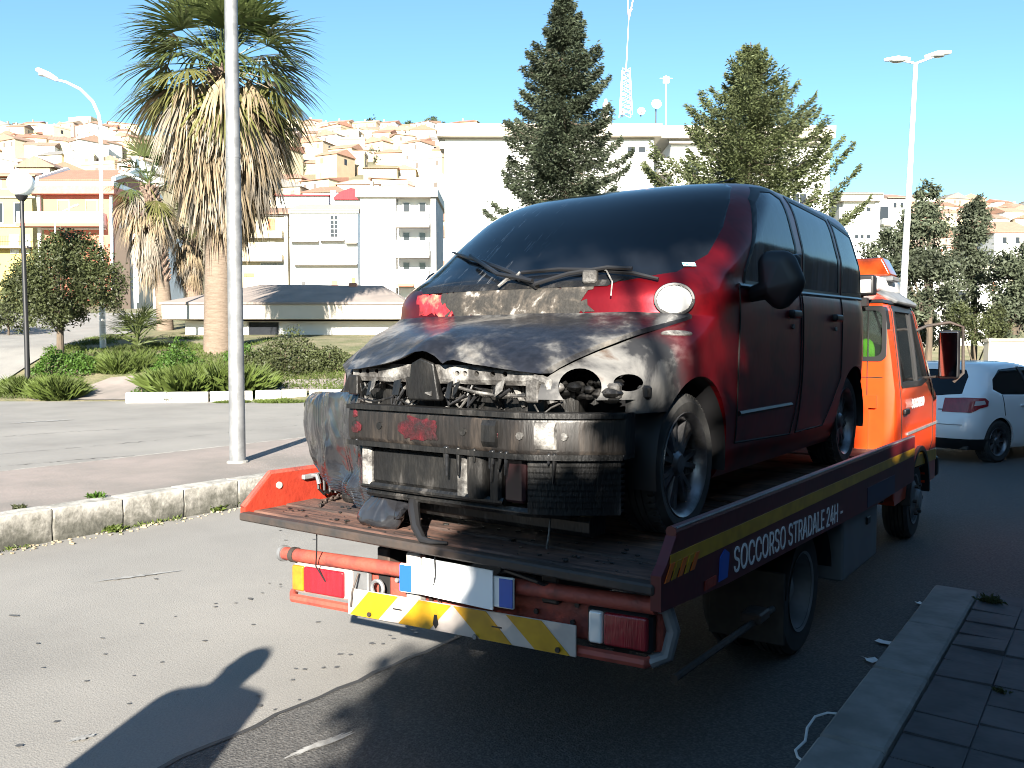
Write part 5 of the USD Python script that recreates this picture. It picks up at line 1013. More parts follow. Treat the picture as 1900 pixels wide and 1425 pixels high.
# ---------------------------------------------------------------- white hatchback ahead of the truck
hd_ = math.radians(62)
Wp = ground(1845, 858); hv = RT*math.sin(hd_)+FW*math.cos(hd_); rv = RT*math.cos(hd_)-FW*math.sin(hd_)
WO = Wp-rv*.79-hv*.74
wrows = [(.20, .14, .35, .80, 2.6, 3.75, .6, 2.6), (.33, .05, .40, .845, 2.6, 3.90, .7, 2.6), (.52, .0, .42, .865, 2.7, 3.955, .7, 2.6), (.70, .03, .42, .869, 2.7, 3.94, .7, 2.6), (.80, .06, .42, .868, 2.7, 3.80, .7, 2.6), (.90, .09, .40, .862, 2.7, 3.45, .7, 2.5),
         (.97, .12, .40, .848, 2.7, 3.02, .6, 2.4), (1.01, .15, .40, .838, 2.7, 2.80, .6, 2.4), (1.10, .22, .40, .80, 2.7, 2.62, .6, 2.4), (1.20, .30, .40, .752, 2.7, 2.44, .6, 2.4), (1.30, .38, .40, .70, 2.7, 2.22, .6, 2.4), (1.38, .42, .40, .645, 2.7, 2.00, .5, 2.4), (1.43, .47, .35, .56, 2.6, 1.80, .5, 2.4), (1.455, .75, .3, .40, 2.4, 1.6, .4, 2.2), (1.462, 1.0, .1, .2, 2.2, 1.35, .1, 2.2)]
ws_ = ring_solid(wrows, 3); wi_ = ring_solid(wrows, 2, off=.03)
wrw = prism([(-.62, 1.00), (-.30, .965), (.30, .965), (.62, 1.00), (.57, 1.24), (.50, 1.34), (-.50, 1.34), (-.57, 1.24)], -.2, .62, 1)
wsd = [(.62, 1.06), (.80, .985), (1.75, .96), (2.50, .955), (2.62, .98), (2.02, 1.33), (1.5, 1.375), (.95, 1.34), (.70, 1.20)]
wsd1, wsd2 = prism(wsd, .4, 1.1, 0), prism(wsd, -1.1, -.4, 0)
wfw = prism([(-.74, 1.03), (.74, 1.03), (.58, 1.36), (-.58, 1.36)], 1.75, 3.2, 1)
wa = (Manifold.cylinder(2.4, .345, .345, 40, True).rotate((0, 90, 0)).translate((0, .74, .31))+Manifold.cylinder(2.4, .345, .345, 40, True).rotate((0, 90, 0)).translate((0, 3.28, .31)))-boxm(-.58, .58, -1, 5, -1, 3)
m_wcar = pm('white_car_paint', (0.80, 0.80, 0.80), (0.76, 0.76, 0.77), rough=0.3, scale=1.2, coat=0.6)
m_darkglass = usdkit.material(stage, '/World/Looks/dark_car_glass', {'t': ('transparent_bsdf', {'color': (0.25, 0.3, 0.3)}), 'p': ('principled_bsdf', {'base_color': (0.008, 0.01, 0.012), 'roughness': 0.04}), 'm': ('mix_closure', {'fac': 0.75})}, [('t.BSDF', 'm.closure1'), ('p.BSDF', 'm.closure2')], surface='m.closure')
wc = thing('white_hatchback', 'white hatchback parked at the right beyond the tow truck cab', 'car', WO, math.degrees(YAW-hd_))
put('body', (ws_-wi_)-wrw-wsd1-wsd2-wfw-wa, m_wcar, wc, smooth=35)
wt = ring_solid(wrows, 2, off=.008)-ring_solid(wrows, 2, off=.016)
for nm, q in (('rear_window', wrw), ('side_window', wsd1), ('side_window', wsd2), ('windscreen', wfw)): put(nm, wt ^ q, m_darkglass, wc, smooth=35)
wk = ring_solid(wrows, 2, off=-.006)-ring_solid(wrows, 2, off=.01)
lampp = [(-.1, .74), (.20, .74), (.30, .80), (.44, .83), (.46, .90), (.40, .945), (.2, .95), (-.1, .90)]
notch = [(.24, .835), (.40, .86), (.38, .91), (.26, .90)]
for a, b in ((.42, 1.2), (-1.2, -.42)):
    l_ = put('tail_lamp', wk ^ (prism(lampp, a, b, 0)-prism(notch, a-.1, b+.1, 0)), m_rlens, wc, smooth=35)
    put('lamp_claw', wk ^ prism(notch, a, b, 0), pm('pale_claw' if a > 0 else 'pale_claw_far', (0.55, 0.5, 0.5), rough=.25), l_, smooth=35)
put('bumper_skirt', wk ^ boxm(-1, 1, -.2, .55, .19, .36), m_blackp, wc, smooth=35)
put('plate_recess', wk ^ prism([(-.30, .60), (.30, .60), (.33, .74), (-.33, .74)], -.2, .3, 1), pm('car_grey', (0.35, 0.36, 0.38)), wc, smooth=35)
put('number_plate', cbox(-.26, .26, -.02, -.008, .615, .725, .002), m_white, wc, smooth=False)
put('model_badge', wk ^ prism([(.36, .765), (.43, .765), (.43, .78), (.36, .78)], -.2, .3, 1), m_blackp, wc, smooth=False)
put('window_pillar', wk ^ (prism([(1.44, .95), (1.50, .95), (1.47, 1.38), (1.41, 1.38)], .4, 1.1, 0)), m_blackp, wc, smooth=35)
put('door_joint', wk ^ (prism([(1.455, .3), (1.463, .3), (1.463, .97), (1.455, .97)], .4, 1.1, 0)+prism([(.84, .68), (.848, .68), (.80, .98), (.792, .98)], .4, 1.1, 0)), m_gap, wc, smooth=False)
put('door_handle', rbox(.845, .885, 1.20, 1.36, .80, .835, .012), m_wcar, wc)
put('hatch_joint', wk ^ (prism([(-.70, .56), (.70, .56), (.70, .566), (-.70, .566)], -.2, .3, 1)), m_gap, wc, smooth=False)
for sx in (1, -1):
    for yw in (.74, 3.28): tyre_rim(.31, .205, .195, 8, 'wheel', wc, (sx*.755, yw, .31), sx, wide=.8)
put('floor_pan', cbox(-.74, .74, .2, 3.6, .20, .26, .01), m_blackp, wc, smooth=False)
for x, y in ((-.36, 1.9), (.36, 1.9), (0, .95)):
    w2 = .22 if y > 1 else .6; put('seat', rbox(x-w2, x+w2, y-.1, y+.05, .5, 1.05, .04)+rbox(x-w2*.5, x+w2*.5, y-.1, y, 1.08, 1.2, .03), m_int, wc)
put('mirror', rbox(.86, 1.04, 2.36, 2.48, .97, 1.09, .03), m_wcar, wc)

# ---------------------------------------------------------------- lamps and poles
m_lampwhite = pm('lamp_white', (0.72, 0.72, 0.70), (0.62, 0.62, 0.60), rough=.45, scale=6)
sp = ground(441, 858, .272)
po = thing('steel_pole', 'galvanised steel pole standing on the paved island at the left', 'pole', sp)
put('shaft', tube([(0, 0, 0), (0, 0, 3.7), (0, 0, 8.6)], [.096, .083, .062], 28), m_galv, po, smooth=40)
put('joint_band', lathe([(.080, 3.66), (.0855, 3.66), (.0855, 3.685), (.080, 3.685)], 28), m_galv, po)
put('base_collar', lathe([(.10, 0), (.13, 0), (.125, .02), (.10, .03)], 24), m_kerb, po)
put('pole_arm', tube([(0, 0, 8.5), (.2, 0, 9.2), (.8, 0, 9.7), (1.6, 0, 9.8)], [.05, .045, .04, .035], 12), m_galv, po)
def arm_lamp(name, label, d, base_py, pts, head, r0, base_px=None):
    """curved-arm lamp: pts are (px, py) up the pole and along the arm, head is (px0, py0, px1, py1)"""
    bl, bz = LZ(pts[0][0], pts[0][1], d); O = G(bl, d, bz)
    t = thing(name, label, 'street lamp', O, YD)
    q = []
    for px, py in pts: l, z = LZ(px, py, d); q.append((l-bl, 0, z-bz))
    q[0] = (0, 0, -.5)
    q = np.array(q); put('pole', tube(q, np.linspace(r0, r0*.5, len(q)), 12), m_lampwhite, t)
    (l0, z0), (l1, z1) = LZ(head[0], head[1], d), LZ(head[2], head[3], d)
    a, b = np.array([l0-bl, 0, z0-bz]), np.array([l1-bl, 0, z1-bz]); L = np.linalg.norm(b-a); u = (b-a)/L; k = L*.16
    put('lamp_head', Manifold.batch_hull([Manifold.sphere(k*.55, 12).translate(a+u*k*.5), Manifold.sphere(k*1.0, 14).scale((1, 1.25, .75)).translate(a+u*L*.45), Manifold.sphere(k*.85, 14).scale((1, 1.2, .7)).translate(a+u*(L-k))]), m_lampwhite, t, smooth=50)
    put('lamp_glass', Manifold.sphere(k*.8, 14).scale((1.9, 1.0, .55)).translate(a+u*L*.62-np.array([0, 0, k*.45])), flat(f'lamp_glass_{int(d*10)}', (0.35, 0.36, 0.34), .2), t, smooth=50)
    return t, bl, bz
t_, _, _ = arm_lamp('street_lamp', 'tall white curved-arm street lamp at the far left, rising above the round shrub', 33, 640, [(191, 640), (190, 560), (188, 400), (187, 235), (183, 212), (172, 188), (150, 166), (122, 152), (105, 148)], (108, 149, 66, 127), .085)
put('base_sleeve', cyl((0, 0, -.3), (0, 0, 1.45), .115, n=14), m_lampwhite, t_)
arm_lamp('street_lamp', 'short white curved-arm street lamp in front of the shaggy palms', 46, 560, [(295, 565), (293, 480), (291, 385), (288, 362), (279, 344), (262, 333), (248, 328)], (250, 328, 220, 318), .10)
arm_lamp('street_lamp', 'thin street lamp with small head before the red house', 62, 440, [(101, 470), (102, 410), (108, 397), (122, 389), (132, 385)], (131, 385, 147, 379), .06)
def thin_pole(px0, py0, px1, py1, d, label):
    b = at(px0, py0, d); t = at(px1, py1, d); o = thing('post', label, 'post', b); put('post', cyl((0, 0, -.5), (0, 0, t[2]-b[2]), .055, .045, 10), m_lampwhite, o); put('post_cap', Manifold.sphere(.06, 10).translate((0, 0, t[2]-b[2])), m_lampwhite, o)
thin_pole(342, 552, 341, 418, 46, 'thin white post just left of the big palm trunk')
thin_pole(256, 545, 255, 470, 50, 'short grey post in the dark gap left of the small palms')
# globe lamp
gl, gz = LZ(51, 690, 27.5); o = thing('globe_lamp', 'white globe lamp on a black post at the left edge', 'street lamp', G(gl, 27.5, gz), YD)
tx, tz = LZ(40, 365, 27.5); gx, gz2 = LZ(39, 341, 27.5)
put('post', tube([(0, 0, -.6), (0, 0, 1.0), (tx-gl, 0, tz-gz)], [.085, .075, .062], 12), m_blackp, o)
put('globe', Manifold.sphere(.405, 36).translate((gx-gl, 0, gz2-gz)), pm('white_globe', (0.85, 0.85, 0.84), (0.8, 0.8, 0.79), rough=.25, scale=2, coat=.4), o, smooth=True)
put('globe_socket', lathe([(.10, -.12), (.17, -.02), (.19, .03), (.001, .03)], 18), m_blackp, o); UsdGeom.Xformable(stage.GetPrimAtPath(str(o.GetPath())+'/globe_socket')).AddTranslateOp().Set(Gf.Vec3d(tx-gl, 0, tz-gz))
# double-headed lamp at the right
d = 25.0; bl, bz = LZ(1677, 525, d); o = thing('double_street_lamp', 'tall white twin-headed street lamp against the sky at the right', 'street lamp', G(bl, d, 0.0), YD)
tl_, tz_ = LZ(1699, 118, d)
put('pole', tube([(-.03, 0, 0), (0, 0, bz), (tl_-bl, 0, tz_)], [.115, .095, .06], 14), m_lampwhite, o)
put('cross_arm', tube([(LZ(1672, 112, d)[0]-bl, 0, LZ(1672, 112, d)[1]), (tl_-bl, 0, tz_), (LZ(1738, 103, d)[0]-bl, 0, LZ(1738, 103, d)[1])], .035, 8), m_lampwhite, o)
for a, b in (((1643, 111), (1686, 110)), ((1718, 105), (1762, 97))):
    (l0, z0), (l1, z1) = LZ(*a, d), LZ(*b, d); p0, p1 = np.array([l0-bl, 0, z0]), np.array([l1-bl, 0, z1])
    h = put('lamp_head', Manifold.batch_hull([Manifold.sphere(.05, 12).translate(p0), Manifold.sphere(.12, 14).scale((1.2, 1.3, .6)).translate((p0+p1)/2+[0, 0, .02]), Manifold.sphere(.06, 12).translate(p1)]), m_lampwhite, o, smooth=50)
    put('lamp_glass', Manifold.sphere(.12, 14).scale((1.6, 1.0, .35)).translate((p0+p1)/2-[0, 0, .05]), flat('lamp_glass_'+str(a[0]), (.3, .3, .3), .2), h, smooth=50)

# ---------------------------------------------------------------- litter on the road
cb = thing('cable', 'loop of thin white cable lying in the gutter by the near kerb', 'cable', (0, 0, 0))
cpts = [ground(px, py, .006) for px, py in ((1572, 1326), (1535, 1323), (1512, 1330), (1498, 1350), (1494, 1375), (1476, 1392), (1480, 1405), (1500, 1420), (1530, 1440))]
put('wire', tube(cpts, .006, 6), m_white, cb)
for k, (px, py, s, lab) in enumerate(((1652, 1198, .07, 'crumpled pale paper scrap in the gutter, the larger'), (1618, 1230, .06, 'flat paper scrap in the gutter, nearer the viewer'), (1712, 1125, .04, 'small scrap of litter near the far end of the kerb'))):
    p = ground(px, py, .0); n_ = 9; a = np.linspace(0, 2*math.pi, n_+1)[:-1]; r_ = s*(.6+.7*rs.random(n_)); v = np.column_stack([p[0]+r_*np.cos(a), p[1]+r_*np.sin(a)*.6, .008+.02*rs.random(n_)]); v = np.vstack([v, [[p[0], p[1], .018]]])
    put('paper_scrap', (v, np.array([[i, (i+1) % n_, n_] for i in range(n_)])), m_white, None, smooth=False, label=lab, cat='litter')
# ---------------------------------------------------------------- buildings
def wallmat(name, c, k=.82): return pm(name, c, tuple(q*k for q in c), rough=.9, scale=.5, detail=8, lo=.35, hi=.75, bump=.15, bscale=8, world=True)
def roofmat(name, c): 
    nodes = {'tc': ('texture_coordinate', {}), 'w': ('wave_texture', {'wave_type': 'bands', 'bands_direction': 'x', 'scale': 1.6, 'distortion': .4, 'detail': 1.0}), 'n': ('noise_texture', {'scale': 2.2, 'detail': 7.0}),
             'x': ('mix', {'color1': c, 'color2': tuple(q*.62 for q in c)}), 'b': ('bump', {'strength': .7, 'distance': .06}), 'p': ('principled_bsdf', {'roughness': .9})}
    return usdkit.material(stage, f'/World/Looks/{name}', nodes, [('tc.object', 'w.vector'), ('tc.object', 'n.vector'), ('n.fac', 'x.fac'), ('x.color', 'p.base_color'), ('w.fac', 'b.height'), ('b.normal', 'p.normal')], surface='p.BSDF')
W_WHITE = wallmat('white_render', (0.68, 0.67, 0.65), .93); W_CREAM = wallmat('cream_render', (0.52, 0.45, 0.31)); W_BEIGE = wallmat('beige_render', (0.44, 0.36, 0.26)); W_TAN = wallmat('tan_stone', (0.37, 0.28, 0.19)); W_PINK = wallmat('pink_render', (0.46, 0.32, 0.26))
W_CORAL = wallmat('coral_render', (0.46, 0.145, 0.10), .9); W_YEL = wallmat('yellow_render', (0.40, 0.31, 0.11)); W_GREY = wallmat('grey_concrete', (0.36, 0.35, 0.33)); W_CONC = wallmat('pale_concrete', (0.50, 0.45, 0.38))
R_TERRA = roofmat('terracotta_tiles', (0.29, 0.145, 0.10)); R_ORANGE = roofmat('orange_tiles', (0.35, 0.205, 0.145)); R_BROWN = roofmat('brown_tiles', (0.27, 0.18, 0.135)); R_RED = roofmat('crimson_sheet', (0.30, 0.035, 0.045)); R_GREY = roofmat('grey_tiles', (0.20, 0.19, 0.18)); R_PALE = roofmat('pale_tiles', (0.42, 0.32, 0.25))
m_pane = flat('window_dark', (0.02, 0.022, 0.026), .12); m_frame = flat('frame_white', (0.6, 0.6, 0.58), .6); m_osh = flat('orange_shutter', (0.50, 0.17, 0.07), .7); m_grn = flat('green_shutter', (0.16, 0.17, 0.06), .7); m_bsh = flat('brown_door', (0.40, 0.16, 0.09), .7); m_pale = flat('pale_shutter', (0.50, 0.50, 0.50), .7)
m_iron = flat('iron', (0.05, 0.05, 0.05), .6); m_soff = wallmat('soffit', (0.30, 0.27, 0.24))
class Bld:
    """a building whose front faces the viewer: pixels of the photograph on its front plane become metres along and up it"""
    def __init__(s, name, label, pxa, d, cat='building', yaw=0.0, group=None, base=None):
        s.d = d; s.l0 = LZ(pxa, 640, d)[0]; s.zg = float(T(s.l0, d)) if base is None else base
        s.o = thing(name, label, cat, G(s.l0, d, s.zg), YD+yaw, group)
    def q(s, px, py): l, z = LZ(px, py, s.d); return l-s.l0, z-s.zg
    def box(s, name, pa, pb, y0, y1, mat, parent=None, smooth=False, zlo=None, **k):
        (x0, z1), (x1, z0) = s.q(*pa), s.q(*pb)
        if zlo is not None: z0 = zlo
        return put(name, box(x0, x1, y0, y1, z0, z1), mat, parent or s.o, smooth=smooth, **k)
    def win(s, pa, pb, kind='pane', frame=True, mat=None, cols=1, rows=1):
        (x0, z1), (x1, z0) = s.q(*pa), s.q(*pb)
        if kind == 'shutter':
            w = put('shutter', box(x0, x1, -.06, -.004, z0, z1), mat or m_osh, s.o, smooth=False)
            n = max(3, int((z1-z0)/.14)); h = (z1-z0)/n
            put('slats', [box(x0+.06, x1-.06, -.085, -.061, z0+h*(k+.2), z0+h*(k+.75)) for k in range(n)], mat or m_osh, w, smooth=False, kind='stuff'); return w
        t = .07; f = [box(x0-t, x1+t, -.07, -.004, z1, z1+t), box(x0-t, x1+t, -.09, -.004, z0-t, z0), box(x0-t, x0, -.07, -.004, z0, z1), box(x1, x1+t, -.07, -.004, z0, z1)]
        w = put('window', f, m_frame, s.o, smooth=False)
        dx, dz = (x1-x0)/cols, (z1-z0)/rows
        for i in range(cols):
            for j in range(rows): put('pane', box(x0+dx*i+.03, x0+dx*(i+1)-.03, -.03, -.004, z0+dz*j+.03, z0+dz*(j+1)-.03), mat or m_pane, w, smooth=False)
        return w
    def balcony(s, pa, pb, out=1.1, rail='solid', mat=None):
        """pa: top left of the parapet, pb: bottom right (underside of the slab)"""
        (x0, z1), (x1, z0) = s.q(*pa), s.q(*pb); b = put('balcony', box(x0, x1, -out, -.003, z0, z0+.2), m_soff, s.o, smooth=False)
        if rail == 'solid': put('parapet', [box(x0, x1, -out, -out+.1, z0+.203, z1), box(x0, x0+.1, -out+.103, -.003, z0+.203, z1), box(x1-.1, x1, -out+.103, -.003, z0+.203, z1)], mat or W_WHITE, b, smooth=False)
        else:
            n = int((x1-x0)/.16); put('railing', [box(x0, x1, -out, -out+.04, z1-.04, z1)]+[box(x0+(x1-x0)*k/n, x0+(x1-x0)*k/n+.025, -out, -out+.03, z0+.2, z1-.04) for k in range(n+1)], m_iron, b, smooth=False)
        return b
def gable(x0, x1, y0, y1, z, h, over=.3, axis='x', t=.14):
    """two-slope roof over a rectangle, ridge along axis"""
    if axis == 'x': p = [(y0-over, z-.05), (y1+over, z-.05), (y1+over, z+.07), ((y0+y1)/2, z+h+t), (y0-over, z+.07)]; return prism(p, x0-over, x1+over, 0)
    p = [(x0-over, z-.05), (x1+over, z-.05), (x1+over, z+.07), ((x0+x1)/2, z+h+t), (x0-over, z+.07)]; return prism(p, y0-over, y1+over, 1)
def hip(x0, x1, y0, y1, z, h, over=.3, r=.35):
    a = min(x1-x0, y1-y0)*r; v = [(x0-over, y0-over, z), (x1+over, y0-over, z), (x1+over, y1+over, z), (x0-over, y1+over, z), (x0-over, y0-over, z+.12), (x1+over, y0-over, z+.12), (x1+over, y1+over, z+.12), (x0-over, y1+over, z+.12), (x0+a, (y0+y1)/2, z+h), (x1-a, (y0+y1)/2, z+h)]
    return Manifold.hull_points(np.array(v, np.float32))

# big white block in the middle
b = Bld('apartment_block', 'large plain white apartment block with concrete parapet behind the tall spruce', 825, 60)
b.box('wall', (825, 256), (1210, 700), 0, 14, W_WHITE, zlo=-2)
b.box('parapet', (812, 233), (1226, 256), -.55, 14.5, W_CONC)
b.box('painted_cornice_shadow', (820, 256.3), (1214, 259), -.12, 14.1, m_soff)  # darker strip paints in the shadow under the parapet
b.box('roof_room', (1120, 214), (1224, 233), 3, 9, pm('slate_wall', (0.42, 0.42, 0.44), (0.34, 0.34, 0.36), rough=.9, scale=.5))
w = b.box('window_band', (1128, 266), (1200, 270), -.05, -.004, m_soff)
b.win((1164, 273), (1179, 284), cols=1); b.win((1184, 273), (1198, 284), cols=1)
b.win((940, 322), (952, 330)); b.box('side_bracket', (816, 258), (824, 276), 0, 1.5, m_soff)
b.box('downpipe', (1206, 260), (1209, 520), -.12, -.004, m_pale)
b2 = Bld('apartment_block', 'white apartment block with deep roof slab behind the broad cedar', 1245, 68)
b2.box('wall', (1245, 262), (1533, 700), 0, 14, W_WHITE, zlo=-2)
b2.box('roof_slab', (1216, 238), (1543, 260), -.9, 14.5, W_CONC)
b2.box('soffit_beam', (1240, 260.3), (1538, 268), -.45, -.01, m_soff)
for px in (1270, 1330, 1400, 1470): b2.win((px, 300), (px+26, 326), cols=2); b2.win((px, 360), (px+26, 386), cols=2)
b2.balcony((1218, 300), (1244, 330), 1.2)
# roof gear on the big block
d = 62.0
def mast_lattice(px, py0, py1, w0, w1, name, label):
    (l, z0), (_, z1) = LZ(px, py0, d), LZ(px, py1, d); o = thing(name, label, 'antenna', G(l, d, z0), YD); H = z1-z0
    m_mast = flat('mast_red_white', (0.40, 0.27, 0.26), .6)
    for sx in (-1, 1):
        for sy in (-1, 1): put('leg', cyl((sx*w0, sy*w0, 0), (sx*w1, sy*w1, H), .028, n=6), m_mast, o)
    n = 9
    for k in range(n):
        a, c = k/n, (k+1)/n; wa_, wc_ = w0+(w1-w0)*a, w0+(w1-w0)*c
        for sy in (-1, 1): put('brace', tube([(-wa_, sy*wa_, H*a), (wc_, sy*wc_, H*c)], .018, 5), m_mast, o); put('brace', tube([(wa_, sy*wa_, H*a), (-wc_, sy*wc_, H*c)], .018, 5), m_mast, o)
    return o, H
mo, H = mast_lattice(1161, 216, 128, .42, .26, 'lattice_mast', 'thin red and white lattice aerial mast on the white block roof')
l1, z1 = LZ(1168, 20, d); l0, z0 = LZ(1161, 216, d)
put('pole', tube([(0, 0, H-.2), ((l1-l0)*.9, 0, z1-z0)], [.05, .03], 8), flat('mast_pole', (0.5, 0.45, 0.45), .5), mo)
put('dipole', [tube([(l1-l0-.05, 0, z1-z0-.6), (l1-l0-.15, 0, z1-z0+1.2)], .05, 6), tube([(l1-l0+.0, 0, z1-z0-.4), (l1-l0+.35, 0, z1-z0+1.3)], .05, 6), tube([(l1-l0-.12, 0, z1-z0), (l1-l0+.2, 0, z1-z0+.1)], .05, 6)], flat('dipole_red', (0.6, 0.3, 0.28), .5), mo, kind='stuff')
m_dish = flat('dish_white', (0.75, 0.75, 0.73), .5)
def dish(px, py, rpx, label, foot_py, tilt=.5):
    (l, z), (_, zf) = LZ(px, py, d), LZ(px, foot_py, d); r = rpx*d/FPX
    o = thing('satellite_dish', label, 'satellite dish', G(l, d, zf), YD)
    prof = [(r*k/6, .22*r*(k/6)**2) for k in range(7)]; prof = [(.001, 0)]+prof[1:]+[(r*.98, .22*r-.03), (r*.5, .02), (.001, -.03)]
    put('reflector', move(lathe(prof, 24), (0, -.2, z-zf), rx=math.pi/2-tilt*.4), m_dish, o)
    put('mount', tube([(0, 0, 0), (0, 0, z-zf), (0, -.2, z-zf)], .05, 6), m_iron, o); put('feed_arm', tube([(0, -.2, z-zf-r*.8), (0, -.2-r, z-zf)], .03, 6), m_iron, o)
dish(1217, 195, 9, 'white satellite dish at the roof corner beside the cedar top', 236)
dish(1189, 208, 7, 'small white satellite dish right of the lattice mast', 216); dish(1154, 208, 5, 'smallest white satellite dish left of the lattice mast foot', 217)
l, z = LZ(1124, 216, d); o = thing('chimney', 'small pointed chimney on the white block roof left of the mast', 'chimney', G(l, d, z), YD); put('stack', cbox(-.22, .22, -.22, .22, -.3, .9, .03), W_CONC, o, smooth=False); put('pot', lathe([(.14, .9), (.10, 1.15), (.13, 1.2), (.001, 1.22)], 12), W_GREY, o)
(l, z), (_, zb) = LZ(1236, 148, d), LZ(1236, 238, d); o = thing('tv_aerial', 'white panel aerial on a thin pole above the roof slab', 'antenna', G(l, d, zb), YD); put('pole', cyl((0, 0, 0), (0, 0, z-zb+.3), .035, n=6), m_pale, o); put('panel', cbox(-.22, .22, -.1, .1, z-zb-.25, z-zb+.2, .03), m_dish, o, smooth=False); put('rod', cyl((-.45, 0, z-zb+.1), (.45, 0, z-zb+.1), .025, n=6), m_pale, o)

# white block with balconies, left of the car
b = Bld('apartment_block', 'white apartment block with stacked solid balconies beside the plain white block', 668, 84)
b.box('wall', (668, 366), (735, 600), 0, 10, W_WHITE, zlo=-2); b.box('recessed_wall', (735.2, 366), (799, 600), .9, 10, W_WHITE, zlo=-2)
b.box('roof_slab', (661, 350), (813, 366), -.5, 10.5, W_CONC); b.box('pillar', (799.2, 366.4), (810, 600), -.1, 9, W_GREY, zlo=-2)
for y0, y1 in ((396, 424), (448, 480), (502, 535)): b.balcony((735.5, y0), (798, y1), .95)
for y0, y1 in ((372, 396), (428, 450), (484, 505)):
    for px in (745, 775):
        (x0, z1), (x1, z0) = b.q(px, y0), b.q(px+14, y1); w = put('window', box(x0, x1, .84, .895, z0-.6, z1), m_pale, b.o, smooth=False); put('pane', box(x0+.08, x1-.08, .82, .838, z0-.5, z1-.1), m_pane, w, smooth=False)
b.box('awning_red', (742, 528), (770, 533), -1.4, -.96, m_bsh)
for y in (412, 462): b.box('laundry_rack', (752, y-6), (778, y), -1.05, -.97, m_pale)
# white house with grid window
b = Bld('house', 'white three-storey house with a pale pink roof and thin balconies', 537, 107, 'house')
b.box('wall', (537, 392), (665, 600), 0, 10, W_WHITE, zlo=-2)
(x0, z0), (x1, z1) = b.q(536, 392), b.q(667, 371); put('roof', prism([(-.4, z0+.01), (-.4, z0+.2), (5, z1+.2), (10.4, z0+.2), (10.4, z0+.01)], x0, x1, 0), R_PALE, b.o, smooth=False)
b.win((562, 410), (577, 440), mat=m_pale); b.win((613, 400), (627, 441), cols=2, rows=5); b.win((614, 455), (627, 484), cols=2, rows=3, mat=m_pale); b.win((560, 458), (577, 488), mat=m_pale)
b.balcony((541, 440), (592, 450), .8, 'rail'); b.balcony((595, 440), (640, 448), .8, 'rail'); b.balcony((547, 482), (664, 493), .9, 'rail'); b.balcony((642, 446), (664, 453), .8, 'rail')
b.win((615, 520), (627, 540), 'shutter', mat=m_bsh); b.win((652, 515), (660, 537), 'shutter', mat=m_grn); b.box('meter_box', (560, 523), (566, 530), -.1, -.004, m_iron)
b.box('gutter', (536, 392.5), (666, 395), -.3, -.01, m_pale)
# beige house with orange shutters
b = Bld('house', 'cream three-storey house with orange shutters and orange roof edge', 447, 110, 'house')
b.box('wall', (440, 398), (535, 600), 0, 10, W_CREAM, zlo=-2); b.box('corner_pilaster', (527, 398.5), (536, 600), -.12, -.004, W_WHITE, zlo=-2)
(x0, z0), (x1, z1) = b.q(440, 398), b.q(541, 376); put('roof', prism([(-.6, z0-.03), (-.6, z0+.16), (5, z1+.16), (10.4, z0+.16), (10.4, z0-.03)], x0, x1, 0), R_ORANGE, b.o, smooth=False)
b.box('eaves_board', (440, 398.6), (535, 401), -.35, -.01, m_iron)
b.win((455, 404), (464, 424), 'shutter'); b.win((497, 405), (511, 437), 'shutter'); b.win((458, 452), (468, 468), mat=m_pale); b.win((497, 450), (509, 476), mat=m_pale)
b.balcony((440, 430), (527, 443), 1.0, 'solid', W_CREAM); b.balcony((440, 474), (527, 486), 1.0, 'solid', W_CREAM)
b.win((484, 488), (526, 522), cols=4, rows=2, mat=pm('grey_glazing', (0.25, 0.27, 0.29), (0.15, 0.17, 0.18), rough=.3)); b.box('sign_board', (452, 507), (472, 513), -.12, -.004, m_grn)
# crimson roofs behind
b = Bld('shed', 'long low white shed under a crimson sheet roof, behind the white house', 512, 128, 'shed'); b.box('wall', (512, 364), (610, 420), 0, 8, W_WHITE); (x0, z0), (x1, z1) = b.q(508, 364), b.q(612, 350); put('roof', prism([(-.4, z0+.01), (-.4, z0+.2), (6, z1+.2), (8.4, z1), (8.4, z0+.01)], x0, x1, 0), R_RED, b.o, smooth=False)
b = Bld('shed', 'shed with a curved maroon roof beside a white chimney stack', 622, 126, 'shed'); b.box('wall', (622, 371), (668, 420), 0, 8, W_WHITE); (x0, z0), (x1, z1) = b.q(620, 371), b.q(670, 352); put('roof', prism([(x0, z0+.01), (x1, z0+.01), (x1, z1), ((x0+x1)/2+.5, z1+.2), (x0+.9, z0+(z1-z0)*.75), (x0, z0+.3)], -.4, 8.4, 1), R_RED, b.o, smooth=False); b.box('chimney', (612, 352), (621, 378), .5, 1.5, W_WHITE)
# coral house at the left
b = Bld('house', 'coral red house with terracotta roof, white trim and long balcony', 75, 75, 'house')
b.box('wall', (80, 362), (213, 640), 0, 9, W_CORAL, zlo=-2)
for a, c in ((71, 83), (205, 215)): b.box('pilaster', (a, 363), (c, 640), -.25, -.004, W_WHITE, zlo=-2)
b.box('cornice', (60, 348), (219, 362), -.8, 9.3, pm('coral_trim', (0.52, 0.19, 0.14), (0.45, 0.15, 0.11), rough=.85)); b.box('fascia', (70, 338), (216, 347.7), -.5, 9.2, W_WHITE)
(x0, z0), (x1, z1) = b.q(72, 337.6), b.q(216, 296); xa = b.q(106, 296)[0]
rf = put('roof', prism([(-.5, z0), (-.5, z0+.15), (4.5, z1), (9.5, z0+.15), (9.5, z0)], x0+.3, x1-.2, 0), R_TERRA, b.o, smooth=False)
for x in (x0-.02, x1-.19): put('rake_trim', prism([(-.55, z0), (-.55, z0+.3), (4.5, z1+.25), (9.5, z0+.3), (9.5, z0), (4.5, z1-.2)], x, x+.31, 0), W_WHITE, rf, smooth=False)
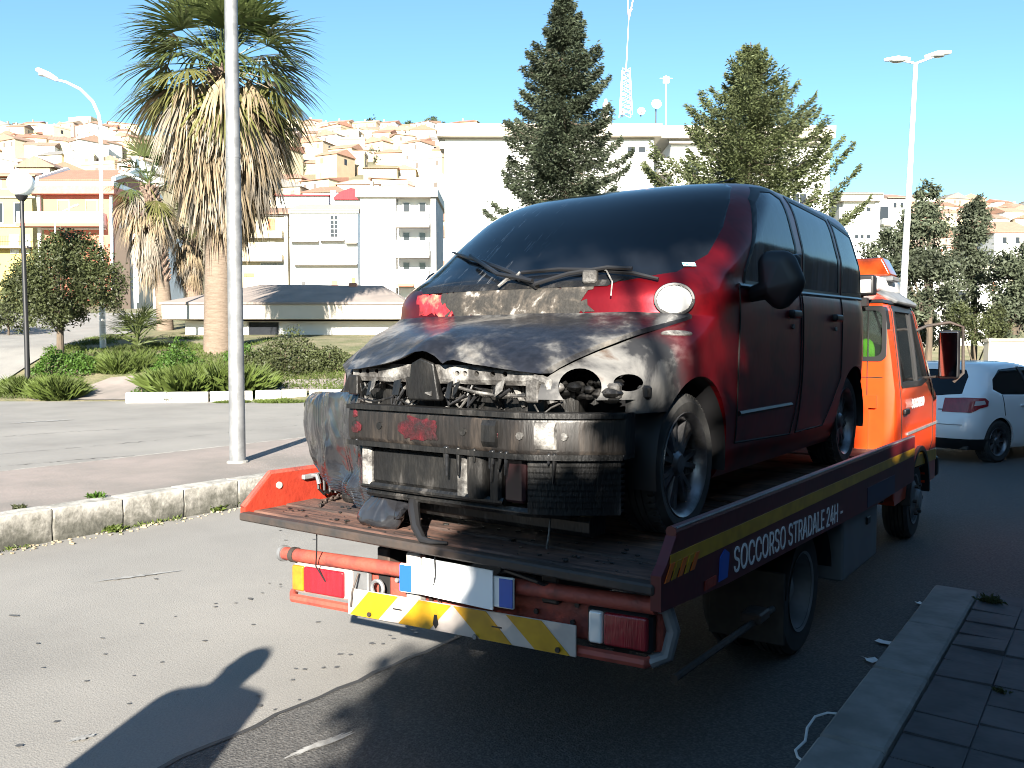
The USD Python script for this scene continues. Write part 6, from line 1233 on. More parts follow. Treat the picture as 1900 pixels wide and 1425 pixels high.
put('chimney', box(b.q(205, 0)[0], b.q(212, 0)[0], 3.5, 4.3, z1-1, z1+.9), W_WHITE, rf, smooth=False)
bl_ = b.balcony((46, 397), (198, 423), 1.3, 'solid', pm('pale_pink_parapet', (0.58, 0.46, 0.42), (0.48, 0.36, 0.33), rough=.9, scale=.8)); b.box('balcony_band', (46, 418), (198, 423.5), -1.36, -1.31, W_CORAL)
b.box('lower_band', (71.3, 424), (197, 426.5), -.2, -.01, W_WHITE)
for px in (95, 145, 178): b.win((px, 440), (px+18, 500), 'shutter', mat=m_bsh)
for px in (108, 160): b.win((px, 372), (px+20, 396), mat=m_bsh)
b.box('side_gate', (216, 405), (250, 490), .5, .62, m_iron); 
# yellow house at the far left edge
b = Bld('house', 'yellow house with dark window and hipped orange roof at the left edge', 0, 84, 'house')
b.box('wall', (-60, 352), (66, 640), 0, 9, W_YEL, zlo=-2); b.box('attic_wall', (-60, 328), (62, 351.7), .3, 8.7, wallmat('brick_red_render', (0.16, 0.07, 0.05)))
(x0, z0), (x1, z1) = b.q(-62, 329), b.q(62, 303); put('roof', hip(x0, x1, -.2, 9.2, z0, z1-z0, .5, .3), R_ORANGE, b.o, smooth=False)
b.win((27, 377), (38, 413)); b.win((-5, 377), (6, 413)); b.win((3, 332), (16, 350), mat=m_bsh)
b.box('string_course', (-60, 417), (66, 421), -.2, -.004, W_WHITE); b.box('string_course', (-60, 365), (66, 368), -.15, -.004, W_GREY)
b.balcony((-20, 440), (60, 462), 1.0, 'rail'); b.win((20, 436), (34, 470), mat=m_pale); b.win((45, 436), (56, 470), mat=m_pale)
b = Bld('house', 'house with a dark red roof and grey gable between yellow and coral houses', 40, 100, 'house'); b.box('wall', (36, 310), (96, 470), 0, 8, W_BEIGE); (x0, z0), (x1, z1) = b.q(34, 310), b.q(98, 292); put('roof', gable(x0, x1, 0, 8, z0, z1-z0, .3, 'y'), R_BROWN, b.o, smooth=False); b.win((52, 320), (60, 334)); b.win((74, 320), (82, 334))
# white garage behind the small palms, a dark panel painted for the wall shadow
b = Bld('garage', 'pale garage with a dark panel standing for wall shadow behind the small shaggy palms', 215, 66, 'garage'); b.box('wall', (216, 432), (300, 640), 0, 7, W_WHITE, zlo=-1); b.box('shadow_panel', (252, 459), (286, 640), -.03, -.004, m_pane, zlo=-1); b.box('wooden_gate', (218, 425), (249, 640), -.5, -.42, flat('dark_timber', (0.05, 0.035, 0.025), .8), zlo=-1)
# low building with a sloping roof slab and concrete fascia, right behind the big palm
b = Bld('low_building', 'long low building with thick concrete eaves and grey sloping roof behind the palm', 300, 40.0)
(x0, z1), (x1, z0) = b.q(300, 565), b.q(752, 594)
b.box('wall', (330, 595), (748, 660), .9, 9.5, W_WHITE, zlo=-2)
put('eaves', box(x0, x1, 0, 10.0, z0+.05, z1), W_CONC, b.o, smooth=False)
xr0, zr = b.q(372, 526); xr1, _ = b.q(640, 524)
v = np.array([(x0-.1, -.08, z1+.003), (x1+.1, -.08, z1+.003), (x1+.1, 10.1, z1+.003), (x0-.1, 10.1, z1+.003), (x0-.1, -.08, z1+.10), (x1+.1, -.08, z1+.10), (x1+.1, 10.1, z1+.10), (x0-.1, 10.1, z1+.10), (xr0+1.4, 5, zr+.3), (xr1+1.0, 5, zr+.25)])
put('roof', Manifold.hull_points(v.astype(np.float32)), pm('bitumen_roof', (0.24, 0.20, 0.175), (0.17, 0.145, 0.13), rough=.9, scale=.7, bump=.2, bscale=10, world=True), b.o, smooth=False)
b.box('opening', (452, 597), (508, 660), .84, .895, m_pane, zlo=-2); b.box('roof_kerb', (455, 523), (600, 527), 5.2, 5.5, W_WHITE)
b.box('door_frame', (448, 596), (452, 660), .80, .895, W_GREY, zlo=-2)
(xc, zc) = b.q(621, 520); put('chimney_pot', cbox(xc-.2, xc+.2, 4.5, 4.9, zc-.6, zc+.2, .02), m_bsh, b.o, smooth=False)
# right-hand side houses
b = Bld('house', 'small white house with a grey roof right of the cedar', 1563, 110, 'house')
b.box('wall', (1566, 374), (1626, 640), 0, 8, W_WHITE, zlo=-3); (x0, z0), (x1, z1) = b.q(1555, 363), b.q(1634, 346); b.box('fascia', (1557, 362.6), (1634, 374), -.8, 8.4, W_CONC)
put('roof', prism([(-1.0, z0+.04), (-1.0, z0+.2), (4, z1), (8.6, z1-.2), (8.6, z0+.04)], x0, x1, 0), R_GREY, b.o, smooth=False)
for px in (1586, 1596, 1608): b.win((px, 385), (px+8, 392)); b.win((px, 436), (px+7, 443))
b.box('downpipe', (1623.5, 374.5), (1625.5, 560), -.15, -.004, m_pale); b.box('painted_shade_wall', (1561, 374.5), (1565.7, 560), .6, 8, W_GREY)  # grey side wall paints in the shade on the white house
b = Bld('house', 'white house with deep dark loggias between grey-roofed house and lamp', 1632, 118, 'house'); b.box('wall', (1632, 369), (1684, 640), 0, 8, W_WHITE, zlo=-3); (x0, z0), (x1, z1) = b.q(1650, 368), b.q(1690, 351); put('roof', hip(x0, x1, 0, 8, z0, z1-z0, .3, .3), R_BROWN, b.o, smooth=False)
b.box('loggia', (1633, 384), (1648, 416), -.04, -.004, m_pane); b.balcony((1632, 408), (1652, 420), 1.0); b.win((1658, 376), (1664, 386)); b.win((1670, 376), (1676, 386))
b = Bld('house', 'white house half hidden behind the row of cypresses at the right', 1700, 52, 'house'); b.box('wall', (1690, 500), (1838, 660), 0, 8, W_WHITE, zlo=-2); b.box('roof_slab', (1684, 492), (1844, 499.7), -.3, 8.3, W_CONC); b.win((1718, 578), (1740, 600)); b.win((1775, 540), (1795, 575)); b.win((1720, 530), (1742, 552), mat=m_pale)
b = Bld('house', 'white gabled house with an orange roof at the right edge', 1845, 120, 'house'); b.box('wall', (1846, 431), (1900, 560), 0, 9, W_WHITE, zlo=-3); (x0, z0), (x1, z1) = b.q(1840, 431), b.q(1915, 405); put('roof', gable(x0, x1, 0, 9, z0, z1-z0, .3, 'x'), R_ORANGE, b.o, smooth=False); b.win((1860, 440), (1868, 452)); b.win((1884, 440), (1892, 452))
b = Bld('boundary_wall', 'low pale boundary wall beyond the white hatchback at the right', 1835, 27.0, 'wall'); b.box('wall', (1835, 634), (2060, 690), 0, .3, W_CONC, zlo=-1.5); (x0, z), (x1, _) = b.q(1833, 632), b.q(2060, 632)
put('coping', cbox(x0, x1, -.06, .36, z-.03, z+.06, .015), W_CONC, b.o, smooth=False)

# the old town on the hillside: one thing per house
rh = np.random.default_rng(77); m_hwin = flat('hill_window', (0.12, 0.10, 0.085), .5)
walls = [('white', W_WHITE, 6), ('cream', W_CREAM, 4), ('beige', W_BEIGE, 6), ('tan stone', W_TAN, 5), ('pale pink', W_PINK, 2)]
roofs = [('terracotta', R_TERRA, 4), ('orange', R_ORANGE, 5), ('brown', R_BROWN, 3), ('pale', R_PALE, 4), ('grey', R_GREY, 1)]
def pick(L): return L[rh.choice(len(L), p=np.array([q[2] for q in L])/sum(q[2] for q in L))]
rows_ = [(122, 7.5, 'at the hill foot'), (142, 7.5, 'low on the hill'), (160, 7.5, 'low on the hill'), (180, 8, 'on the lower hill'), (203, 8, 'on the lower hill'), (228, 8, 'halfway uphill'), (255, 8.5, 'halfway uphill'), (283, 8.5, 'on the upper hill'), (313, 9, 'on the upper hill'), (345, 9.5, 'high on the hill'), (376, 10, 'near the hilltop'), (405, 10.5, 'along the skyline'), (438, 11.5, 'along the skyline')]
for d0, wd, where in rows_:
    for ra, rb in ((-40, 235), (440, 845), (1535, 1945)):
        px = ra+rh.uniform(0, 20)
        while px < rb:
            w_ = wd*rh.uniform(.65, 1.25); dd = d0+rh.uniform(-7, 7); pw = w_/dd*FPX
            l = (px-950)/FPX*dd; zg = float(T(l+w_/2, dd)); hgt = rh.choice([3.6, 5.0, 6.2, 7.6], p=[.25, .35, .3, .1])*rh.uniform(.9, 1.1); dp = rh.uniform(6, 9)
            wn, wm, _ = pick(walls); rn, rm_, _ = pick(roofs); yaw = rh.uniform(-38, 30); kind = rh.choice(['gable', 'gabley', 'flat', 'hip', 'shed'], p=[.3, .2, .2, .15, .15])
            side_ = 'left of the palm' if px < 260 else ('right of the palm' if px < 640 else ('beside the white block' if px < 1000 else ('above the hatchback' if px > 1760 else 'behind the lamp pole')))
            kn = {'gable': 'ridged', 'gabley': 'gable-fronted', 'flat': 'flat', 'hip': 'hipped', 'shed': 'lean-to'}[kind]; st_ = 'tall' if hgt > 6.8 else ('two-storey' if hgt > 4.4 else 'low')
            o = thing('hillside_house', f'{st_} {wn} house with {kn} {rn if kind != "flat" else "terrace"} roof {where}, {side_}', 'house', G(l, dd, zg), YD+yaw, 'houses on the hillside')
            put('wall', box(0, w_, 0, dp, -4, hgt), wm, o, smooth=False)
            if kind == 'gable': put('roof', gable(0, w_, 0, dp, hgt, dp*.22, .35, 'x'), rm_, o, smooth=False)
            elif kind == 'gabley': put('roof', gable(0, w_, 0, dp, hgt, w_*.2, .35, 'y'), rm_, o, smooth=False)
            elif kind == 'hip': put('roof', hip(0, w_, 0, dp, hgt+.01, 1.9, .4), rm_, o, smooth=False)
            elif kind == 'shed': put('roof', prism([(-.4, hgt+.01), (-.4, hgt+.2), (dp+.3, hgt+dp*.2+.2), (dp+.3, hgt+.01)], -.3, w_+.3, 0), rm_, o, smooth=False)
            else: put('parapet', [box(-.15, w_+.15, -.15, .15, hgt+.005, hgt+.8), box(-.15, .15, .153, dp, hgt+.005, hgt+.8), box(w_-.15, w_+.15, .153, dp, hgt+.005, hgt+.8)], wm, o, smooth=False)
            nf = max(1, int(hgt/2.8)); nw = max(2, int(w_/2.6))
            for fl in range(nf):
                for k in range(nw):
                    if rh.random() < .42: continue
                    x = w_*(k+.5)/nw-.4+rh.uniform(-.3, .3); z = hgt-2.0-fl*2.6
                    put('window', box(x, x+.8, -.08, -.003, z, z+1.25), [m_hwin, m_bsh, m_pale][rh.choice(3, p=[.55, .2, .25])], o, smooth=False)
            for k in range(1):
                if rh.random() < .7: y = dp*.4; put('window', box(w_+.003, w_+.06, y, y+1, hgt-2.3, hgt-.8), m_pane, o, smooth=False)
            if rh.random() < .35: x = w_*rh.uniform(.2, .7); put('chimney', box(x, x+.6, dp*.45, dp*.45+.6, hgt, hgt+dp*.22+1.0), wm, o, smooth=False)
            px += pw*rh.uniform(.80, 1.04)
# ---------------------------------------------------------------- vegetation
rv_ = np.random.default_rng(11)
L_PALM = leafmat('palm_leaf', (0.075, 0.095, 0.032), (0.165, 0.178, 0.070), (0.33, 0.30, 0.15), .3, .40, .25)
L_PALMY = leafmat('palm_leaf_yellowing', (0.12, 0.12, 0.04), (0.20, 0.18, 0.07), (0.28, 0.23, 0.11), .3, .5, .25)
L_DEAD = leafmat('palm_leaf_dead', (0.27, 0.21, 0.135), (0.43, 0.35, 0.24), (0.54, 0.46, 0.34), .25, .8, .35)
L_DEADG = leafmat('palm_leaf_dead_grey', (0.27, 0.235, 0.19), (0.40, 0.36, 0.30), (0.50, 0.46, 0.40), .25, .8, .35)
L_SPRUCE = leafmat('spruce_needles', (0.038, 0.048, 0.028), (0.092, 0.102, 0.058), (0.17, 0.172, 0.098), .12, .6, .35)
L_CEDAR = leafmat('cedar_needles', (0.075, 0.090, 0.038), (0.17, 0.185, 0.080), (0.28, 0.28, 0.135), .2, .6, .35)
L_CYP = leafmat('cypress_foliage', (0.060, 0.072, 0.044), (0.145, 0.158, 0.098), (0.26, 0.265, 0.175), .15, .65, .4)
L_SHRUB = leafmat('olive_shrub_leaf', (0.052, 0.062, 0.024), (0.115, 0.125, 0.048), (0.20, 0.20, 0.09), .2, .55, .4)
L_GREEN = leafmat('fresh_weed_leaf', (0.055, 0.11, 0.018), (0.11, 0.185, 0.035), (0.22, 0.28, 0.08), .35, .5, .3)
L_GRASS = leafmat('grass_blade', (0.075, 0.105, 0.022), (0.15, 0.18, 0.045), (0.34, 0.31, 0.14), .35, .55, .35)
L_HILL = leafmat('pine_crown', (0.035, 0.055, 0.028), (0.06, 0.085, 0.045), (0.085, 0.11, 0.06), .1, .7, .3)
m_ptrunk = pm('palm_trunk', (0.185, 0.14, 0.105), (0.12, 0.09, 0.065), rough=.95, scale=3, detail=8, bump=.7, bscale=10, bdist=.03, stretch=(1, 1, 6))
m_boot = pm('palm_leaf_base', (0.22, 0.155, 0.12), (0.11, 0.07, 0.055), rough=.95, scale=4, bump=.4)

def fan(az, el, pet, blade, spread, droop, n, rng, w=.055, curl=0.0):
    """one fan leaf from the origin: stalk along (az, el), then n drooping blades"""
    d = np.array([math.cos(az)*math.cos(el), math.sin(az)*math.cos(el), math.sin(el)]); s = np.array([-math.sin(az), math.cos(az), 0]); u = np.cross(d, s)
    t = np.linspace(0, 1, 4)[:, None]; st = d*t*pet-np.array([0, 0, 1.])*(t**2)*droop*pet*.35
    parts = [tube(st, [.035, .028, .022, .016], 5, False)]; o = st[-1]; d2 = st[-1]-st[-2]; d2 /= np.linalg.norm(d2); s2 = s; u2 = np.cross(d2, s2)
    V, F = [], []
    for k in range(n):
        a = (k/(n-1)-.5)*2*spread+rng.normal(0, .04); L = blade*(1-.25*(abs(a)/spread)**2)*rng.uniform(.82, 1.12)
        q = d2*math.cos(a)+s2*math.sin(a)+u2*(-curl*math.sin(abs(a))*.6); q /= np.linalg.norm(q); side_ = np.cross(q, u2); side_ /= np.linalg.norm(side_)
        dr = droop*rng.uniform(.6, 1.4); b = len(V); ww = w*rng.uniform(.8, 1.2)
        for f_, wd in ((0, .25), (.45, 1.0), (.75, .75), (1.0, .08)):
            p = o+q*L*f_-np.array([0, 0, 1.])*dr*L*f_**2.4*.8+rng.normal(0, .012, 3)
            V += [p-side_*ww*wd*.5+u2*.012, p+side_*ww*wd*.5+u2*.012]
        for j in range(3): F += [[b+2*j, b+2*j+1, b+2*j+3, b+2*j+2]]
    return join(parts+[(np.array(V), np.array(F))])
def palm(label, px, py_base, py_crown, d, ngreen, ndead, R, skirt, trunk_r, seed, base_z=None, half=None):
    rng = np.random.default_rng(seed); l, zc = LZ(px, py_crown, d); l0 = l if half is None else LZ(half, py_base, d)[0]; zb = float(T(l0, d)) if base_z is None else base_z; H = zc-zb
    o = thing('palm_tree', label, 'palm tree', G(l0, d, zb), YD)
    n = 16; z = np.linspace(-.4, H, n); x = (l-l0)*(z/H).clip(0)**1.5
    put('trunk', tube(np.column_stack([x, np.zeros(n), z]), trunk_r*(1.10-.22*np.linspace(0, 1, n)+.10*np.exp(-np.linspace(0, 8, n))), 20), m_ptrunk, o)
    bt = []
    z0 = H-skirt-1.2*R*.7; k = 0
    for zz in np.arange(z0, H, .085):
        for j in range(4):
            a = k*2.39996+j*math.pi/2; k += 1; r = trunk_r*.92; c = np.array([(l-l0)*(zz/H)**1.5, 0, zz])+np.array([math.cos(a), math.sin(a), 0])*r
            dv = np.array([math.cos(a)*.6, math.sin(a)*.6, .75]); bt.append(cyl(c-dv*.05, c+dv*.26, .075, .03, 5))
    put('leaf_bases', bt, m_boot, o, kind='stuff')
    top = np.array([l-l0, 0, H])
    for k in range(ngreen):
        az = k*2.39996+rng.normal(0, .2); f = (k+.5)/ngreen; el = math.radians(84-112*f**.85+rng.normal(0, 6)); pet = R*.48*rng.uniform(.85, 1.15)
        m = fan(az, el, pet, R*.50*rng.uniform(.85, 1.1), 1.45, .16+.42*f, 30, rng, R*.022)
        put('frond', move(m, top+[0, 0, .25*(1-f)]), L_PALM if f < .78 else L_PALMY, o, smooth=False)
    for k in range(ndead):
        az = k*2.39996+rng.normal(0, .25); f = (k+.5)/ndead; el = math.radians(2-78*f**.7+rng.normal(0, 10)); pet = R*.46*rng.uniform(.7, 1.2)*(1-.35*f)
        m = fan(az, el, pet, R*.38*rng.uniform(.7, 1.25), .70, .85, 24, rng, R*.020, 1.0)
        put('dead_frond', move(m, top+[0, 0, -.15-skirt*f]), L_DEAD if rng.random() < .62 else L_DEADG, o, smooth=False)
    return o
palm('huge fan palm with a thick skirt of dead fronds behind the steel pole', 414, 640, 130, 32, 60, 210, 4.05, 2.5, .46, 1, half=405)
palm('smaller shaggy palm left of the huge palm, leaning over the short street lamp', 276, 575, 345, 44, 20, 90, 2.6, 2.6, .36, 2, half=306)
palm('smallest shaggy palm tucked close behind the huge palm trunk', 352, 572, 425, 46, 14, 60, 2.0, 1.7, .34, 3, half=362)
# young trunkless palm
l, z = LZ(255, 592, 31.5); o = thing('dwarf_palm', 'young trunkless fan palm on the weedy bank left of the low building', 'palm', G(l, 31.5, float(T(l, 31.5))), YD)
for k in range(26):
    az = k*2.39996; el = math.radians(80-75*((k+.5)/26)); put('frond', move(fan(az, el, .80, .85, 1.25, .30, 18, rv_, .04), (0, 0, .2+.5*rv_.random())), L_PALM, o, smooth=False)

def conifer(name, label, px, py_top, d, prof, seed, mat, nbr, upsweep, leaf, dens, droop):
    """prof: (py, half width in px) down the tree"""
    rng = np.random.default_rng(seed); l, zt = LZ(px, py_top, d); zb = float(T(l, d)); H = zt-zb; o = thing(name, label, 'conifer', G(l, d, zb), YD)
    put('trunk', tube([(0, 0, -.3), (.03, .02, H*.35), (-.02, .03, H*.7), (0, 0, H)], [.26, .19, .10, .02], 10), bark, o)
    zs = np.array([LZ(px, q[0], d)[1]-zb for q in prof]); rr = np.array([q[1] for q in prof])*d/FPX; i = np.argsort(zs); zs, rr = zs[i], rr[i]
    P, D, brs = [], [], []
    zlo = max(1.5, zs[0])
    for k in range(nbr):
        f = ((k+.5)/nbr)**.8; z = zlo+(H-.15-zlo)*f; R = np.interp(z, zs, rr)*rng.choice([.5, .75, .92, 1.06], p=[.2, .25, .3, .25])*rng.uniform(.9, 1.1); az = k*2.39996+rng.normal(0, .3)
        m = int(dens*(.35+R)); s = np.sort(rng.random(m)**.75); 
        dirv = np.array([math.cos(az), math.sin(az)])
        zc = z-droop*R*np.sin(s*math.pi*.8)+upsweep*R*s**2.2
        wid = (.07+.17*(1-np.abs(s-.40)*1.6).clip(0))*min(1.6, .5+R*.5); lat = rng.normal(0, 1, m)*wid; hang = -np.abs(rng.normal(0, 1, m))*wid*.75
        x = dirv[0]*R*s-dirv[1]*lat; y = dirv[1]*R*s+dirv[0]*lat; P.append(np.column_stack([x, y, zc+hang+rng.normal(0, .04, m)]))
        dd = np.column_stack([np.full(m, dirv[0])-dirv[1]*lat*2, np.full(m, dirv[1])+dirv[0]*lat*2, np.full(m, -.25+upsweep*1.2)])+rng.normal(0, .45, (m, 3)); D.append(dd)
        if R > .8:
            t = np.linspace(0, .9, 5); brs.append(tube(np.column_stack([dirv[0]*R*t, dirv[1]*R*t, z-droop*R*np.sin(t*math.pi*.8)+upsweep*R*t**2.2]), np.linspace(.045, .01, 5), 5, False))
    P, D = np.vstack(P), np.vstack(D)
    put('crown', leaves(P, D, rng.uniform(leaf*.7, leaf*1.3, len(P)), rng.uniform(leaf*.28, leaf*.42, len(P)), rng, .1), mat, o, smooth=False)
    for b_ in brs[::2]: put('branch', b_, bark, o)
    return o
conifer('spruce_tree', 'tall narrow dark spruce in front of the plain white block', 1046, -22, 36, [(-22, 4), (20, 26), (60, 54), (110, 74), (160, 86), (230, 104), (300, 122), (380, 130), (560, 140)], 4, L_SPRUCE, 165, .16, .16, 320, .26)
conifer('cedar_tree', 'broad lighter green cedar with upswept branch tips right of centre', 1393, 78, 38, [(78, 4), (120, 40), (160, 72), (200, 98), (240, 130), (290, 158), (350, 182), (420, 190), (560, 150)], 9, L_CEDAR, 180, .36, .17, 210, .20)

def crown_tree(name, label, px, py_base, d, blobs, n, mat, leaf, seed, cat='tree', clump=.35, trunk=.14, gap=.30):
    """blobs: (px, py, rx px, ry px) ellipses that make up the crown; leaves sit in clumps spread through their volume"""
    rng = np.random.default_rng(seed); l, zb = LZ(px, py_base, d); zg = float(T(l, d)); zg = min(zg, zb) if abs(zg-zb) < 3 else zg; o = thing(name, label, cat, G(l, d, zg), YD); P, lims = [], []
    tot = sum(b_[2]*b_[3] for b_ in blobs)
    for bx_, by_, rx, ry in blobs:
        cx, cz = LZ(bx_, by_, d); cx -= l; cz -= zg; rx, ry = rx*d/FPX, ry*d/FPX; m = int(n*(rx*ry*(FPX/d)**2)/tot); nc = max(6, int(m/26))
        q = rng.normal(size=(nc, 3)); q /= np.linalg.norm(q, axis=1)[:, None]; q *= rng.uniform(.35, 1.0, (nc, 1))**.5
        c = q*[rx, rx*.9, ry]+[cx, 0, cz]; nz = meshkit.noise(c*1.3+seed, seed); c = c[nz > gap]
        k = rng.integers(len(c), size=m); P.append(c[k]+rng.normal(0, clump*min(rx, ry)*.45, (m, 3))); lims.append((cx, cz))
    P = np.vstack(P); D = rng.normal(size=P.shape)+np.array([0, -.2, .25])
    put('crown', leaves(P, D, rng.uniform(leaf*.65, leaf*1.35, len(P)), rng.uniform(leaf*.35, leaf*.6, len(P)), rng, .15), mat, o, smooth=False)
    if trunk:
        zt = max(z for _, z in lims); put('trunk', tube([(0, 0, -.4), (.04, 0, zt*.3), (-.03, .03, zt*.6), (0, 0, zt)], [trunk, trunk*.8, trunk*.55, trunk*.2], 9), bark, o)
        for cx, cz in lims: put('limb', tube([(0, 0, max(.2, zt*.3)), (cx*.5, .05, (zt*.35+cz)/2), (cx, 0, cz)], [trunk*.5, trunk*.35, .02], 6), bark, o)
    return o
crown_tree('shrub_tree', 'rounded dense olive-green small tree between globe lamp and white street lamp', 110, 628, 30.5, [(105, 520, 70, 62), (60, 530, 42, 40), (150, 480, 50, 42), (185, 530, 45, 46), (120, 455, 40, 25), (100, 575, 55, 34), (30, 545, 28, 32)], 30000, L_SHRUB, .12, 21, gap=.12)
crown_tree('cypress', 'tallest grey-green cypress behind the twin-headed lamp pole', 1722, 650, 33, [(1722, 375, 22, 42), (1712, 430, 42, 55), (1735, 480, 48, 60), (1690, 500, 45, 60), (1745, 530, 42, 40), (1700, 560, 34, 36), (1655, 455, 26, 34)], 17000, L_CYP, .15, 22, gap=.40)
crown_tree('cypress', 'slim grey-green cypress with a pointed top right of the tallest one', 1806, 650, 34, [(1810, 375, 14, 28), (1806, 420, 30, 42), (1800, 465, 32, 42), (1815, 500, 28, 40), (1775, 545, 36, 30), (1790, 590, 40, 28)], 11000, L_CYP, .15, 23, gap=.40)
crown_tree('cypress', 'dark bushy cypress at the right edge above the pale wall', 1880, 640, 32, [(1890, 470, 36, 44), (1872, 520, 38, 50), (1905, 560, 44, 56), (1870, 590, 34, 44), (1930, 500, 40, 60)], 14000, L_CYP, .15, 24, gap=.36)
crown_tree('bush', 'dark rounded bush beside the cab beacon, under the lamp pole', 1640, 640, 40, [(1640, 470, 44, 30), (1600, 520, 50, 40), (1690, 600, 46, 44), (1735, 620, 30, 28)], 9000, L_CYP, .17, 25, cat='bush')
crown_tree('bush', 'reddish-green hedge bush behind the white hatchback roof', 1810, 648, 27.6, [(1808, 610, 36, 24), (1850, 600, 22, 30), (1780, 590, 22, 26)], 5000, L_SHRUB, .10, 26, cat='bush', trunk=.05)
crown_tree('hedge', 'dark hedge at the left edge behind the globe lamp', 15, 615, 40, [(-20, 575, 40, 40), (25, 585, 34, 30), (-60, 560, 40, 46)], 6000, L_SHRUB, .14, 31, cat='hedge', trunk=.06, gap=.1)
# weeds on the bank
def bush(label, px, py, wpx, hpx, d, mat, n, leaf, seed, name='weed_clump', cat='weeds', grassy=False):
    rng = np.random.default_rng(seed); l, _ = LZ(px, py, d); zg = float(T(l, d)); o = thing(name, label, cat, G(l, d, zg), YD); w, h = wpx*d/FPX, hpx*d/FPX
    n = int(n*2.0) if grassy else n
    a = rng.random(n)*2*math.pi; r = np.sqrt(rng.random(n)); x, y = w*r*np.cos(a), w*.6*r*np.sin(a)
    zl = T(l+x, d+y)-zg; lump = .55+.9*(meshkit.noise(np.column_stack([x*2.2+seed, y*2.2, x*0]), seed))
    if grassy:
        P = np.column_stack([x, y, zl-.03]); D = np.column_stack([x*.25+rng.normal(0, .42, n), y*.25+rng.normal(0, .42, n), np.ones(n)]); put('blades', leaves(P, D, h*rng.uniform(.5, 1.05, n)*lump, leaf*.13, rng, .25), mat, o, smooth=False, kind='stuff')
    else:
        z = h*(1-r**2*.75)*lump*rng.random(n)**.6; P = np.column_stack([x, y, zl+z]); D = rng.normal(size=(n, 3))+[0, -.3, .3]; put('leaves', leaves(P, D, leaf*rng.uniform(.6, 1.3, n), leaf*rng.uniform(.45, .8, n), rng, .2), mat, o, smooth=False, kind='stuff')
        put('stems', [cyl((x[k]*.4, y[k]*.4, -.05), (x[k]*.8, y[k]*.8, P[k, 2]*.8+.05), .008, n=4) for k in range(0, min(n, 400), 16)], m_boot, o, kind='stuff')
W_ = [('bright green leafy weeds at the foot of the rounded small tree', 120, 655, 62, 46, 29.3, L_GREEN, 2600, .10, 0), ('tall grass around the foot of the globe lamp', 50, 705, 58, 36, 27.3, L_GRASS, 1800, .10, 1),
      ('thick grass tuft spilling over the white kerb end', 108, 732, 38, 52, 26.4, L_GRASS, 1700, .09, 1), ('light green tall weeds in front of the huge palm trunk', 330, 650, 62, 62, 28.6, L_GREEN, 2600, .10, 0),
      ('tall feathery grass left of the steel pole', 360, 712, 70, 66, 27.2, L_GRASS, 3200, .10, 1), ('tall feathery grass right of the steel pole', 452, 712, 40, 66, 27.0, L_GRASS, 1800, .10, 1),
      ('olive green bushy weeds before the white wall of the low building', 525, 676, 80, 66, 29.6, L_SHRUB, 5200, .10, 0), ('low spreading weeds against the right end of the low building', 610, 676, 60, 56, 29.8, L_SHRUB, 3000, .10, 0),
      ('fresh green weed patch beside the young palm', 305, 618, 34, 30, 30.2, L_GREEN, 1200, .09, 0), ('dry yellowish grass behind the white street lamp foot', 225, 650, 60, 40, 29.8, L_GRASS, 2000, .09, 1),
      ('green weeds right of the huge palm foot', 450, 655, 34, 46, 30.5, L_GREEN, 1100, .09, 0), ('grey-leaved tuft growing from the painted kerb', 306, 752, 24, 24, 25.6, L_SHRUB, 700, .06, 0), ('low weeds along the painted kerb foot by the car', 520, 748, 48, 14, 25.5, L_GRASS, 1100, .06, 1),
      ('short weeds on the kerb top left of the feathery grass', 270, 722, 30, 16, 26.8, L_GREEN, 700, .06, 0), ('low weeds along the painted kerb foot right of the pole', 430, 752, 34, 13, 25.4, L_GRASS, 800, .06, 1)]
for k, (lab, px, py, w, h, d, mt, n, lf, gr) in enumerate(W_): bush(lab, px, py, w, h, d, mt, n, lf, 100+k, grassy=bool(gr))
# ground cover
n = 75000; d = rv_.uniform(26.3, 40, n); a = rv_.uniform(-.66, -.10, n); l = a*d; nz = meshkit.fbm(np.column_stack([l*.45, d*.45, l*0]), 3, 2); path_ = (np.abs(l+12.2+.1*(d-27)) < 1.9) & (d < 29.6); park = l < -17.4-.20*(d-34).clip(0)
keep = (nz > .40+.16*rv_.random(n)) & (d < 37.5) & ~((l > -10) & (d > 30.5)) & ~path_ & ~park; l, d = l[keep], d[keep]; P = l[:, None]*RT+d[:, None]*FW; P[:, 2] = T(l, d)-.02
put('grass', leaves(P, np.column_stack([rv_.normal(0, .35, len(P)), rv_.normal(0, .35, len(P)), np.ones(len(P))]), rv_.uniform(.08, .30, len(P)), .02, rv_, .3), L_GRASS, None, smooth=False, kind='stuff', label='uneven grass covering the bank behind the painted kerb', cat='grass')
# little weeds in cracks
def tuft(label, p, s, n, mat, seed):
    rng = np.random.default_rng(seed); o = thing('weed_tuft', label, 'weeds', p); D = np.column_stack([rng.normal(0, .6, n), rng.normal(0, .6, n), np.ones(n)]); put('blades', leaves(np.column_stack([rng.normal(0, s*.45, n), rng.normal(0, s*.3, n), np.zeros(n)]), D, s*rng.uniform(.5, 1.2, n), s*.22, rng, .3), mat, o, smooth=False, kind='stuff')
tuft('small green weed growing on the island paving near the kerb', ground(178, 925, .272), .09, 120, L_GREEN, 1); tuft('dry weed scrap on the island paving at the left edge', ground(38, 945, .272), .07, 90, L_SHRUB, 2)
tuft('grass tuft at the foot of the lichen kerb', ground(205, 986), .10, 160, L_GRASS, 3); tuft('yellowish grass along the lichen kerb foot beside the bed corner', ground(390, 948), .12, 220, L_GRASS, 4); tuft('grass wisps at the kerb foot next to the bed corner', ground(425, 940), .10, 160, L_GRASS, 5)
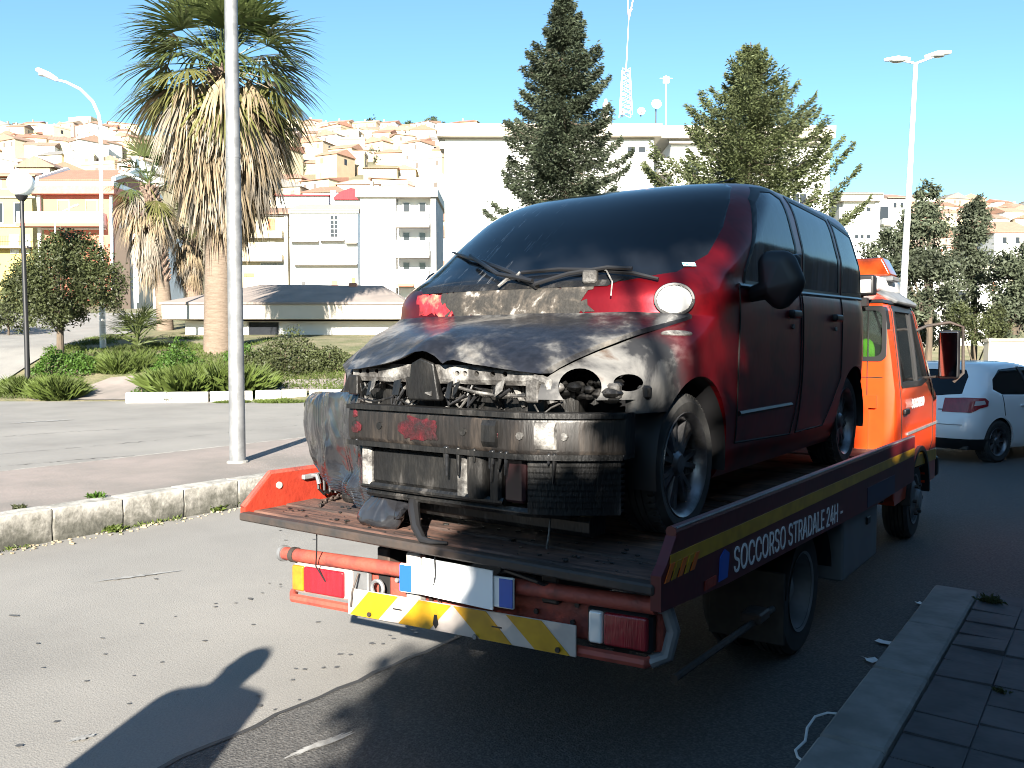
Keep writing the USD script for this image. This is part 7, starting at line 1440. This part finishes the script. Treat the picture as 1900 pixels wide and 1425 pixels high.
tuft('dark weeds at the far end of the near kerb', ground(1838, 1118, .11), .07, 130, L_SHRUB, 6); tuft('small weed in the tile joint of the near pavement', ground(1856, 1285, .11), .035, 80, L_SHRUB, 7)
# trees on the hill
for k, (px, py, rx, ry, lab) in enumerate(((688, 240, 36, 15, 'rounded dark pine grove clump on the left hilltop crest'), (760, 242, 26, 12, 'low dark pine clump on the crest, middle one'), (800, 236, 26, 16, 'dark pine clump on the crest beside the white block'), (722, 246, 14, 8, 'small pine between the two crest groves'))):
    crown_tree('pine_tree', lab, px, py+14, 455, [(px-rx*.4, py+2, rx*.55, ry*.8), (px+rx*.1, py-2, rx*.5, ry), (px+rx*.55, py+2, rx*.45, ry*.8)], 1500, L_HILL, 1.7, 60+k, trunk=.5, gap=.1)
for k in range(26):
    dd = rv_.uniform(115, 400); px = rv_.choice([rv_.uniform(-20, 235), rv_.uniform(450, 830), rv_.uniform(1550, 1900)]); l = (px-950)/FPX*dd; zg = float(T(l, dd)); py = 640-(zg-1.7+3)/dd*FPX; r = rv_.uniform(1.5, 3.0)*FPX/dd
    crown_tree('hillside_tree', ['dark', 'olive', 'grey-green'][k % 3]+' tree '+('low' if dd < 180 else ('midway' if dd < 280 else 'high'))+' on the town hillside '+('left of the palm' if px < 300 else ('right of the palm' if px < 640 else ('beside the white block' if px < 1000 else 'at the right'))), px, py+r, dd, [(px, py, r, r*.9), (px+r*.6, py+r*.2, r*.7, r*.6)], 420, L_HILL, .7, 200+k, trunk=.2, gap=.1, cat='tree')
    stage.GetPrimAtPath('/World/hillside_tree'+(f'_{k:03d}' if k else '')).SetCustomDataByKey('group', 'trees scattered among the hillside houses')

# grit and dry grass along the foot of the lichen kerb
n = 2600; y = rv_.uniform(-1, 16, n); x = -7.50+np.abs(rv_.normal(0, .05, n)); k_ = meshkit.fbm(np.column_stack([y*1.3, y*0, y*0]), 3, 6) > .47; y, x = y[k_], x[k_]
put('kerb_grass', leaves(np.column_stack([x, y, y*0]), np.column_stack([rv_.normal(0, .5, len(y)), rv_.normal(0, .5, len(y)), np.ones(len(y))]), rv_.uniform(.02, .085, len(y)), .010, rv_, .3), L_GRASS, None, smooth=False, kind='stuff', label='sparse dry grass growing along the foot of the lichen kerb', cat='grass')
g_ = []
for q in range(420):
    p = (-7.49+abs(rv_.normal(0, .10)), rv_.uniform(0, 12), 0.0); s_ = rv_.uniform(.004, .016); g_.append(move(cbox(-s_, s_, -s_, s_, 0, s_, s_*.25), p, rz=rv_.random()*3))
put('kerb_grit', g_, m_dirt, None, smooth=False, kind='stuff', label='grit and small stones gathered along the foot of the lichen kerb', cat='grit')
